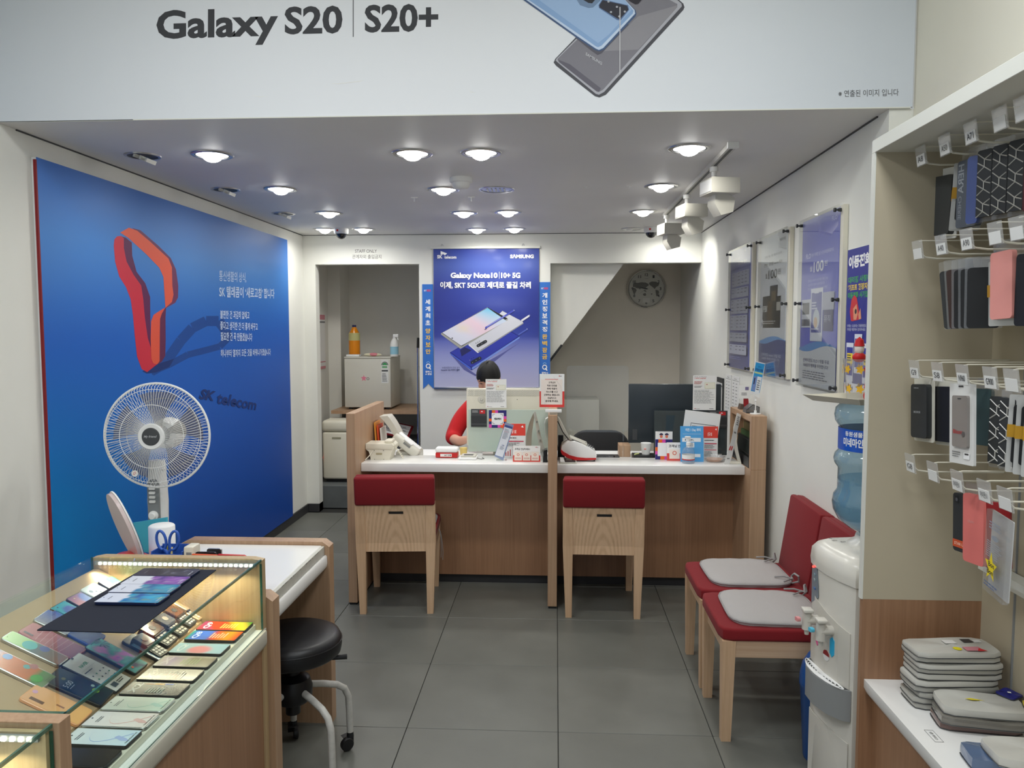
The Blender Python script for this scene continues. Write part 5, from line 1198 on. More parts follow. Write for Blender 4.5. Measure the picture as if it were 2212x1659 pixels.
P_ = [
 ('phone_case', 'charcoal case on a white card, top row, next to the side panel', 1.10, 2.335-.012, gz(0)-.005, .076, .165, .018, case_parts('charcoal', 'whitem'), 3, 12),
 ('phone_case', 'black case in foil with a gold band, behind the white-card case, top row', 1.12, 2.235, gz(0)-.0, .072, .175, .014, silver_pack(), 3, 62),
 ('phone_case', 'black foil-packed case with gold band left of the grey boxed case, top row', 1.10, 2.195, gz(0)-.0, .072, .175, .014, silver_pack(), 2, 66),
 ('phone_case', 'slate boxed case with vertical lettering, top row', 1.08, 2.150, gz(0)+.005, .082, .175, .016, case_parts(mat('slate_box', S(82, 90, 102), .4), None, True), 0, 8),
 ('phone_case', 'blue plastic wrapped case beside the slate boxed case, top row', 1.06, 2.090, gz(0)+.0, .030, .170, .014, case_parts(mat('blue_wrap', S(64, 84, 150), .15, coat=.5), None, True), 0, 30),
 ('phone_case', 'black lattice case, leftmost of the top row', 1.07, 2.055, gz(0)+.006, .042, .165, .012, lattice, 0, 20),
 ('phone_case', 'black lattice case, middle one of the top row', 1.08, 2.005, gz(0)+.006, .042, .165, .012, lattice, 0, 20),
 ('phone_case', 'black lattice case, rightmost of the top row', 1.09, 1.955, gz(0)+.006, .042, .165, .012, lattice, 0, 20),
 ('phone_case', 'dark red case near the right picture edge, top row', 1.10, 1.895, gz(0)+.0, .06, .165, .014, case_parts(mat('wine', S(84, 26, 32), .4)), 0, 14),
 ('phone_case', 'black case in a clear box nearest the side panel, second row', 1.09, 2.235, gz(1)-.02, .075, .160, .016, case_parts('dark'), -7, 40),
 ('phone_case', 'dark brown case in clear wrap, second row, second from the side panel', 1.09, 2.195, gz(1)-.02, .075, .160, .014, case_parts(mat('brown_case', S(62, 40, 34), .4)), -5, 55),
 ('phone_case', 'narrow black case, second row, first of three alike', 1.09, 2.155, gz(1)-.025, .072, .155, .013, case_parts('black'), -2, 58),
 ('phone_case', 'narrow black case, second row, middle of three alike', 1.09, 2.120, gz(1)-.025, .072, .155, .013, case_parts('black'), -2, 58),
 ('phone_case', 'narrow black case, second row, third of three alike', 1.09, 2.085, gz(1)-.025, .072, .155, .013, case_parts('black'), -1, 58),
 ('phone_case', 'black case in white foil behind the pink case, second row', 1.10, 2.01, gz(1)-.02, .072, .160, .013, silver_pack(), -2, 50),
 ('phone_case', 'salmon pink silicone case, second row', 1.06, 1.945, gz(1)+.002, .078, .160, .012, case_parts('pinkc', None, True), -3, 6),
 ('phone_case', 'dark boxed case at the right picture edge, second row', 1.08, 1.865, gz(1)-.01, .07, .165, .016, case_parts('black', None), 0, 14),
 ('phone_case', 'black case on a rounded card nearest the side panel, third row', 1.035, 2.285, gz(2)-.008, .070, .152, .016, case_parts('dark', 'cream2', False, [('SAMSUNG', .2, .06, .5, .08), ('SMART LED VIEW COVER', .2, .50, .62, .54)], S(170, 172, 176)), -3, 10),
 ('phone_case', 'black case on a card just behind the nearest one, third row', 1.07, 2.225, gz(2)-.010, .068, .152, .014, case_parts('black', 'cream2', False), -3, 16),
 ('phone_case', 'dark teal case between the black cases and the white bag, third row', 1.13, 2.150, gz(2)-.010, .07, .150, .012, case_parts(mat('teal_dark', S(54, 74, 74), .4), None, True), -2, 20),
 ('phone_case', 'white bag with a grey transparent case, third row', 1.035, 2.058, gz(2)+.004, .120, .205, .012, white_bag, -4, 0),
 ('phone_case', 'black lattice case, left one in the third row', 1.08, 1.972, gz(2)-.018, .042, .165, .012, lattice, 0, 20),
 ('phone_case', 'black lattice case, right one in the third row', 1.08, 1.928, gz(2)-.018, .042, .165, .012, lattice, 0, 20),
 ('phone_case', 'foil-packed case with gold band, third row, first right of the lattice cases', 1.10, 1.892, gz(2)-.012, .072, .185, .014, silver_pack(), 1, 58),
 ('phone_case', 'foil-packed case with gold band, third row, second right of the lattice cases', 1.10, 1.860, gz(2)-.012, .072, .185, .014, silver_pack(), 1, 58),
 ('phone_case', 'foil-packed case with gold band, third row, at the right picture edge', 1.10, 1.828, gz(2)-.012, .072, .185, .014, silver_pack(), 1, 58),
 ('phone_case', 'black case with an orange band in a clear box, bottom row', 1.08, 2.118, gz(3)-.022, .070, .155, .014, case_parts('dark', None, True, [('STAR LINE', .10, .84, .85, .89)], S(246, 200, 180), S(206, 84, 44), True), -3, 8),
 ('phone_case', 'coral pink silicone case, bottom row', 1.06, 2.025, gz(3)-.004, .078, .175, .012, case_parts(mat('coral', S(222, 118, 112), .5), None, True, [('GRAPH', .25, .38, .55, .42)], S(232, 160, 154)), -3, 8),
 ('phone_case', 'crimson case edge right behind the coral case, bottom row', 1.085, 1.972, gz(3)-.012, .060, .165, .012, case_parts(mat('crimson', S(140, 26, 32), .4)), -3, 40),
 ('phone_case', 'clear pouch with a yellow star sticker, bottom row', 1.045, 1.885, gz(3)-.028, .112, .200, .012, star_bag, 3, -6),
]
for nm, lb, x, y, z, w_, h, th, fn, lean, yaw_ in P_: pack(nm, lb, 'phone case', x, y, z, w_, h, th, fn, GR, lean, yaw_)
T = Matrix.Translation((1.08, 2.150, gz(0)+.005)) @ Matrix.Rotation(R(8), 4, 'Z')
sb = [o for o in bpy.data.objects if o.get('label', '').startswith('slate boxed case')][0]
f = Frame(T @ V((-.0090, .036, -.012)), T @ V((-.0090, .036, -.165)), T @ V((-.0090, .010, -.012))); I = Ink(.0006)
I.text(f, 'HERA', .02, .0, .52, .85, S(158, 164, 172), .02); I.text(f, 'CHERIE', .56, .1, .96, .6, S(140, 146, 156), .01); I.build('lettering', sb)
# stacked flat packs on the ledge
sg = 'flat packs stacked on the white ledge'
def flatpack(label, x, y, z, w_, d_, h, rz, m_, draw=None, name='flat_pack', gap=0):
    t = thing(name, label, 'package', (x, y, z), R(rz), sg)
    b = MB(); n = 28; P = []; F = []
    def sq(a):
        c_, s_ = math.cos(a), math.sin(a); k = (abs(c_)**8+abs(s_)**8)**(-1/8); return c_*k, s_*k
    prof = [(.985, 0), (1, h*.3), (1, h*.7), (.985, h), (.0, h)]
    for f_, hh in prof:
        for k in range(n):
            a, c_ = sq(2*math.pi*k/n); P.append(V((a*w_/2*f_, c_*d_/2*f_, hh+.0016*math.sin(a*3+c_*2+z*90)*(1 if hh > 0 else 0))))
    for i in range(len(prof)-1):
        for k in range(n): F.append((i*n+k, i*n+(k+1) % n, (i+1)*n+(k+1) % n, (i+1)*n+k))
    F.append(list(range(n))[::-1]); b.add(P, F).build('pouch', m_, t, local=True, smooth=50)
    MB().tube([V((sq(2*math.pi*k/n)[0]*w_/2*1.002, sq(2*math.pi*k/n)[1]*d_/2*1.002, h*.12)) for k in range(n+1)], .0012, 4, cap=False).build('edge_seam', 'dark', t, local=True)
    if draw:
        T = Matrix.Translation((x, y, z+h)) @ Matrix.Rotation(R(rz), 4, 'Z'); I = Ink(.002); draw(I, Frame(T @ V((-w_/2, d_/2, 0)), T @ V((w_/2, d_/2, 0)), T @ V((-w_/2, -d_/2, 0)))); I.build('pouch_print', t)
    return t
pm = mat('pouch_grey', S(198, 196, 188), .3, coat=.2); pm2 = mat('pouch_grey_dark', S(168, 166, 158), .25, coat=.4)
def dr1(I, f): I.disc(f, .52, .72, .05, S(228, 214, 40), 10); I.rect(f, .60, .62, .80, .86, S(214, 140, 150)); I.poly(f, [(.72, .88), (.84, .88), (.78, .70)], S(214, 40, 50)); I.rect(f, .46, .2, .6, .42, S(228, 226, 222)); I.rect(f, .70, .14, .82, .36, S(60, 60, 62)); I.rect(f, .83, .2, .92, .36, S(228, 228, 226)); I.off += .001
ords = ['bottom', 'second', 'third', 'fourth', 'fifth', 'sixth', 'seventh', 'eighth', 'ninth', 'topmost']
for k in range(10):
    flatpack('pale grey flat pouch, %s of the tall stack on the ledge' % (ords[k] if k in (0, 9) else ords[k]+' from the bottom'), 1.110+random.uniform(-.008, .008), 2.215+random.uniform(-.006, .006), .5305+k*.0165, .232, .112, .0155, random.uniform(-3, 4), pm if k > 3 else pm2, dr1 if k == 9 else None)
def dr2(I, f): I.poly(f, [(.32, .45), (.40, .40), (.55, .48), (.40, .50)], S(224, 206, 40)); I.off += .001
flatpack('clear wrapped brown pouch under the low pile on the ledge', 1.115, 2.085, .5305, .20, .10, .018, -8, mat('wrapped_brown', S(110, 84, 78), .15, coat=.5))
flatpack('clear wrapped grey pouch, middle of the low pile on the ledge', 1.12, 2.075, .549, .21, .11, .020, -10, mat('wrapped_grey', S(120, 116, 108), .12, coat=.6))
flatpack('grey-white pouch with a yellow mark, top of the low pile on the ledge', 1.13, 2.09, .570, .21, .115, .022, -8, pm, dr2)
flatpack('small navy packet lying behind the low pile on the ledge', 1.225, 2.13, .5925, .05, .05, .006, 30, mat('navy_packet', S(34, 38, 120), .3), lambda I, f: (I.disc(f, .5, .5, .12, WHITE, 4), setattr(I, 'off', I.off+.001)))
flatpack('yellow packet beside the navy packet on the ledge', 1.245, 2.06, .5925, .04, .05, .006, -20, mat('yellow_packet', S(206, 186, 60), .3))
flatpack('clear bag of blue items at the front of the ledge', 1.08, 1.89, .5305, .17, .09, .030, -6, mat('bag_blue', S(84, 104, 136), .12, coat=.6))
flatpack('grey-white pouch with yellow and blue print on the front bag', 1.135, 1.865, .561, .20, .115, .022, -4, pm, lambda I, f: (I.poly(f, [(.42, .5), (.52, .56), (.9, .35), (.8, .2), (.5, .42)], S(226, 210, 40)), I.poly(f, [(.52, .56), (.9, .35), (.9, .5)], S(40, 60, 130)), setattr(I, 'off', I.off+.001)))
# ------------------------------------------------------------------ phones
def phone(name, label, c, d, n, L, W, Tk, body, scr, prints=None, group=None, rad=.010, bez=.0028, back=False):
    """c = centre of underside, d = direction from foot to head, n = up; the screen has u from left to right, v from head to foot"""
    c = V(c); d = V(d).normalized(); n = V(n).normalized(); s_ = d.cross(n)
    t = thing(name, label, 'phone', c, 0, group)
    MB().plate(c+n*(Tk/2+.0004), s_, d, W, L, Tk, rad, 4, bev=.0012).build('body', body, t)
    top = c+n*(Tk+.0005)
    f = Frame(top+d*(L/2-bez)-s_*(W/2-bez), top+d*(L/2-bez)+s_*(W/2-bez), top-d*(L/2-bez)-s_*(W/2-bez))
    if f.n.dot(n) < 0: f.n = -f.n
    I = Ink(.0002); I.pic(f, scr, 10, 20, 0, 0, 1, 1)
    if prints: prints(I, f)
    I.build('back_print' if back else 'screen', t, 'screen'); return t
def surf(z): return on(2, z)
def corners3(P, tl, tr, bl):  # three seen corners on the lying plane -> centre, head direction, sizes
    a, b_, c_ = P(*tl), P(*tr), P(*bl); return a, b_, c_
PG1 = 'phones in the front row of the glass case'
def rowtxt(s_, c, extra=None):
    def f(I, fr):
        # lettering runs across the phone near its head end
        g = fr.sub(0, 0, 1, 1); I.text(Frame(fr.p(1, .10), fr.p(0, .10), fr.p(1, .26)) if False else Frame(fr.p(0, .08), fr.p(1, .08), fr.p(0, .24)), s_, .12, .1, .88, .9, c, .02)
        if extra: extra(I, fr)
    return f
def noise_scr(f, *cols):
    def g(u, v):
        a = vn(u*f+3.1, v*f*2+1.7); b_ = vn(u*f*2.3+9, v*f*3+4); t = (a*.7+b_*.3)*(len(cols)-1)*1.25-.15; t = max(0, min(len(cols)-1.001, t)); i = int(t); return mixc(cols[i], cols[i+1], t-i)
    return g
def lin_lines(c): return lambda I, f: I.lines(f, .2, .45, .8, .78, 6, c)
def note_scr(base, blob):
    def g(u, v):
        x, y = u, v; c = base
        d_ = abs((x-.5)*1.2-(y-.55)*1.1); c = mixc(c, blob, .75*max(0, 1-abs(math.hypot((x-.3)*.9, (y-.72)*.8)-.28)*9)*(1 if y > .5 else .3)); return c
    return g
W8 = S(238, 236, 234)
def note_print(blob):
    def f(I, fr):
        pts = []
        for k in range(15):
            a = k/14; pts.append((.08+.80*a, .28+.10*math.sin(a*3.1)+.0))
        P = [(.75, .30), (.42, .34), (.24, .40), (.18, .47), (.20, .55), (.32, .66), (.52, .80), (.78, .93)]
        for i in range(len(P)-1):
            (x0, y0), (x1, y1) = P[i], P[i+1]; w_ = .006+.02*i/len(P); I.poly(fr, [(x0-w_, y0), (x0+w_, y0), (x1+w_*1.3, y1), (x1-w_*1.3, y1)], mixc(blob, WHITE, .35)); I.off -= .0001
        P = [(.10, .99), (.22, .88), (.40, .80), (.62, .72)]
        I.poly(fr, [(.30, .84), (.50, .70), (.62, .74), (.46, .90), (.30, .98)], mixc(blob, WHITE, .45))
        I.disc(fr, .5, .045, .035, S(24, 24, 26), 10); I.lines(fr, .25, .15, .78, .22, 2, GREYT); I.text(fr, 'Galaxy Note10+ 5G', .14, .945, .86, .975, S(30, 30, 34), .02)
    return f
ys = [2.335, 2.258, 2.162, 2.074, 1.990, 1.907, 1.826, 1.748, 1.668, 1.585]
rowspec = [('LG Q9 phone with red and yellow screen, farthest in the front row', 'black', lambda u, v: ramp(v+.25*u, (0, S(170, 60, 60)), (.3, S(150, 60, 110)), (.36, S(206, 60, 30)), (.7, S(220, 66, 36)), (.85, S(240, 190, 30)), (1.0, S(240, 200, 60)), (1.2, S(70, 150, 50))), rowtxt('Q9', WHITE, lin_lines(S(250, 226, 120)))),
 ('phone with blue and orange screen, second from the far end of the front row', 'black', lambda u, v: ramp(v, (0, S(40, 150, 120)), (.1, S(40, 100, 200)), (.4, S(50, 110, 210)), (.48, S(150, 60, 90)), (.55, S(230, 80, 30)), (.8, S(246, 150, 20)), (1, S(226, 70, 30))), rowtxt('Q8', S(190, 214, 250), lin_lines(S(250, 200, 170)))),
 ('pale blue phone screen with pink rose, third from the far end of front row', 'black', lambda u, v: mixc(S(156, 196, 212), S(226, 140, 156), max(0, min(1, (1-math.hypot((u-.35)*.8, (v-.52)*1.5)*2.6)*3))), rowtxt('Q', S(200, 220, 228))),
 ('phone with lilac and olive screen, fourth from the far end of the front row', 'black', lambda u, v: mixc(ramp(v, (0, S(190, 184, 180)), (.25, S(150, 130, 176)), (.5, S(170, 164, 160)), (.6, S(120, 116, 90)), (1, S(104, 100, 84))), S(200, 196, 190), .4*(u > .8)), rowtxt('X', S(200, 190, 214), lin_lines(S(150, 170, 120)))),
 ('phone with dark brown screen with a red glow, fifth in the front row', 'black', lambda u, v: mixc(S(74, 68, 60), S(206, 90, 44), max(0, 1-math.hypot((u-.25)*1.1, (v-.5)*2)*2.2)), rowtxt('X4', S(200, 190, 176), lin_lines(S(120, 110, 100)))),
 ('phone with black screen and orange stripe, sixth in the front row', 'black', lambda u, v: mixc(S(44, 42, 42), S(70, 84, 96), max(0, 1-abs(v-.65)*3)*vn(u*6, v*9)), rowtxt('X2', S(190, 188, 184), lambda I, f: (I.poly(f, [(.86, .22), (.90, .5), (.84, .5)], S(236, 130, 30)), I.rect(f, .84, .42, .92, .58, S(240, 150, 30)), I.rect(f, .84, .60, .92, .74, S(60, 90, 190)), I.lines(f, .15, .4, .6, .7, 6, S(140, 160, 150))))),
 ('pale phone with a green feather line, seventh in the front row', 'steel', lambda u, v: mixc(S(226, 228, 216), S(206, 222, 206), v), note_print(S(100, 180, 150))),
 ('white phone with a pink line drawing, eighth in the front row', 'steel', lambda u, v: mixc(S(236, 228, 226), S(240, 226, 220), v), note_print(S(222, 110, 90))),
 ('pale blue-white phone with a blue swoosh, ninth in the front row', 'black', lambda u, v: mixc(S(230, 232, 232), S(206, 226, 240), v), note_print(S(50, 120, 220))),
 ('black phone with a dark blank screen, nearest but one of the front row', 'black', lambda u, v: S(42, 38, 34), lambda I, f: I.poly(f, [(.45, .30), (.52, .30), (.58, .36), (.50, .37)], S(170, 168, 160)))]
for y, (lb, bd, scr, pr) in zip(ys, rowspec):
    lb = lb.replace('LG Q9 phone', 'phone').replace('with red and yellow','with red and yellow')
    phone('phone', lb, (-1.022, y-.004, .6525), (-1, .02, 0), (0, 0, 1), .158, .072, .008, bd, scr, pr, PG1, bez=.0026)
phone('phone', 'coral red phone nearest the camera in the front row', (-1.022, 1.502, .6525), (-1, 0, 0), (0, 0, 1), .158, .074, .008, mat('coral_phone', S(236, 110, 90), .3), lambda u, v: S(240, 120, 100), None, PG1, back=True)
# tilted tray: the plane rises away from the aisle
TN = V((SL, 0, 1)).normalized(); TP = V((-1.113, 0, .6582)); pt = onplane(TP+TN*.009, TN); TD = V((-1, 0, SL)).normalized()
PG2 = 'phones on the tilted tray of the glass case'
def tray_phone(label, tl, tr, L, scr, prints=None, body='black', back=False, W=None):
    """tl, tr: the two seen head corners; the phone then runs down the slope at right angles"""
    a, b_ = pt(*tl), pt(*tr); w_ = (b_-a); Wd = W or w_.length; s_ = w_.normalized(); d = TN.cross(s_).normalized()
    if d.dot(TD) < 0: d = -d
    c = (a+b_)/2 - d*L/2 - TN*.009
    return phone('phone', label, c+TN*.0002, d, TN, L, Wd, .008, body, scr, prints, PG2, rad=.009, back=back)
balls = lambda bgc: (lambda u, v: bgc)
def bl_print(lst):
    def f(I, fr):
        for u, v, r, c in lst: I.disc(fr, u, v, r, c, 20)
    return f
tray_phone('phone with lime screen and teal balloon, upper row of the tilted tray', (0, 1378), (27, 1361), .162, lambda u, v: ramp(v, (0, S(196, 222, 150)), (.35, S(170, 206, 140)), (.5, S(90, 110, 120)), (1, S(150, 110, 96))), bl_print([(.5, .40, .42, S(84, 178, 178)), (.75, .62, .28, S(76, 92, 160)), (.3, .04, .03, S(40, 60, 40))]), 'steel')
tray_phone('pink phone back with fine pale lines, upper row of the tilted tray', (37, 1364), (73, 1343), .160, lambda u, v: mixc(S(196, 120, 124), S(120, 50, 90), v*.9), lambda I, f: ([I.poly(f, [(0, .3+.09*k), (1, .22+.11*k), (1, .226+.11*k), (0, .306+.09*k)], S(226, 180, 186)) for k in range(6)], I.rect(f, .10, .05, .22, .22, S(104, 88, 96))), mat('pinkphone', S(190, 110, 120), .3), True)
tray_phone('deep blue phone back left of the rainbow phone on the tilted tray', (84, 1337), (122, 1316), .160, lambda u, v: mixc(S(40, 80, 170), S(22, 44, 110), v), lambda I, f: I.rect(f, .45, .35, .55, .50, S(90, 120, 190)), 'blueb', True)
tray_phone('grey-lilac phone back behind the navy cloth corner', (70, 1338), (104, 1315), .10, lambda u, v: mixc(S(150, 146, 160), S(70, 100, 180), u), None, 'steel', True)
tray_phone('phone with teal and blue dial wallpaper behind the navy cloth', (106, 1314), (139, 1296), .150, lambda u, v: mixc(S(30, 160, 176), S(30, 70, 160), max(0, min(1, 5-math.hypot((u-.6)*1.0, (v-.30)*2)*12))), bl_print([(.3, .06, .04, S(20, 40, 60))]))
tray_phone('phone with purple sunset wallpaper behind the navy cloth', (141, 1293), (174, 1277), .150, lambda u, v: mixc(mixc(S(150, 80, 120), S(226, 120, 110), v*2), S(80, 90, 190), max(0, min(1, 4-math.hypot((u-.85), (v-.2)*2)*10))), bl_print([(.3, .08, .04, S(230, 190, 150))]))
tray_phone('white phone back with three dark lenses behind the navy cloth', (172, 1274), (202, 1257), .150, lambda u, v: mixc(S(220, 222, 218), S(200, 204, 196), v), bl_print([(.25, .16, .10, S(60, 66, 70)), (.45, .22, .05, S(60, 66, 70)), (.6, .28, .05, S(60, 66, 70))]), 'whitem', True)
tray_phone('green phone screen under the led strip behind the navy cloth', (210, 1256), (242, 1243), .140, lambda u, v: mixc(S(226, 200, 150), S(80, 160, 120), min(1, u*2)), lambda I, f: I.text(f, 'LG Q51', .1, .22, .9, .36, WHITE, .03))
tray_phone('phone with orange and green balloon screen at the left picture edge', (-40, 1424), (-2, 1400), .160, lambda u, v: ramp(v, (0, S(110, 90, 130)), (.2, S(216, 110, 60)), (.7, S(214, 116, 66)), (.8, S(80, 140, 70)), (1, S(120, 150, 110))), bl_print([(.8, .2, .2, S(110, 140, 200)), (.75, .55, .15, S(100, 170, 170)), (.95, .62, .18, S(190, 120, 120)), (.35, .82, .25, S(70, 170, 70))]), 'steel')
tray_phone('orange phone back with slim camera bar, nearest on the tilted tray', (40, 1507), (80, 1476), .150, lambda u, v: mixc(S(240, 176, 130), S(246, 186, 120), v), lambda I, f: (I.rect(f, .14, .10, .30, .34, S(120, 84, 66)), I.rect(f, .42, .50, .50, .64, S(170, 120, 90)), I.disc(f, .6, .08, .1, S(226, 170, 200), 12)), mat('orangephone', S(242, 172, 118), .25), True)
tray_phone('phone with navy screen showing five o clock on the tilted tray', (93, 1471), (128, 1440), .150, lambda u, v: mixc(S(24, 40, 74), S(20, 60, 76), vn(u*5, v*8)), lambda I, f: (I.text(f, '5:00', .12, .28, .55, .38, S(200, 210, 226), .0), I.rect(f, .14, .41, .45, .42, S(190, 200, 220)), I.disc(f, .62, .76, .13, S(150, 200, 70), 14), I.disc(f, .8, .66, .07, S(170, 200, 200), 10), I.disc(f, .5, .2, .08, S(120, 120, 90), 8)))
tray_phone('phone with a white search page on the tilted tray', (131, 1437), (170, 1408), .156, lambda u, v: W8, lambda I, f: (I.text(f, 'NAVER', .30, .20, .74, .27, S(40, 140, 90), .04), I.rect(f, .08, .33, .92, .335, S(200, 200, 198)), I.lines(f, .10, .38, .55, .42, 1, INKD), [I.disc(f, .18+.21*a, .52+.11*b_, .035, (S(60, 62, 66), S(50, 130, 100), S(70, 74, 80))[(a+b_) % 3], 8) for a in range(4) for b_ in range(3)], I.rect(f, .16, .84, .40, .94, S(60, 84, 104)), I.lines(f, .46, .86, .88, .94, 2, INKD), I.disc(f, .5, .02, .05, S(20, 20, 24), 10)))
tray_phone('phone with violet and teal palm wallpaper on the tilted tray', (181, 1398), (214, 1376), .156, noise_scr(3, S(110, 50, 170), S(190, 90, 190), S(40, 120, 140), S(50, 170, 170), S(30, 60, 110)), lambda I, f: ([I.poly(f, [(.75, .12), (.75+.28*math.cos(a), .12+.16*math.sin(a)), (.75+.27*math.cos(a+.2), .12+.15*math.sin(a+.2))], S(20, 60, 110)) for a in (0, .7, 1.4, 2.1, 2.8, 3.6, 4.4, 5.2)], I.rect(f, .2, .86, .3, .9, S(230, 90, 60))))
tray_phone('phone with a small cartoon on pale blue, beside the flip phones', (262, 1384), (288, 1366), .120, lambda u, v: S(30, 34, 52) if v < .22 else S(150, 182, 206), lambda I, f: (I.disc(f, .45, .8, .12, S(210, 120, 90), 10), I.disc(f, .7, .78, .1, S(240, 220, 170), 10), I.lines(f, .2, .35, .7, .5, 3, S(190, 210, 226))))
# feature phones along the tray, lower end hidden by the front row
def flip_phone(label, tl, tr, L, cover, keys, sheen):
    L = .100
    a, b_ = pt(*tl), pt(*tr); s_ = (b_-a).normalized(); d = TN.cross(s_).normalized()
    if d.dot(TD) < 0: d = -d
    W_ = (b_-a).length; top = (a+b_)/2-TN*.0088
    t = thing('flip_phone', label, 'phone', top, 0, 'feature phones on the tilted tray')
    MB().plate(top-d*L*.25+TN*.010, s_, d, W_, L*.5, .020, .007, 4, bev=.002).build('cover', cover, t)
    MB().plate(top-d*L*.75+TN*.006, s_, d, W_, L*.49, .012, .007, 4, bev=.002).build('keypad_half', keys, t)
    MB().tube([top-d*L*.5-s_*W_*.42+TN*.012, top-d*L*.5+s_*W_*.42+TN*.012], .006, 10).build('hinge', 'dark', t)
    n_ = 'steel' if sheen else 'charcoal'
    MB().lathe([(0, .0), (.010, .0), (.010, .001), (0, .001)], top-d*L*.25+TN*.0202, TN, 20).build('round_dial', n_, t)
    kb = None
    for r in range(4):
        for q in range(3):
            c = top-d*(L*.58+r*.0105)+s_*(q-1)*W_*.26+TN*.0128
            MB().plate(c, s_, d, W_*.2, .007, .0016, .002, 2).build('key', 'greypaint', t)
gold = mat('champagne', S(206, 180, 150), .3, metal=.4); brn = mat('bronze', S(96, 64, 52), .2, coat=.5); slt = mat('slate_gloss', S(84, 90, 104), .15, coat=.6)
flip_phone('champagne gold flip phone at the far end of the tray', (371, 1308), (390, 1297), .110, gold, gold, True)
flip_phone('brown flip phone second from the far end of the tray', (349, 1323), (366, 1311), .110, brn, 'charcoal', False)
flip_phone('grey flip phone with a silver dial on the tray', (327, 1342), (348, 1328), .110, slt, 'charcoal', True)
flip_phone('bronze flip phone with glossy lid on the tray', (296, 1365), (322, 1346), .110, brn, 'black', False)
flip_phone('dark slate flip phone beside the cartoon phone', (281, 1385), (303, 1372), .110, slt, 'black', False)
# navy cloth with four phones on the glass top
zc_ = CZ+.0012; pm_ = surf(zc_+.002)
cq = [pm_(*q) for q in ((307, 1230), (467, 1231), (290, 1367), (80, 1361))]
nc = thing('navy_cloth', 'navy felt mat lying on the glass display case', 'mat', (-1.12, 2.0, zc_))
b = MB(); n = 14; P = []
for k, zz in enumerate((0, .0022)):
    for i in range(n+1):
        for j in range(n+1):
            u, v = i/n, j/n; p = cq[0]*(1-u)*(1-v)+cq[1]*u*(1-v)+cq[2]*u*v+cq[3]*(1-u)*v; P.append(V((p.x, p.y, zc_+zz+(.0007*vn(u*6, v*6) if k else 0))))
F = []; N_ = (n+1)**2
for k in (0, 1):
    for i in range(n):
        for j in range(n):
            q = [k*N_+i*(n+1)+j, k*N_+i*(n+1)+j+1, k*N_+(i+1)*(n+1)+j+1, k*N_+(i+1)*(n+1)+j]; F.append(q if k else q[::-1])
edge = [i*(n+1) for i in range(n+1)]+[n*(n+1)+j for j in range(1, n+1)]+[i*(n+1)+n for i in range(n-1, -1, -1)]+[j for j in range(n-1, 0, -1)]
for i in range(len(edge)): a, c_ = edge[i], edge[(i+1) % len(edge)]; F.append((a, c_, N_+c_, N_+a))
b.add(P, F).build('felt', 'cloth', nc)
PG3 = 'phones lying on the navy mat'
def splash(c1, c2, c3):
    def g(u, v):
        if v < .33+.10*vn(u*4, 2.5): return S(214, 218, 228)
        return mixc(mixc(c1, c2, vn(u*6+1, v*9)), c3, max(0, vn(u*11, v*14)-.55)*2*v)
    return g
pz = CZ+.0045
for lb, y, cx_, scr in (('nearest phone on the navy mat, blue and cyan splash screen', 1.972, -1.111, splash(S(20, 70, 150), S(40, 170, 210), S(150, 190, 90))), ('second phone on the navy mat, teal splash screen', 2.048, -1.118, splash(S(20, 90, 150), S(60, 160, 190), S(150, 190, 160))),
                        ('third phone on the navy mat, violet splash screen', 2.118, -1.124, splash(S(70, 40, 130), S(150, 90, 180), S(210, 180, 220))), ('farthest phone on the navy mat, dark screen with fine lines', 2.192, -1.130, lambda u, v: mixc(S(44, 38, 48), S(110, 110, 130), max(0, vn(u*9, v*16)-.5)*1.6*(v > .45)))):
    phone('phone', lb, (cx_, y, pz), (-1, -.01, 0), (0, 0, 1), .172, .072, .008, mat('navy_phone_body', S(24, 36, 70), .3), scr, lambda I, f: (I.disc(f, .5, .04, .025, S(40, 44, 54), 8), I.lines(f, .3, .14, .7, .17, 1, GREYT), I.text(f, 'Galaxy S20', .15, .93, .60, .96, S(220, 224, 235), .02)), PG3, bez=.0016)

# ------------------------------------------------------------------ things on the side desk
DZ = .7265
t = thing('table_mirror', 'oval table mirror on a red foot, seen almost edge-on on the side desk', 'mirror', (-1.42, 2.60, DZ))
mc = on(1, 2.60)(269, 1140); mn = V((.68, .72, .29)).normalized(); up = (V((-.42, 0, 1))); up = (up-mn*up.dot(mn)).normalized(); sd = up.cross(mn)
def oval(b, w_, h, off, th): 
    n = 36; P = [mc+sd*w_*math.cos(2*math.pi*k/n)+up*h*math.sin(2*math.pi*k/n)+mn*off for k in range(n)]; return b.prism(P, mn*th)
oval(MB(), .078, .130, -.007, .012).build('back_shell', mat('mirror_shell', S(206, 188, 186), .25), t, smooth=50)
oval(MB(), .082, .134, .0055, .005).build('rim', 'whitem', t); oval(MB(), .080, .132, .011, .0015).build('mirror_glass', mat('mirror_glass', S(90, 130, 200), .03, metal=.9), t)
MB().lathe([(0, 0), (.080, 0), (.083, .01), (.080, .035), (.066, .062), (.04, .078), (0, .084)], (mc.x+.012, 2.60, DZ), seg=36).build('foot', mat('red_foot', S(206, 66, 66), .3), t)
MB().tube([(mc.x+.012, 2.60, DZ+.06), mc-up*.12], .008, 8).build('stem', 'whitem', t)
t = thing('teal_folder', 'teal clear-edged folder standing behind the table mirror', 'folder', (-1.48, 2.86, DZ))
MB().prism([(-1.63, 2.895, DZ), (-1.47, 2.86, DZ), (-1.47, 2.86, .868), (-1.63, 2.895, .835)], (.002, .01, 0)).build('sheet', 'tealb', t)
t = thing('paper_tub', 'white ribbed round tub behind the scissors on the side desk', 'container', (-1.405, 2.70, DZ))
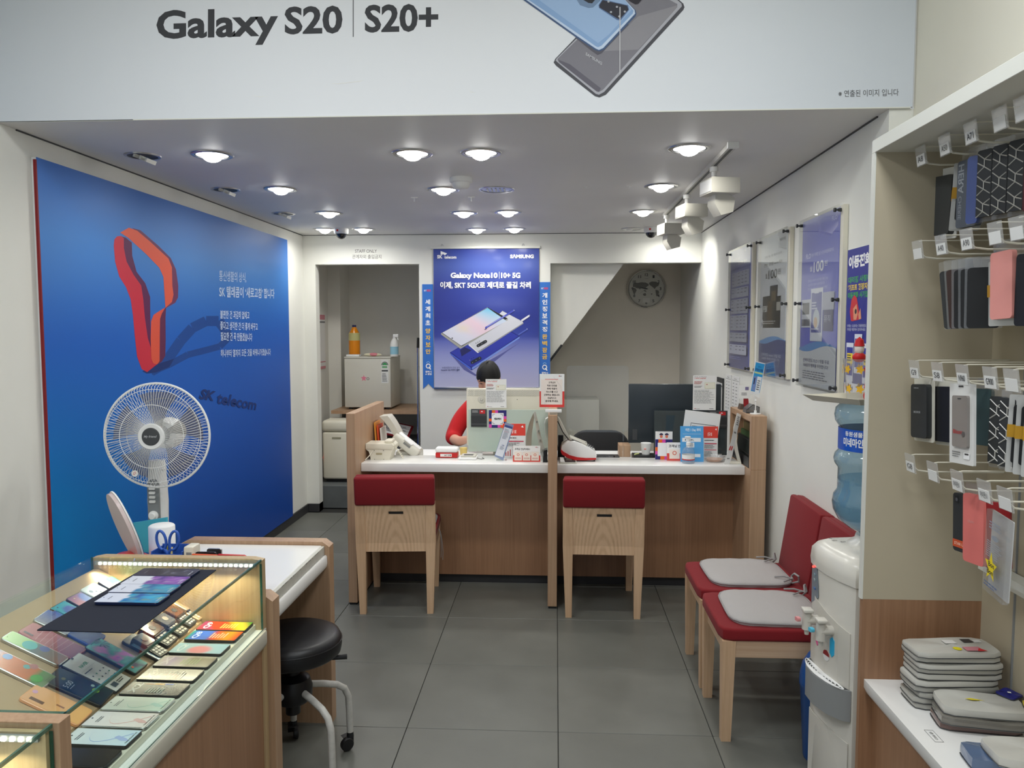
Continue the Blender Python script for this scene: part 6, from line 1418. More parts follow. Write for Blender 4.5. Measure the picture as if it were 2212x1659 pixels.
MB().lathe([(0, 0), (.0435, 0), (.0445, .004), (.0445, .150), (.041, .154), (.037, .156), (0, .156)], (-1.405, 2.70, DZ), seg=40).build('tub', 'whitem', t, smooth=50)
t = thing('pen_holder', 'blue pen holder on the side desk behind the glass case', 'pen holder', (-1.295, 2.54, DZ))
b = MB(); b.box(-1.345, -1.238, 2.505, 2.509, DZ, .832); b.box(-1.345, -1.238, 2.586, 2.590, DZ, .845); b.box(-1.345, -1.341, 2.509, 2.586, DZ, .84); b.box(-1.242, -1.238, 2.509, 2.586, DZ, .84); b.box(-1.341, -1.242, 2.509, 2.586, DZ, DZ+.004)
b.build('holder_body', 'blueb', t, kind=None); MB().box(-1.315, -1.275, 2.503, 2.505, .812, .826).build('label', 'whitem', t)
t = thing('scissors', 'blue-handled scissors standing in the pen holder', 'scissors', (-1.30, 2.545, DZ+.01))
for s_ in (-1, 1):
    cx_ = -1.305+s_*.022; b = MB(); pts = [(cx_+.016*math.cos(a)*(1 if s_ > 0 else 1)+s_*.004*math.sin(a), 2.545, .868+.032*math.sin(a)) for a in [2*math.pi*k/20 for k in range(21)]]
    b.tube(pts, .0048, 8, cap=False); b.tube([(cx_-s_*.008, 2.545, .840), (-1.305-s_*.004, 2.545, .815)], .006, 8); b.build('handle', 'blueb', t, smooth=60)
    MB().prism([(-1.305-s_*.004-.005, 2.544+s_*.0012, .818), (-1.305-s_*.004+.005, 2.544+s_*.0012, .818), (-1.305-s_*.012, 2.544+s_*.0012, .74)], (0, .002, 0)).build('blade', 'steel', t)
for k, (x, y, c, l_) in enumerate(((-1.312, 2.55, S(220, 210, 70), 'yellow pen in the blue holder between the scissor handles'), (-1.295, 2.535, S(220, 200, 140), 'pale pencil in the blue holder beside the scissors'))):
    t = thing('pencil', l_, 'pencil', (x, y, DZ+.006)); MB().tube([(x, y, DZ+.006), (x+.004*(k*2-1), y+.01, .845)], .0035, 8).build('barrel', mat('pencil%d' % k, c, .4), t)
t = thing('dispenser_box', 'small white plastic box beside the pen holder', 'box', (-1.215, 2.53, DZ))
MB().box(-1.233, -1.198, 2.505, 2.56, DZ, .858, bev=.006).build('box_body', 'cream', t); MB().box(-1.222, -1.205, 2.503, 2.505, DZ+.04, .84).build('window', 'greyc', t)
for k, (x0, x1, y, zt_, m_, l_) in enumerate(((-1.197, -1.128, 2.52, .838, 'black', 'black-rimmed small screen device behind the orange box'), (-1.176, -1.126, 2.56, .838, 'steel', 'silver thin device behind the black-rimmed one'))):
    t = thing('small_device', l_, 'device', ((x0+x1)/2, y, DZ)); MB().plate(((x0+x1)/2, y, (DZ+zt_)/2), (1, 0, 0), (0, 0, 1), x1-x0, zt_-DZ, .008, .006).build('case', m_, t)
    if not k: MB().box(x0+.008, x1-.014, y-.0052, y-.0042, DZ+.02, zt_-.007).build('display', 'cream', t)
for x0, x1, y, zt_, c, l_, tx_ in ((-1.190, -1.106, 2.475, .842, S(216, 84, 32), 'orange card sign edge above the glass case', '화'), (-1.104, -1.012, 2.478, .842, S(190, 28, 34), 'red slanted card sign edge above the glass case', 'SALE')):
    t = thing('card_sign', l_, 'sign', ((x0+x1)/2, y, DZ), group=None)
    e = .010 if x0 > -1.15 else 0
    MB().prism([(x0, y, DZ), (x1+e, y, DZ), (x1+e, y, .830), (x1-e*.5, y, zt_-.002), (x0, y, zt_)], (0, .01, 0)).build('card', mat('cardc', c, .45), t)
    I = Ink(.0006); f = Frame((x0, y, zt_), (x1, y, zt_), (x0, y, DZ)); I.text(f, tx_ if tx_ != '화' else 'ㅊ', .12 if tx_ == '화' else .3, .07, .28 if tx_ == '화' else .75, .20, S(240, 190, 120), .03); I.build('card_print', t)
# ------------------------------------------------------------------ things on the service counter, left bay
CT = .8003
P44, P47, P49 = on(1, 4.4), on(1, 4.7), on(1, 4.95)
def xz(p): return (p.x, p.z)
def sheet(name, label, cat, y, a, b_, m_='whitem', th=.003, draw=None, lean=0, group=None, z0=None, ink='ink'):
    """upright sheet; a = seen top left, b_ = seen bottom right on the plane at depth y"""
    p, q = on(1, y)(*a), on(1, y)(*b_); z0 = q.z if z0 is None else z0
    t = thing(name, label, cat, ((p.x+q.x)/2, y, z0), group=group)
    T = Matrix.Translation((0, y, z0)) @ Matrix.Rotation(R(-lean), 4, 'X') @ Matrix.Translation((0, -y, -z0))
    MB().box(p.x, q.x, y, y+th, z0, p.z, T=T).build('sheet', m_, t)
    if draw:
        I = Ink(.0006); draw(I, Frame(T @ V((p.x, y, p.z)), T @ V((q.x, y, p.z)), T @ V((p.x, y, z0)))); I.build('sheet_print', t, ink)
    return t
# frosted partition and cream screen back
t = thing('desk_partition', 'frosted glass partition on the left bay of the counter', 'partition', (-.30, 4.95, .77))
MB().box(-.552, -.035, 4.945, 4.953, .80, 1.069, bev=.001, seg=1).build('frosted_panel', 'frost', t)
MB().box(-.50, -.46, 4.935, 4.965, .7705, .805).box(-.12, -.08, 4.935, 4.965, .7705, .805).build('clamp', 'chrome', t, kind='stuff')
t = thing('monitor', 'cream monitor seen from behind with a perforated vent strip on top', 'monitor', (-.33, 5.08, .77), group='monitors on the staff side')
MB().box(-.574, -.042, 5.05, 5.075, .822, 1.196, bev=.006).build('back_shell', 'cream', t)
MB().box(-.566, -.050, 5.048, 5.0505, 1.148, 1.188).build('vent_strip', mat('vent_cream', S(218, 214, 200), .5), t)
b = MB()
for r in range(6):
    for k in range(74):
        x = -.560+k*.0067
        if -.533 < x < -.520 or -.06 < x: continue
        c = .0014; z = 1.152+r*.006; x += (r % 2)*.003; b.add([(x-.0011, 5.0476, z-c), (x+.0011, 5.0476, z-c), (x+.0011, 5.0476, z+c), (x-.0011, 5.0476, z+c)], [(0, 1, 2, 3)])
b.build('vent_holes', 'charcoal', t, smooth=0, kind='stuff')
MB().lathe([(0, 0), (.024, 0), (.024, -.003), (.010, -.004), (.008, -.008), (0, -.008)], (-.476, 5.05, 1.125), (0, 1, 0), 24).build('suction_disc', 'cream2', t)
MB().lathe([(0, 0), (.0025, 0), (.0025, .001), (0, .001)], (-.245, 5.0495, 1.125), (0, -1, 0), 8).build('screw_hole', 'black', t)
MB().tube([(-.3, 5.10, .79), (-.3, 5.10, .95)], .025, 10).box(-.40, -.20, 5.03, 5.18, .7705, .785, bev=.003).build('stand', 'cream', t)
def doc(I, f):
    I.text(f, '안내 고객상담', .05, .03, .58, .05, GREYT, .01); I.text(f, '1 이미지 상담자료', .05, .065, .55, .10, TR, .02); I.rect(f, .50, .20, .96, .38, S(214, 216, 190)); I.rect(f, .52, .215, .94, .365, S(232, 230, 214)); I.rect(f, .57, .25, .63, .27, S(180, 60, 50))
    I.lines(f, .05, .17, .42, .26, 3, S(190, 90, 80)); I.lines(f, .05, .30, .45, .36, 3, GREYT); I.lines(f, .05, .42, .95, .82, 12, GREYT, fill=.26, word=.14); I.poly(f, [(.05, .955), (.12, .94), (.10, .965)], S(200, 60, 60)); I.text(f, 'SK telecom', .12, .95, .30, .97, INKD, .01); I.lines(f, .72, .95, .95, .975, 1, INKD)
sheet('notice_sheet', 'white consultation sheet clipped above the left frosted partition', 'notice', 4.935, (1049, 819), (1094, 881), draw=doc, group='white consultation sheets on the partitions')
sheet('notice_sheet', 'white consultation sheet clipped above the right dark partition', 'notice', 4.935, (1497.5, 811), (1546, 886), draw=doc, group='white consultation sheets on the partitions')
def holder(x0, x1, y, z0, z1, lb):
    t = thing('card_holder', lb, 'holder', ((x0+x1)/2, y, z0), group='black card holders on the partitions')
    MB().box(x0, x1, y-.006, y, z0, z1, bev=.001, seg=1).build('back_plate', 'charcoal', t); MB().box(x0, x1, y-.010, y-.0062, z0, z0+(z1-z0)*.62, bev=.001, seg=1).build('pocket', 'dark', t); MB().box(x0, x1, y-.0115, y-.010, z0+.012, z0+.022).build('pocket_lip', 'charcoal', t)
    f = Frame((x0, y-.0062, z1), (x1, y-.0062, z1), (x0, y-.0062, z0)); I = Ink(.0004); I.rect(f, .55, .06, .90, .26, S(196, 34, 40)); I.poly(f, [(.62, .16), (.70, .10), (.76, .17)], WHITE); I.lines(f, .08, .08, .5, .22, 3, S(180, 180, 180)); I.build('plate_print', t)
holder(-.533, -.433, 4.9445, .960, 1.073, 'black card holder with a red mark on the left frosted partition')
holder(.955, 1.070, 4.9445, .960, 1.070, 'black card holder with a red mark on the right partition')
def pay(I, f):
    nv, pu, og = S(40, 34, 110), S(214, 70, 170), S(232, 100, 30)
    I.rect(f, 0, 0, 1, 1, nv)
    for a in ((.18, 0, .36, .16, og), (.36, 0, .52, .16, pu), (.84, .34, 1, .5, pu), (.84, .5, 1, .66, og), (0, .48, .16, .64, og), (0, .80, .16, 1, pu), (.50, .84, .66, 1, pu), (.66, .84, .84, 1, og)): I.rect(f, *a)
    I.rect(f, .16, .16, .84, .84, S(238, 238, 240))
    for u0, v0, a, b_ in ((.22, .22, 1, 1), (.78, .22, -1, 1), (.22, .78, 1, -1), (.78, .78, -1, -1)): I.rect(f, min(u0, u0+.12*a), min(v0, v0+.02*b_), max(u0, u0+.12*a), max(v0, v0+.02*b_), INKD); I.rect(f, min(u0, u0+.02*a), min(v0, v0+.12*b_), max(u0, u0+.02*a), max(v0, v0+.12*b_), INKD)
    I.text(f, '제로페이', .30, .43, .70, .56, INKD, .04)
sheet('sticker', 'square purple and orange framed sticker on the left frosted partition', 'sticker', 4.9425, (1056, 886), (1094, 924), th=.0015, draw=pay)
def redfly(I, f):
    I.rect(f, 0, 0, 1, .36, S(224, 66, 52)); I.text(f, '신규 SE', .30, .18, .60, .30, S(245, 220, 214), .03); I.poly(f, [(.80, .10), (.88, .05), (.92, .12)], WHITE)
    I.lines(f, .10, .42, .8, .47, 1, INKD); I.rect(f, .10, .52, .92, .55, S(200, 50, 80)); I.rect(f, .10, .72, .92, .74, S(200, 50, 80)); I.lines(f, .10, .58, .8, .70, 3, GREYT); I.lines(f, .10, .78, .7, .95, 4, GREYT)
sheet('flyer', 'red and white flyer behind the slanted stand, left bay', 'flyer', 4.76, (1086, 915), (1135, 984), draw=redfly, z0=CT, group='red and white flyers on the counter')
sheet('flyer', 'red and white flyer behind the blue sign, right bay', 'flyer', 4.745, (1519, 921), (1550, 990), draw=redfly, z0=CT, group='red and white flyers on the counter')
def calm(I, f):
    I.rect(f, 0, .60, 1, 1, S(218, 70, 60)); I.rect(f, 0, 0, 1, .58, S(238, 236, 234)); I.text(f, '고객님 안심하세요!', .06, .14, .62, .28, INKD, .03); I.poly(f, [(.80, .10), (.86, .06), (.90, .11)], TR); I.text(f, 'SK', .88, .08, .94, .12, INKD)
    for k in range(3):
        u = .05+.31*k; I.rect(f, u, .38, u+.28, .92, S(232, 214, 200)); I.rect(f, u+.01, .40, u+.27, .90, S(240, 226, 214)); I.disc(f, u+.14, .56, .05, S(214, 110, 90), 12, inner=.6); I.lines(f, u+.04, .74, u+.25, .86, 2, S(190, 120, 104), jag=.1)
sheet('counter_card', 'small white and red reassurance card at the left bay front', 'sign', 4.575, (1108, 963), (1167, 1000), draw=calm, lean=6, z0=CT, group='small white and red cards on the counter')
sheet('counter_card', 'small white and red reassurance card half behind the blue sign', 'sign', 4.66, (1441, 956), (1480, 990), draw=lambda I, f: (I.rect(f, 0, .60, 1, 1, S(218, 70, 60)), I.rect(f, 0, 0, 1, .58, S(238, 236, 234)), I.text(f, '고객님 안심', .10, .12, .90, .28, INKD, .03), I.rect(f, .14, .38, .70, .90, S(240, 226, 214)), I.disc(f, .42, .58, .12, S(214, 110, 90), 12, inner=.6)), lean=6, z0=CT, group='small white and red cards on the counter')
sheet('counter_card', 'narrow white card with three red bars beside the slanted stand', 'sign', 4.72, (1088, 965), (1107, 990), z0=CT, draw=lambda I, f: [I.rect(f, u, v, u+.10, .85, S(190, 50, 50)) for u, v in ((.2, .5), (.45, .4), (.7, .25))])
# slanted acrylic leaflet holder
t = thing('leaflet_stand', 'tall slanted clear holder with a blue-topped leaflet, left bay front', 'leaflet holder', (-.31, 4.60, CT))
A0, A1, A2, A3 = on(1, 4.60)(1091.5, 918), on(1, 4.60)(1110, 924), on(1, 4.60)(1087, 1001), on(1, 4.60)(1068, 991)
dz_ = CT+.001-A2.z
for q in (A0, A1, A2, A3): q.z += max(0, dz_)
MB().prism([A0, A1, A2, A3], (0, .004, 0)).build('clear_holder', mat('holder_edge', S(150, 166, 200), .15, alpha=.75), t)
f = Frame(A0*.94+A2*.06+V((0, -.002, 0)), A1*.94+A3*.06+V((0, -.002, 0)), A3*.96+A1*.04+V((0, -.002, 0))); I = Ink(.0004); I.rect(f, 0, 0, 1, 1, S(222, 226, 234)); I.rect(f, 0, 0, 1, .07, S(60, 80, 140)); I.lines(f, .15, .12, .85, .45, 9, S(140, 146, 160)); I.rect(f, .15, .20, .7, .205, S(214, 90, 110)); I.text(f, '이벤트', .4, .62, .75, .66, S(60, 80, 140), .02); I.lines(f, .3, .68, .8, .8, 3, S(150, 156, 170)); I.build('leaflet', t)
MB().box(A3.x+.01, A2.x+.02, 4.604, 4.66, CT, CT+.003).build('foot', 'acrylic', t)
# office phone, handset cradle / document tray
t = thing('desk_telephone', 'cream desk telephone with key bank beside the left side panel', 'telephone', (-1.05, 4.66, CT))
pr_ = [(-1.125, .86), (-1.13, .885), (-1.128, .897), (-.975, .897), (-.962, .885), (-.960, .868), (-.975, .840), (-.985, .812), (-.985, CT), (-1.10, CT), (-1.10, .812), (-1.11, .85)]
MB().prism([(x, 4.60, z) for x, z in pr_], (0, .14, 0)).build('body', 'cream', t)
MB().box(-1.128, -.966, 4.594, 4.600, .866, .897, bev=.002).build('upper_case', 'cream', t)
MB().box(-1.066, -1.030, 4.597, 4.600, .832, .842).build('finger_slot', mat('cream_shadow', S(170, 160, 130), .5), t)
for x in (-1.075, -1.02): MB().ball((x, 4.593, .858), .0025, 8, 6).ball((x, 4.598, .804), .002, 8, 6).build('screw', 'dark', t)
MB().tube([(-1.085, 4.598, .856), (-1.10, 4.585, .83), (-1.125, 4.57, CT+.004), (-1.127, 4.58, CT+.004)], .003, 6).build('cord', 'cream', t)
MB().box(-1.02, -.975, 4.62, 4.72, .897, .915, bev=.006).build('handset', 'cream', t)
b = MB(); pts = [(-.975+.0012*k+.006*math.cos(k*1.1), 4.64+.006*math.sin(k*1.1), .90-.0017*k) for k in range(56)]; b.tube(pts, .0022, 5); b.build('curly_cord', 'cream', t)
t = thing('fax_machine', 'white fax handset unit with raised paper guide, left bay', 'fax machine', (-.92, 4.86, .77))
T = Matrix.Translation((-.925, 4.84, .858)) @ Matrix.Rotation(R(38), 4, 'Y')
MB().box(-.095, .095, -.07, .07, -.028, .028, bev=.014, seg=3, T=T).build('body', 'cream2', t)
MB().box(-.03, .03, -.072, -.03, .028, .034, T=T).box(-.085, .085, -.02, .05, .026, .032, bev=.004, T=T).build('lid_ridge', 'whitem', t)
I = Ink(.0006); f = Frame(T @ V((-.02, -.0702, .020)), T @ V((.03, -.0702, .020)), T @ V((-.02, -.0702, .006))); I.rect(f, 0, 0, 1, 1, S(120, 120, 118)); I.build('unit_label', t)
b = MB(); n = 8
for i in range(n): pass
P = []; 
for i in range(n+1):
    u = i/n; x = -1.083+.105*u**1.0; z = 1.038-.150*u+.014*math.sin(u*3.1)
    for y in (4.80, 4.93): P += [V((x-.006, y, z)), V((x+.046-.02*u, y, z+.004))]
F = []
for i in range(n):
    a = i*4; c = a+4; F += [(a, a+1, c+1, c), (a+2, c+2, c+3, a+3), (a, c, c+2, a+2), (a+1, a+3, c+3, c+1)]
F += [(0, 2, 3, 1), (n*4, n*4+1, n*4+3, n*4+2)]
b.add(P, F).build('paper_guide', mat('guide_grey', S(196, 192, 180), .45), t, smooth=60)
MB().box(-.99, -.84, 4.80, 4.95, .7705, .82, bev=.01).build('base', 'cream2', t)
for k, (x, c, lb) in enumerate(((-1.112, S(226, 150, 60), 'orange-edged folder standing behind the desk telephone'), (-1.095, S(220, 82, 40), 'red-orange folder standing behind the desk telephone'), (-1.075, S(226, 224, 216), 'white folder standing behind the desk telephone'))):
    t = thing('folder', lb, 'folder', (x, 4.86, .771), group='folders standing at the left side panel')
    MB().prism([(x, 4.80, .771), (x+.012, 4.80, .771), (x-.004, 4.80, 1.00-.018*k), (x-.012, 4.80, 1.00-.018*k)], (0, .14, 0)).build('cover', mat('fold%d' % k, c, .45), t)
# little terminals and bits
t = thing('card_terminal', 'white and red card box at the back of the left bay', 'terminal', (-.66, 4.78, CT))
MB().box(-.724, -.590, 4.69, 4.765, CT, .832, bev=.006).build('lower_case', 'redp', t); MB().box(-.726, -.588, 4.687, 4.768, .832, .862, bev=.012, seg=3).build('upper_case', 'whitem', t)
f = Frame((-.694, 4.6895, .825), (-.624, 4.6895, .825), (-.694, 4.6895, .808)); I = Ink(.0006); I.rect(f, 0, 0, 1, 1, S(236, 230, 226)); I.text(f, 'SKT 인증', .35, .2, .95, .8, INKD, .03); I.build('unit_label', t)
t = thing('small_cup', 'small cup with yellow contents beside the white and red box', 'cup', (-.575, 4.88, .7705))
MB().lathe([(0, .7705), (.020, .7705), (.024, .835), (.0, .835)], (-.575, 4.88, 0), seg=20).build('cup', mat('cup_yellow', S(226, 200, 120), .5), t)
t = thing('signature_pad', 'white signature pad with dark display at the left bay', 'terminal', (-.52, 4.68, CT))
MB().box(-.578, -.468, 4.62, 4.74, CT, .812, bev=.004).build('base', 'whitem', t); MB().box(-.565, -.475, 4.645, 4.735, .8122, .822, bev=.002).build('top_case', 'cream2', t); MB().box(-.548, -.492, 4.66, 4.70, .8222, .823).build('display', 'charcoal', t)
MB().tube([(-.468, 4.66, .805), (-.440, 4.64, .803), (-.425, 4.66, .803), (-.44, 4.70, .803)], .0018, 5).build('cable', 'dark', t)
for k, (x0, x1, y0, y1, c, lb) in enumerate(((-.845, -.74, 4.81, 4.93, S(168, 176, 172), 'flat grey-green pad at the back of the left bay'), (-.42, -.27, 4.80, 4.92, S(120, 200, 186), 'flat turquoise pad below the frosted partition'))):
    t = thing('desk_pad', lb, 'desk pad', ((x0+x1)/2, (y0+y1)/2, .7705)); MB().box(x0, x1, y0, y1, .7705, .7745, bev=.001, seg=1).build('pad', mat('deskpad%d' % k, c, .3), t)
# curved sheets and dark stand by the divider
def arc_sheet(name, label, pts, y0, y1, m_, th=.0015):
    t = thing(name, label, 'sheet', (pts[-1][0], (y0+y1)/2, CT)); b = MB(); P = []
    for x, z in pts:
        for dx in (0, th):
            P += [V((x+dx, y0, z)), V((x+dx, y1, z))]
    F = []
    for i in range(len(pts)-1):
        a = i*4; c = a+4; F += [(a, c, c+1, a+1), (a+2, a+3, c+3, c+2), (a, a+2, c+2, c), (a+1, c+1, c+3, a+3)]
    k = len(P)-4; F += [(0, 1, 3, 2), (k, k+2, k+3, k+1)]; b.add(P, F).build('sheet', m_, t, smooth=60); return t
ps = mat('paper_grey', S(196, 198, 190), .5)
def strip(A, B, y0, y1, th=.002):
    P = []; F = []
    for (x, z), (x2, z2) in zip(A, B): P += [V((x, y0, z)), V((x2, y1, z2)), V((x, y0+th, z)), V((x2, y1+th, z2))]
    n = len(A)-1
    for i in range(n): a = i*4; c = a+4; F += [(a, c, c+1, a+1), (a+2, a+3, c+3, c+2), (a, a+2, c+2, c), (a+1, c+1, c+3, a+3)]
    F += [(0, 1, 3, 2), (4*n, 4*n+2, 4*n+3, 4*n+1)]; return MB().add(P, F)
t = thing('easel_leaflet', 'grey-white A-shaped easel leaflet left of the divider panel', 'leaflet', (-.11, 4.66, CT))
strip([(-.128, 1.086), (-.152, 1.03), (-.170, .96), (-.174, .89), (-.164, CT+.001)], [(-.119, 1.090), (-.130, 1.02), (-.139, .95), (-.143, .88), (-.135, CT+.001)], 4.60, 4.66).build('left_leaf', ps, t, smooth=60)
strip([(-.128, 1.086), (-.118, 1.03), (-.108, .96), (-.094, .89), (-.070, CT+.001)], [(-.116, 1.094), (-.100, 1.03), (-.086, .955), (-.066, .885), (-.046, CT+.001)], 4.598, 4.61).build('right_leaf', ps, t, smooth=60)
I = Ink(.001)
for z_, x_ in ((1.04, -.112), (.985, -.102), (.93, -.092), (.87, -.076)):
    f = Frame(V((x_, 4.597, z_)), V((x_+.010, 4.597, z_)), V((x_, 4.597, z_-.012))); I.rect(f, 0, 0, 1, 1, S(130, 130, 122))
I.build('leaf_print', t)
arc_sheet('curled_paper', 'curled white paper strip just left of the divider panel', [(-.043, 1.03), (-.060, 1.02), (-.068, .99), (-.064, .95), (-.055, .90)], 4.86, 4.92, 'whitem')
t = thing('file_stand', 'small black stand at the foot of the divider panel', 'stand', (-.055, 4.60, CT)); MB().prism([(-.072, 4.56, CT), (-.046, 4.56, CT), (-.046, 4.56, .875), (-.066, 4.56, .87)], (0, .08, 0)).build('stand_body', 'black', t)
# sign on the divider
t = thing('counter_sign', 'white and red mask notice in a clear clip on the divider panel', 'sign', (-.014, 4.45, 1.10))
p, q = P44(1165.5, 808), P44(1219, 880); MB().box(p.x, q.x, 4.405, 4.408, q.z, p.z, bev=.001, seg=1).build('sign_card', 'whitem', t)
f = Frame((p.x, 4.405, p.z), (q.x, 4.405, p.z), (p.x, 4.405, q.z)); I = Ink(.0005); I.rect(f, 0, .52, 1, 1, S(220, 62, 56)); I.rect(f, .06, .16, .92, .92, S(236, 224, 214)); I.rect(f, .22, .15, .75, .165, S(214, 60, 56)); I.poly(f, [(.76, .06), (.80, .04), (.82, .08)], TR); I.text(f, 'SK', .82, .05, .90, .08, INKD)
for k, t_ in enumerate(('고객님과', '직원 안전을', '위해 직원이', '마스크를 쓰고', '근무하는 중입니다.', '안심하시고', '문의해 주세요.')): I.text(f, t_, .5-.03*len(t_)-.02, .225+.093*k, .5+.03*len(t_)+.02, .285+.093*k, S(60, 50, 50), .02)
I.build('sign_print', t)
MB().box(-.056, .036, 4.380, 4.402, 1.112, 1.130, bev=.003).build('clip_bar', 'whitem', t); MB().box(-.03, .010, 4.395, 4.42, 1.1005, 1.112).build('clip_foot', 'cream', t)
MB().tube([(-.052, 4.39, 1.13), (-.058, 4.392, 1.16), (-.058, 4.40, 1.19)], .0012, 5).tube([(.026, 4.39, 1.13), (.038, 4.385, 1.20), (.030, 4.38, 1.26), (-.012, 4.385, 1.315)], .0014, 5).build('clear_wire', 'acrylic', t, kind='stuff')
# ---------------- right bay
t = thing('id_scanner', 'white and red rounded scanner printer just right of the divider panel', 'scanner', (.14, 4.68, CT))
pr_ = [(.033, .862), (.040, .892), (.075, .916), (.112, .922), (.150, .908), (.205, .878), (.238, .854), (.244, .838), (.240, .812), (.22, CT+.006), (.12, CT+.006), (.07, .82), (.042, .842)]
b = MB(); loops = []
for y, s_ in ((4.60, .90), (4.606, 1.0), (4.76, 1.0), (4.766, .92)): loops.append([V((.14+(x-.14)*s_, y, .86+(z-.86)*s_)) for x, z in pr_])
loft(b, loops).build('case', 'whitem', t, smooth=50)
MB().prism([(x, 4.597, z) for x, z in ((.034, .872), (.050, .858), (.085, .838), (.13, .826), (.18, .821), (.240, .822), (.240, .812), (.18, .808), (.12, .808), (.075, .820), (.040, .842), (.033, .858))], (0, .172, 0)).build('red_band', 'redp', t)
MB().box(.10, .235, 4.61, 4.755, CT, CT+.007).build('foot', 'charcoal', t)
T = Matrix.Translation((.135, 4.67, .912)) @ Matrix.Rotation(R(22), 4, 'Y'); MB().box(-.055, .055, -.055, .055, -.004, .010, bev=.002, T=T).build('reader_bed', 'cream2', t)
MB().box(-.04, .02, -.057, -.054, -.002, .004, T=T).build('reader_slot', 'dark', t)
for k in range(5): T = Matrix.Translation((.178+.011*k, 4.66, .897-.0055*k)) @ Matrix.Rotation(R(28), 4, 'Y'); MB().box(-.003, .003, -.022, .02, -.001, .008, bev=.001, seg=1, T=T).build('key', 'dark', t)
MB().prism([(.004+.012, 4.68, 1.055), (.028, 4.68, 1.04), (.085, 4.68, .925), (.078, 4.68, .918), (.045, 4.68, .955)], (0, .06, 0)).build('raised_flap', 'cream2', t); MB().tube([(.014, 4.676, 1.03), (.045, 4.676, .965), (.078, 4.676, .922)], .003, 6).build('flap_edge', 'black', t)
t = thing('card_reader', 'flat silver and black card reader before the scanner', 'terminal', (.09, 4.56, CT)); MB().box(.028, .125, 4.52, 4.60, CT, .808, bev=.002).build('base', 'cream2', t); MB().box(.045, .118, 4.525, 4.575, .8082, .812).build('display', 'dark', t); MB().prism([(.030, 4.521, .809), (.056, 4.521, .809), (.048, 4.59, .822), (.028, 4.59, .822)], (0, 0, .004)).build('lid', 'whitem', t)
t = thing('telephone_set', 'black office telephone behind the divider panel, right bay', 'telephone', (.035, 4.84, .7705)); MB().box(.015, .060, 4.80, 4.88, .7705, .86, bev=.004).build('body', 'black', t); MB().box(.018, .05, 4.79, 4.80, .87, .93).box(.02, .06, 4.79, 4.81, .855, .870).build('handset', 'black', t)
# clear shield
t = thing('clear_shield', 'clear acrylic screen standing right of the divider panel', 'screen', (.26, 4.84, .7705))
s0, s1 = on(1, 4.84)(1224, 790), on(1, 4.84)(1357, 934)
MB().plate(((s0.x+s1.x)/2, 4.84, (s0.z+s1.z)/2), (1, 0, 0), (0, 0, 1), s1.x-s0.x, s0.z-s1.z, .003, .02).build('panel', 'acrylic', t)
for x in (s0.x+.03, s1.x-.03): MB().box(x-.004, x+.004, 4.84-.004, 4.844, .7705, s1.z+.03).box(x-.01, x+.01, 4.81, 4.87, .7705, .774).build('leg', 'acrylic', t)
# big monitor, right partition
t = thing('monitor', 'large black monitor seen from behind at the right bay', 'monitor', (.77, 5.13, .77), group='monitors on the staff side')
MB().box(.474, 1.064, 5.10, 5.125, .840, 1.224, bev=.006).build('back_shell', mat('monitor_back', S(44, 52, 58), .32), t)
MB().box(.50, .53, 5.096, 5.1, .86, .93, bev=.001, seg=1).build('side_pocket', 'charcoal', t); MB().box(.66, .88, 5.125, 5.16, .90, 1.12, bev=.006).build('rear_bulge', 'black', t)
MB().tube([(.77, 5.15, .785), (.77, 5.15, .95)], .022, 10).box(.66, .88, 5.08, 5.22, .7705, .785, bev=.003).build('stand', 'black', t)
t = thing('desk_partition', 'dark tinted partition on the right bay below the big monitor', 'partition', (.84, 4.95, .77))
MB().box(.619, 1.072, 4.945, 4.952, .79, 1.068, bev=.001, seg=1).build('tinted_panel', glass('smoked_glass', (.26, .29, .30, 1), refl=1.2, diffuse=.55, dcol=S(78, 88, 90)), t)
for x in (.66, 1.02): MB().box(x-.02, x+.02, 4.935, 4.965, .7705, .80).build('clamp', 'chrome', t)
t = thing('drawer_box', 'low beech drawer box under the big monitor', 'box', (.42, 5.00, .7705)); MB().box(.405, .475, 4.96, 5.09, .7705, .845, bev=.002).build('box_body', 'wood', t)
t = thing('paper_cup', 'white paper cup with a flower print before the big monitor', 'cup', (.56, 4.86, .80)); MB().lathe([(0, .806), (.024, .806), (.032, .874), (.0335, .876), (.031, .877), (.0, .872)], (.56, 4.86, 0), seg=24).build('cup', 'whitem', t); MB().ball((.552, 4.832, .842), (.008, .003, .006), 8, 6).build('flower_print', 'pinkc', t)
t = thing('desktop_box', 'low black glass-topped box under the paper cup', 'box', (.55, 4.86, .7705)); MB().box(.478, .615, 4.80, 4.92, .7705, .8055, bev=.003).build('box_body', 'black', t); 
t = thing('pen', 'yellow-green marker on the black box beside the paper cup', 'pen', (.50, 4.83, .806)); MB().tube([(.487, 4.82, .8105), (.515, 4.85, .8105)], .0045, 8).build('barrel', mat('marker', S(216, 220, 150), .4), t)
t = thing('computer_mouse', 'black computer mouse on the staff desk, right bay', 'mouse', (.345, 4.83, .7705)); MB().ball((.345, 4.83, .7875), (.028, .045, .017), 20, 10).build('mouse_body', 'black', t)
t = thing('keyboard', 'dark keyboard on the staff desk, right bay', 'keyboard', (.26, 4.92, .7705)); MB().box(.13, .40, 4.88, 4.98, .7705, .785, bev=.003).build('key_deck', 'dark', t)
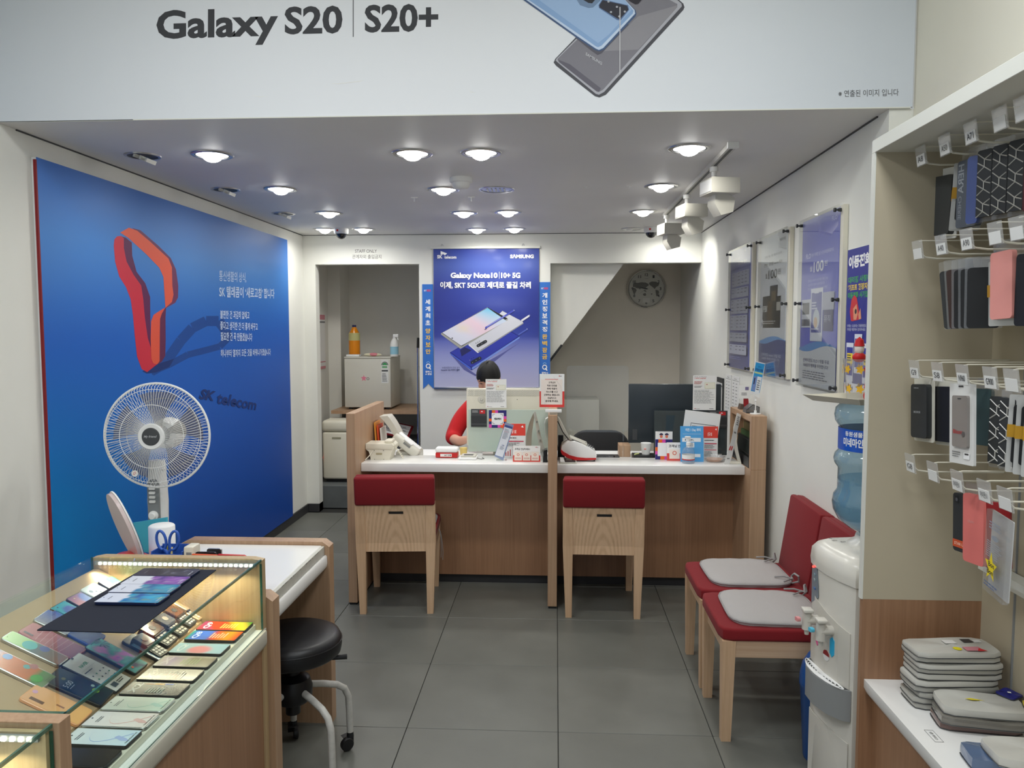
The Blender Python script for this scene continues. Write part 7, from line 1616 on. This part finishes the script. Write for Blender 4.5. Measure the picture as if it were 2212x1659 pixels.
# office chair backs
t = thing('office_chair', 'dark grey office chair behind the right bay', 'chair', (.33, 5.60, 0))
MB().plate((.31, 5.50, .70), (1, 0, 0), (0, .12, 1), .42, .34, .05, .12, 6, bev=.015).build('backrest', fabric('chair_mesh', S(40, 40, 42)), t, smooth=60)
MB().box(.08, .54, 5.32, 5.78, .44, .50, bev=.03, seg=3).build('seat', 'black', t); MB().tube([(.31, 5.55, .08), (.31, 5.55, .44)], .03, 10).build('gas_lift', 'black', t)
MB().tube([(.31, 5.53, .46), (.31, 5.58, .58), (.31, 5.535, .70)], .02, 8).build('back_post', 'black', t); MB().tube([(.08, 5.4, .50), (.07, 5.42, .66), (.07, 5.60, .68)], .015, 8).build('armrest', 'black', t); MB().tube([(.54, 5.4, .50), (.55, 5.42, .66), (.55, 5.60, .68)], .015, 8).build('armrest', 'black', t)
for k in range(5): a = k*1.2566; MB().tube([(.31, 5.55, .08), (.31+.26*math.cos(a), 5.55+.26*math.sin(a), .055)], .018, 8).ball((.31+.26*math.cos(a), 5.55+.26*math.sin(a), .027), .027, 12, 8).build('castor_leg', 'black', t)
t = thing('storage_cabinet', 'pale low cabinet at the foot of the stair recess wall', 'cabinet', (.17, 7.4, 0)); MB().box(-.05, .40, 7.2, 7.6, 0, .93, bev=.004).build('cabinet_body', 'cream2', t)
# signs of the right bay
def qr(I, f):
    nv, pu, og = S(40, 34, 110), S(214, 70, 170), S(232, 100, 30)
    I.rect(f, 0, .28, 1, 1, nv)
    for a in ((.18, .28, .40, .42, og), (.40, .28, .60, .42, pu), (0, .56, .14, .70, og), (0, .70, .14, .82, pu), (.30, .88, .55, 1, og), (.55, .88, .75, 1, pu), (.86, .42, 1, .56, pu)): I.rect(f, *a)
    I.rect(f, .14, .40, .88, .88, S(240, 240, 242))
    for u in (.34, .66): I.disc(f, u, .16, .15, S(238, 238, 240), 16); I.disc(f, u, .13, .12, S(34, 34, 70), 16, a0=180, a1=360, inner=0.01); I.disc(f, u, .18, .09, S(214, 120, 90), 14)
sheet('payment_card', 'navy and orange framed payment card with two faces, right bay', 'sign', 4.70, (1416, 932), (1452, 988), draw=qr, z0=CT)
t = sheet('paper_note', 'tilted white sheet with a boxed line behind the blue sign', 'notice', 4.77, (1468, 889), (1544, 975), draw=lambda I, f: (I.rect(f, .20, .26, .90, .27, INKD), I.rect(f, .20, .44, .90, .45, INKD), I.rect(f, .20, .26, .21, .45, INKD), I.rect(f, .89, .26, .90, .45, INKD), I.text(f, '미리미 고객센터 방문 이벤트', .25, .31, .85, .39, INKD, .03)), z0=CT+.0)
t.rotation_euler = (0, R(7), 0)
def bluesign(I, f):
    I.rect(f, 0, 0, 1, 1, S(84, 164, 224)); I.text(f, '여친 1 Day 파티', .22, .06, .88, .16, S(222, 236, 250), .03); I.rect(f, .1, .22, .9, .225, WHITE); I.rect(f, .08, .33, .88, .44, S(232, 238, 244)); I.text(f, 'Ⅰ SK', .2, .36, .6, .41, INKD, .01); I.rect(f, .26, .46, .60, .60, S(232, 238, 244)); I.rect(f, .12, .78, .86, .87, S(232, 238, 244)); I.lines(f, .3, .48, .58, .58, 3, GREYT)
t = sheet('counter_sign', 'sky blue sign behind the sanitizer bottle on the right bay', 'sign', 4.625, (1471, 921), (1520, 1000), m_=mat('sign_blue', S(84, 164, 224), .3), draw=bluesign, lean=7, z0=CT, ink='inkgloss')
c0 = V((.772, 4.575, 0)); t = thing('sanitizer_bottle', 'clear pump bottle of hand sanitizer before the blue sign', 'bottle', (c0.x, c0.y, CT))
MB().lathe([(0, CT), (.034, CT), (.036, .806), (.036, .862), (.030, .885), (.014, .900), (.012, .908), (0, .908)], c0, seg=28).build('bottle', 'film', t, smooth=50)
MB().lathe([(.0363, .822), (.0366, .822), (.0366, .852), (.0363, .852)], c0, seg=32).build('label', 'whitem', t); MB().lathe([(.0368, .822), (.0370, .822), (.0370, .828), (.0368, .828)], c0, seg=32).build('label_stripe', 'redp', t)
MB().lathe([(0, .905), (.014, .905), (.014, .922), (.006, .925), (.005, .945), (0, .945)], c0, seg=20).box(c0.x-.022, c0.x+.012, c0.y-.007, c0.y+.007, .945, .958, bev=.004).build('pump', 'whitem', t)
t = thing('clear_bowl', 'clear shallow bowl with an orange tint at the right bay', 'bowl', (.93, 4.64, CT)); MB().lathe([(0, CT), (.035, CT), (.055, .815), (.062, .835), (.060, .835), (.052, .817), (.033, .804), (0, .804)], (.93, 4.64, 0), seg=32).build('bowl', 'film', t, smooth=50); MB().lathe([(0, .8045), (.04, .8045), (.052, .818), (0, .818)], (.93, 4.64, 0), seg=24).build('contents', mat('tint_orange', S(226, 170, 130), .2, alpha=.5), t)
# calendar-like leaflet stand (white curved)
t = thing('easel_calendar', 'white A-shaped easel leaflet at the right end of the worktop', 'leaflet', (1.03, 4.60, CT))
b = MB(); P = []
for i in range(9):
    u = i/8; x = 1.050-.070*u**1.1; z = 1.097-.294*u
    for y in (4.56, 4.565): P += [V((x-.012, y, z)), V((x+.012, y+.0, z-.006))]
for i, (x, z) in enumerate(((1.052, 1.097), (1.035, .99), (1.034, .93), (1.045, .88), (1.072, CT+.002))): pass
A_ = [(1.040, 1.097), (1.026, 1.02), (1.008, .93), (.985, .85), (.972, CT+.001)]; B_ = [(1.066, 1.086), (1.050, 1.01), (1.036, .93), (1.02, .85), (1.006, CT+.001)]
P = []; F = []
for (x, z), (x2, z2) in zip(A_, B_): P += [V((x, 4.55, z)), V((x2, 4.56, z2)), V((x, 4.552, z)), V((x2, 4.562, z2))]
for i in range(4): a = i*4; c = a+4; F += [(a, c, c+1, a+1), (a+2, a+3, c+3, c+2), (a, a+2, c+2, c), (a+1, c+1, c+3, a+3)]
F += [(0, 1, 3, 2), (16, 18, 19, 17)]; MB().add(P, F).build('front_leaf', 'whitem', t, smooth=60)
C_ = [(1.066, 1.086), (1.047, 1.0), (1.045, .93), (1.055, .87), (1.074, CT+.001)]; P = []; F = []
for x, z in C_: P += [V((x, 4.562, z)), V((x, 4.66, z)), V((x-.002, 4.562, z)), V((x-.002, 4.66, z))]
for i in range(4): a = i*4; c = a+4; F += [(a, c, c+1, a+1), (a+2, a+3, c+3, c+2), (a, a+2, c+2, c), (a+1, c+1, c+3, a+3)]
F += [(0, 1, 3, 2), (16, 18, 19, 17)]; MB().add(P, F).build('back_leaf', 'cream2', t, smooth=60)
MB().box(1.0, 1.072, 4.56, 4.66, CT, CT+.002).build('base', 'cream2', t)
I = Ink(.001)
for k in range(4): 
    a_, b2 = A_[k], B_[k]; f = Frame(V((a_[0], 4.55, a_[1])), V((b2[0], 4.56, b2[1])), V((A_[k+1][0], 4.55, A_[k+1][1])))
    if f.n.y > 0: f.n = -f.n
    if k == 0: I.lines(f, .3, .2, .8, .9, 5, GREYT)
    elif k == 2: I.rect(f, .1, .3, .35, .6, TR); I.rect(f, .5, .32, .75, .62, TR)
    else: I.lines(f, .2, .3, .7, .5, 1, GREYT)
I.build('leaf_print', t)
# magazine rack in the end cabinet niche
t = thing('magazine_rack', 'black wire rack of green booklets in the niche of the end cabinet', 'rack', (1.11, 4.62, .8005))
MB().box(1.079, 1.083, 4.42, 4.83, .8005, .86).build('rack_front', 'black', t)
for y in (4.425, 4.825): MB().tube([(1.081, y, .80), (1.088, y, .95), (1.10, y, 1.02)], .002, 6).build('rack_wire', 'black', t)
for z in (.875, .955): MB().tube([(1.083, 4.425, z), (1.083, 4.825, z)], .002, 6).build('rack_wire', 'black', t)
for k, (x, z, c, lb) in enumerate(((1.090, .955, S(38, 44, 40), 'dark green booklet at the front of the niche rack'), (1.104, .985, S(70, 98, 60), 'light green booklet in the middle of the niche rack'), (1.118, 1.03, S(112, 102, 66), 'yellow booklet at the back of the niche rack'))):
    q = thing('booklet', lb, 'booklet', (x, 4.62, .8005), group='booklets in the niche rack')
    MB().prism([(x, 4.46-.01*k, .8005), (x+.010, 4.46-.01*k, .8005), (x+.022, 4.46-.01*k, z), (x+.012, 4.46-.01*k, z)], (0, .32, 0)).build('cover', mat('bk%d' % k, c, .4), q)
# things on the end cabinet
ez = 1.1005
t = thing('display_sign', 'blue phone advert card on a small white pole, on the end cabinet', 'sign', (1.123, 4.47, ez))
MB().lathe([(0, 0), (.030, 0), (.030, .004), (0, .005)], (1.123, 4.47, ez), seg=24).build('base', 'whitem', t); MB().lathe([(.008, .004), (.007, .02), (0, .02)], (1.123, 4.47, ez), seg=12).tube([(1.123, 4.47, ez+.01), (1.124, 4.47, ez+.085)], .003, 8).ball((1.124, 4.47, ez+.075), .007, 10, 8).tube([(1.124, 4.47, ez+.08), (1.114, 4.47, ez+.10)], .003, 8).build('pole', 'whitem', t)
p0, p1, p2, p3 = (on(1, 4.47)(*q) for q in ((1632, 780), (1653.5, 785), (1640, 860), (1619.5, 849.5)))
MB().prism([p0, p1, p2, p3], (0, .004, 0)).build('card', 'whitem', t)
f = Frame(p0, p1, p3); I = Ink(.0006); I.rect(f, .06, .03, .94, .92, S(44, 156, 214)); I.text(f, '갤럭시', .35, .13, .7, .17, S(20, 60, 120), .01); I.text(f, '고객초대 이벤트', .10, .20, .90, .29, S(20, 50, 120), .03); I.rect(f, .1, .31, .9, .36, S(200, 214, 150)); I.rect(f, .12, .45, .44, .90, S(120, 144, 200)); I.rect(f, .18, .50, .28, .70, S(30, 34, 60)); I.rect(f, .46, .44, .90, .98, S(228, 232, 236)); I.lines(f, .54, .55, .84, .88, 5, S(90, 94, 104)); I.build('card_print', t)
t = thing('wire_tray', 'grey mesh tray behind the blue advert card on the end cabinet', 'tray', (1.118, 4.56, ez))
MB().prism([(1.083, 4.51, ez), (1.155, 4.51, ez), (1.155, 4.51, 1.135), (1.12, 4.51, 1.150), (1.088, 4.51, 1.125)], (0, .09, 0)).build('mesh_body', mat('mesh_grey', S(96, 98, 100), .4, alpha=.6), t); MB().tube([(1.083, 4.508, 1.12), (1.12, 4.508, 1.150), (1.155, 4.508, 1.135), (1.155, 4.508, ez+.002), (1.083, 4.508, ez+.002), (1.083, 4.508, 1.12)], .002, 6).build('mesh_rim', 'dark', t)
t = thing('red_ornament', 'dark red upright object on the end cabinet before the wall sheets', 'ornament', (1.125, 4.74, ez))
MB().prism([(1.095, 4.72, ez), (1.15, 4.72, ez), (1.146, 4.72, 1.125), (1.102, 4.72, 1.132)], (0, .06, 0)).build('base', mat('orn_base', S(90, 76, 66), .5), t); MB().prism([(1.118, 4.715, 1.115), (1.146, 4.715, 1.105), (1.144, 4.715, 1.150), (1.136, 4.715, 1.200), (1.124, 4.715, 1.195), (1.118, 4.715, 1.165)], (0, .02, 0)).build('red_body', mat('orn_red', S(150, 26, 34), .4), t)
sheet('leaflet', 'white leaflet propped on the dark red object', 'leaflet', 4.708, (1597, 833), (1622, 861), draw=lambda I, f: (I.lines(f, .2, .55, .8, .8, 2, GREYT), I.rect(f, .5, .1, .8, .35, S(120, 110, 150))))
# ------------------------------------------------------------------ staff alcove
t = thing('storage_shelf', 'rough wooden board shelf carrying the small fridge', 'shelf', (-1.6, 7.2, .205))
BZ = on(1, 7.05)(800, 886).z
MB().box(-2.03, -1.22, 7.0, 7.70, BZ-.03, BZ).build('board', 'wood', t)
for x in (-2.0, -1.28): MB().box(x, x+.03, 7.5, 7.68, .2055, BZ-.03).build('leg', 'dark', t)
F0, F1 = on(1, 7.10)(743.5, 772), on(1, 7.10)(844.5, 880); fz0, fz1 = BZ+.015, F0.z
t = thing('small_fridge', 'small cream fridge with a pink star magnet on the alcove shelf', 'fridge', ((F0.x+F1.x)/2, 7.3, BZ))
MB().box(F0.x, F1.x, 7.14, 7.55, fz0, fz1, bev=.006).build('body', 'cream2', t); MB().box(F0.x, F1.x, 7.10, 7.136, fz0+.005, fz1-.012, bev=.006).build('door', 'cream2', t); MB().box(F0.x-.002, F1.x+.002, 7.10, 7.55, fz1-.010, fz1+.006, bev=.003).build('top_panel', 'cream2', t)
for x in (F0.x+.03, F1.x-.05): MB().box(x, x+.03, 7.13, 7.16, BZ+.0005, fz0).build('foot', 'black', t)
f = Frame((F0.x, 7.10, fz1-.012), (F1.x, 7.10, fz1-.012), (F0.x, 7.10, fz0+.005)); I = Ink(.001)
st_ = [(.42+.070*(1 if a % 2 == 0 else .45)*math.sin(a*.628), .40+.070*(1 if a % 2 == 0 else .45)*-math.cos(a*.628)) for a in range(10)]; I.poly(f, st_, S(224, 130, 150)); I.disc(f, .51, .41, .03, S(90, 80, 84), 14, inner=.7)
I.build('star_magnet', t, label='pink star magnet')
I = Ink(.0012); I.rect(f, .80, .02, .955, .50, S(222, 222, 218)); I.disc(f, .878, .13, .075, S(120, 120, 116), 16, a0=180, a1=360, inner=.7); I.disc(f, .878, .13, .05, S(46, 150, 80), 16, a0=180, a1=360, inner=.1); I.rect(f, .82, .15, .93, .19, S(110, 170, 120)); I.rect(f, .81, .23, .945, .26, S(60, 60, 60)); I.lines(f, .82, .30, .93, .48, 6, GREYT); I.build('energy_label', t)
bx_ = on(1, 7.28)(766, 763)
t = thing('juice_bottle', 'tall bottle of orange drink with a blue cap on the fridge', 'bottle', (bx_.x, 7.28, fz1+.0065)); z_ = fz1+.0065; h_ = on(1, 7.28)(766, 702).z-z_
MB().lathe([(0, 0), (.048, 0), (.052, .01), (.052, h_*.62), (.046, h_*.74), (.022, h_*.90), (.018, h_*.94), (0, h_*.94)], (bx_.x, 7.28, z_), seg=24).build('bottle', 'orange', t, smooth=60)
MB().lathe([(.0525, h_*.50), (.0525, h_*.72), (.047, h_*.745), (.047, h_*.5)], (bx_.x, 7.28, z_), seg=24).build('label', mat('juice_label', S(196, 190, 130), .5), t); MB().lathe([(0, h_*.93), (.019, h_*.93), (.019, h_), (0, h_)], (bx_.x, 7.28, z_), seg=16).build('cap', mat('cap_navy', S(30, 40, 90), .4), t)
sx = on(1, 7.20)(852, 765)
t = thing('spray_bottle', 'white trigger spray bottle with a pale blue label on the fridge', 'bottle', (sx.x, 7.20, z_))
MB().lathe([(0, 0), (.036, 0), (.038, .01), (.038, .11), (.030, .14), (.014, .165), (0, .165)], (sx.x, 7.20, z_), seg=24).build('bottle', 'whitem', t, smooth=60); MB().lathe([(.0385, .02), (.0388, .02), (.0388, .09), (.0385, .09)], (sx.x, 7.20, z_), seg=28).build('label', mat('spray_label', S(150, 200, 220), .4), t)
MB().box(sx.x-.012, sx.x+.040, 7.19, 7.21, z_+.175, z_+.205, bev=.006).tube([(sx.x, 7.20, z_+.16), (sx.x, 7.20, z_+.18)], .013, 12).tube([(sx.x+.028, 7.20, z_+.18), (sx.x+.036, 7.20, z_+.15)], .005, 8).build('trigger_head', 'whitem', t)
t = thing('paper_stack', 'flat stack of white papers on the left of the fridge top', 'papers', (-1.86, 7.25, z_)); MB().box(F0.x+.01, F0.x+.13, 7.13, 7.22, z_, z_+.018, bev=.002).build('sheets', 'whitem', t)
t = thing('wrapped_snack', 'crumpled pink and cream wrapper on the fridge top', 'package', (-1.70, 7.2, z_)); T = Matrix.Translation((F0.x+.25, 7.16, z_+.017))
MB().ball((F0.x+.25, 7.16, z_+.0165), (.085, .03, .016), 14, 8).build('wrapper', mat('wrap', S(226, 220, 190), .4), t); MB().ball((F0.x+.26, 7.15, z_+.0185), (.045, .026, .016), 12, 8).build('pink_label', mat('wrap2', S(214, 130, 140), .4), t)
t = thing('shredder', 'cream paper shredder on the step in the alcove', 'shredder', (-1.93, 6.98, .2055))
MB().box(-2.08, -1.75, 6.88, 7.15, .235, .66, bev=.02, seg=3).build('bin', 'cream', t); MB().box(-2.085, -1.745, 6.875, 7.155, .662, .765, bev=.03, seg=3).build('head', 'cream', t); MB().box(-1.99, -1.91, 6.877, 6.881, .60, .615).build('grip_slot', mat('grip', S(150, 146, 120), .5), t)
MB().box(-2.06, -1.77, 6.92, 7.12, .2055, .235).build('castor_base', 'black', t); MB().ball((-2.088, 6.885, .43), .005, 8, 6).build('red_light', 'redled', t)
MB().box(-2.04, -1.80, 6.98, 7.0, .764, .775).build('paper_feed', 'cream2', t)
pxp = on(1, 6.95)(903, 730)
t = thing('vacuum_wand', 'steel pole with black grip leaning at the right jamb of the alcove', 'pole', (pxp.x, 6.95, .2055))
MB().tube([(pxp.x-.002, 6.95, 1.41), (pxp.x, 6.96, 1.50)], .012, 10).build('grip', 'black', t); MB().tube([(pxp.x-.004, 6.94, .2055), (pxp.x-.002, 6.95, 1.41)], .010, 10).build('steel_tube', 'chrome', t)
hz = []
for k in range(90): hz.append((pxp.x+.018+.012*math.sin(k/89*3.1)+.0, 6.90, .30+.95*k/89))
MB().tube(hz, [.0085 if k % 2 else .0065 for k in range(90)], 8).build('ribbed_hose', 'greypaint', t, smooth=0)
t = thing('document_tray', 'dark red tray of papers under the fridge shelf', 'tray', (-1.42, 7.2, .5)); 
T = Matrix.Translation((-1.47, 7.12, .66)) @ Matrix.Rotation(R(12), 4, 'Y') @ Matrix.Rotation(R(30), 4, 'X'); MB().box(-.15, .15, -.10, .10, -.008, 0, T=T).build('red_tray', mat('tray_red', S(120, 24, 32), .4), t); MB().box(-.13, .13, -.08, .08, .0005, .004, T=T).build('papers', 'whitem', t)
I = Ink(.0005); f = Frame(T @ V((-.13, .08, .004)), T @ V((.13, .08, .004)), T @ V((-.13, -.08, .004))); 
for k in range(3): I.rect(f, 0, .3+.25*k, 1, .32+.25*k, INKD)
I.lines(f, .05, .1, .9, .9, 8, GREYT); I.build('paper_print', t)
t = thing('storage_box', 'grey box under the fridge shelf holding the red tray', 'box', (-1.45, 7.3, .2055)); MB().box(-1.64, -1.27, 7.02, 7.5, .2055, .560, bev=.004).build('box_body', 'charcoal', t)
t = thing('wall_notice', 'narrow white sheet with pink bands on the alcove side wall', 'notice', (-2.16, 7.1, 1.2)); MB().box(-2.159, -2.156, 6.80, 7.28, 1.21, 1.71).build('sheet', 'whitem', t)
f = Frame((-2.156, 6.80, 1.71), (-2.156, 7.28, 1.71), (-2.156, 6.80, 1.21)); I = Ink(.001); I.rect(f, 0, 0, 1, .09, S(206, 130, 140)); I.rect(f, 0, .12, 1, .15, GREYT); I.rect(f, 0, .86, 1, .88, S(206, 130, 140)); I.rect(f, 0, .95, 1, 1, S(206, 130, 140)); I.build('sheet_print', t)

# ------------------------------------------------------------------ the member of staff, seated and bent over the desk
HC = on(1, 5.40)(1055, 812)      # centre of the head
def skinned(name, jts, edges, parent, m_, extra=None, vox=.008, root=0):
    me = bpy.data.meshes.new(name); me.from_pydata([j[0] for j in jts], edges, [])
    o = bpy.data.objects.new(name, me); TS.collection.objects.link(o)
    o.modifiers.new('s', 'SKIN'); sv = me.skin_vertices[0].data if me.skin_vertices else None
    if sv is None:
        bm = bmesh.new(); bm.from_mesh(me); bm.verts.layers.skin.verify(); bm.to_mesh(me); bm.free(); sv = me.skin_vertices[0].data
    for i, j in enumerate(jts):
        r = j[1]; sv[i].radius = (r, r) if isinstance(r, (int, float)) else r; sv[i].use_root = (i == root)
    su_ = o.modifiers.new('u', 'SUBSURF'); su_.levels = 2
    vl = TS.view_layers[0]; vl.update(); src = o.evaluated_get(vl.depsgraph).to_mesh()
    b = MB(); b.add([v.co.copy() for v in src.vertices], [list(p.vertices) for p in src.polygons]); bpy.data.objects.remove(o)
    if extra: extra(b)
    m2 = bpy.data.meshes.new(name); m2.from_pydata([tuple(p) for p in b.v], [], b.f)
    o = bpy.data.objects.new(name, m2); TS.collection.objects.link(o); rm = o.modifiers.new('r', 'REMESH'); rm.mode = 'VOXEL'; rm.voxel_size = vox
    sm = o.modifiers.new('m', 'SMOOTH'); sm.factor = .5; sm.iterations = 3
    vl.update(); src = o.evaluated_get(vl.depsgraph).to_mesh(); b = MB(); b.add([v.co.copy() for v in src.vertices], [list(p.vertices) for p in src.polygons]); bpy.data.objects.remove(o)
    return b.build(name, m_, parent, smooth=80)
pe = thing('person', 'person in a red shirt seated bent over behind the left frosted partition', 'person', (-.44, 5.5, 0))
hx, hy, hz_ = HC.x, 5.40, HC.z-.010
px_ = hx+.005
J = [((px_, 5.66, .52), .12), ((px_, 5.63, .66), (.14, .10)), ((px_, 5.58, .82), (.155, .105)), ((px_-.005, 5.54, .98), (.15, .10)), ((px_-.005, 5.51, 1.06), .075), ((hx, 5.47, 1.13), .052), ((hx, 5.43, 1.19), .055),
     ((px_-.14, 5.52, 1.02), .062), ((px_-.205, 5.50, .95), .052), ((px_-.255, 5.42, .815), .044), ((px_-.20, 5.28, .815), .038), ((px_-.135, 5.19, .842), .026), ((px_-.105, 5.15, .858), (.030, .016)),
     ((px_+.14, 5.52, 1.02), .062), ((px_+.205, 5.50, .95), .052), ((px_+.245, 5.42, .815), .044), ((px_+.16, 5.28, .815), .038), ((px_+.06, 5.20, .830), .026), ((px_+.025, 5.17, .840), (.030, .016)),
     ((px_-.10, 5.62, .53), .085), ((px_-.13, 5.25, .53), .062), ((px_-.13, 5.27, .30), .048), ((px_-.13, 5.30, .07), .036), ((px_-.13, 5.20, .045), .034),
     ((px_+.10, 5.62, .53), .085), ((px_+.13, 5.25, .53), .062), ((px_+.13, 5.27, .30), .048), ((px_+.13, 5.30, .07), .036), ((px_+.13, 5.20, .045), .034)]
E_ = [(0, 1), (1, 2), (2, 3), (3, 4), (4, 5), (5, 6), (3, 7), (7, 8), (8, 9), (9, 10), (10, 11), (11, 12), (3, 13), (13, 14), (14, 15), (15, 16), (16, 17), (17, 18), (0, 19), (19, 20), (20, 21), (21, 22), (22, 23), (0, 24), (24, 25), (25, 26), (26, 27), (27, 28)]
TH = Matrix.Rotation(R(28), 4, 'X') @ Matrix.Rotation(R(-8), 4, 'Z')   # head bowed towards the desk
def head_extra(b):
    def hp_(x, y, z): return V((hx, hy, hz_))+TH @ V((x, y, z))
    b.ball((hx, hy, hz_), (.074, .092, .108), 24, 16, T=TH); b.ball(hp_(0, -.018, -.062), (.056, .062, .062), 20, 12, T=TH)
    b.ball(hp_(0, -.094, -.022), (.012, .018, .022), 12, 8, T=TH); b.ball(hp_(0, -.090, -.008), (.008, .012, .026), 12, 8, T=TH)
    for s_ in (-1, 1):
        b.ball(hp_(s_*.075, .008, -.018), (.009, .018, .030), 12, 10, T=TH); b.ball(hp_(s_*.03, -.080, .022), (.024, .010, .007), 12, 8, T=TH); b.ball(hp_(s_*.034, -.062, -.035), (.026, .022, .024), 12, 8, T=TH)
        b.ball(hp_(s_*.03, -.082, .004), (.014, .008, .009), 12, 8, T=TH)
    b.ball(hp_(0, -.086, -.062), (.022, .010, .006), 12, 8, T=TH); b.ball(hp_(0, -.083, -.073), (.018, .010, .006), 12, 8, T=TH); b.ball(hp_(0, -.070, -.098), (.020, .018, .014), 12, 8, T=TH)
    # hands: four unequal fingers and a thumb each, curled round the small phone between them
    for s_, w_, dirx in ((-1, V((px_-.105, 5.15, .858)), 1), (1, V((px_+.025, 5.17, .840)), -1)):
        fwd = V((dirx*.70, -.55, .25)).normalized(); side = V((0, .25, 1)).normalized(); curl = V((dirx*.2, .9, -.1)).normalized()
        for k, ln in enumerate((.058, .066, .062, .050)):
            r0 = w_+fwd*.012+side*(.024-.016*k); b.tube([r0-fwd*.02, r0+fwd*ln*.45, r0+fwd*ln*.75+curl*.012, r0+fwd*ln*.72+curl*.030], [.0085, .0085, .0078, .0065], 8); b.ball(r0+fwd*ln*.72+curl*.030, .0065, 8, 6)
        r0 = w_-fwd*.012+side*.024; b.tube([r0, r0+side*.020+fwd*.012, r0+side*.026+fwd*.034+curl*.008], [.011, .010, .008], 8); b.ball(r0+side*.026+fwd*.034+curl*.008, .008, 8, 6)
skinned('body', J, E_, pe, 'skin', head_extra, .0062)
def sc_(k, d): p, r = J[k]; return (p, tuple(q+d for q in r) if isinstance(r, tuple) else r+d)
JS = [sc_(0, .010), sc_(1, .014), sc_(2, .016), sc_(3, .016), ((px_-.005, 5.515, 1.065), .070), sc_(7, .018), sc_(8, .018), ((px_-.262, 5.43, .820), .060), ((px_-.238, 5.36, .812), .062), sc_(13, .018), sc_(14, .018), ((px_+.250, 5.43, .820), .060), ((px_+.215, 5.36, .812), .062)]
skinned('shirt', JS, [(0, 1), (1, 2), (2, 3), (3, 4), (3, 5), (5, 6), (6, 7), (7, 8), (3, 9), (9, 10), (10, 11), (11, 12)], pe, 'shirt', None, .008)
JT = [sc_(0, .016)]+[sc_(k, .012) for k in (19, 20, 21, 22, 24, 25, 26, 27)]
skinned('trousers', JT, [(0, 1), (1, 2), (2, 3), (3, 4), (0, 5), (5, 6), (6, 7), (7, 8)], pe, 'pants', None, .010)
for s_ in (-1, 1):
    MB().ball((px_+s_*.13, 5.235, .042), (.046, .12, .040), 18, 10).build('shoe', 'black', pe)
b = MB(); n1, n2 = 40, 18; P = []; F = []
for j in range(n2+1):
    for i in range(n1):
        a = 2*math.pi*i/n1; front = max(0, -math.sin(a)); side_ = abs(math.cos(a))
        lim = R(100-14*front**2-10*side_+22*max(0, math.sin(a))) ; lim -= R(5)*abs(math.sin(a*6.5))*front
        t_ = lim*j/n2; rr = 1.0+.012*math.sin(a*13+t_*3)+.008*math.sin(a*29)
        P.append(V((hx, hy, hz_+.004))+TH @ V((.083*rr*math.sin(t_)*math.cos(a), .101*rr*math.sin(t_)*math.sin(a), .118*rr*math.cos(t_))))
for j in range(n2):
    for i in range(n1): F.append((j*n1+i, j*n1+(i+1) % n1, (j+1)*n1+(i+1) % n1, (j+1)*n1+i))
k = len(P); P += [V((hx, hy, hz_))+TH @ V(((p.x*.0), 0, 0)) for p in ()]
b.add(P, F); o = b.build('hair', 'hair', pe, smooth=80)
for s_ in (-1, 1):
    e = V((hx, hy, hz_))+TH @ V((s_*.03, -.0905, .002)); MB().ball(e, (.011, .003, .0022), 12, 6, T=TH).build('eye', 'black', pe)
    e = V((hx, hy, hz_))+TH @ V((s_*.031, -.089, .020)); MB().ball(e, (.018, .004, .0028), 12, 6, T=TH).build('eyebrow', 'hair', pe)
MB().tube([V((px_-.005, 5.46, 1.085))+V((.062*math.cos(a), .060*math.sin(a), .008*math.sin(a))) for a in [2*math.pi*k/24 for k in range(25)]], .011, 8, cap=False).build('collar', 'shirt', pe)
t = thing('mobile_phone', 'dark phone held in both hands by the person in red', 'phone', (px_-.04, 5.125, .87)); MB().plate((px_-.045, 5.118, .872), (1, 0, 0), (0, .35, 1), .070, .13, .008, .008).build('case', 'black', t)
t = thing('staff_chair', 'black swivel chair under the person in the red shirt', 'chair', (px_, 5.64, 0))
MB().box(px_-.24, px_+.24, 5.42, 5.88, .37, .42, bev=.02).build('seat', 'black', t); MB().tube([(px_, 5.64, .06), (px_, 5.64, .37)], .03, 10).build('gas_lift', 'black', t)
for k in range(5): a = k*1.2566+.3; MB().tube([(px_, 5.64, .08), (px_+.26*math.cos(a), 5.64+.26*math.sin(a), .055)], .018, 8).ball((px_+.26*math.cos(a), 5.64+.26*math.sin(a), .027), .027, 12, 8).build('castor_leg', 'black', t)
bpy.data.objects.remove(TOB); bpy.data.curves.remove(TCU); bpy.data.scenes.remove(TS)
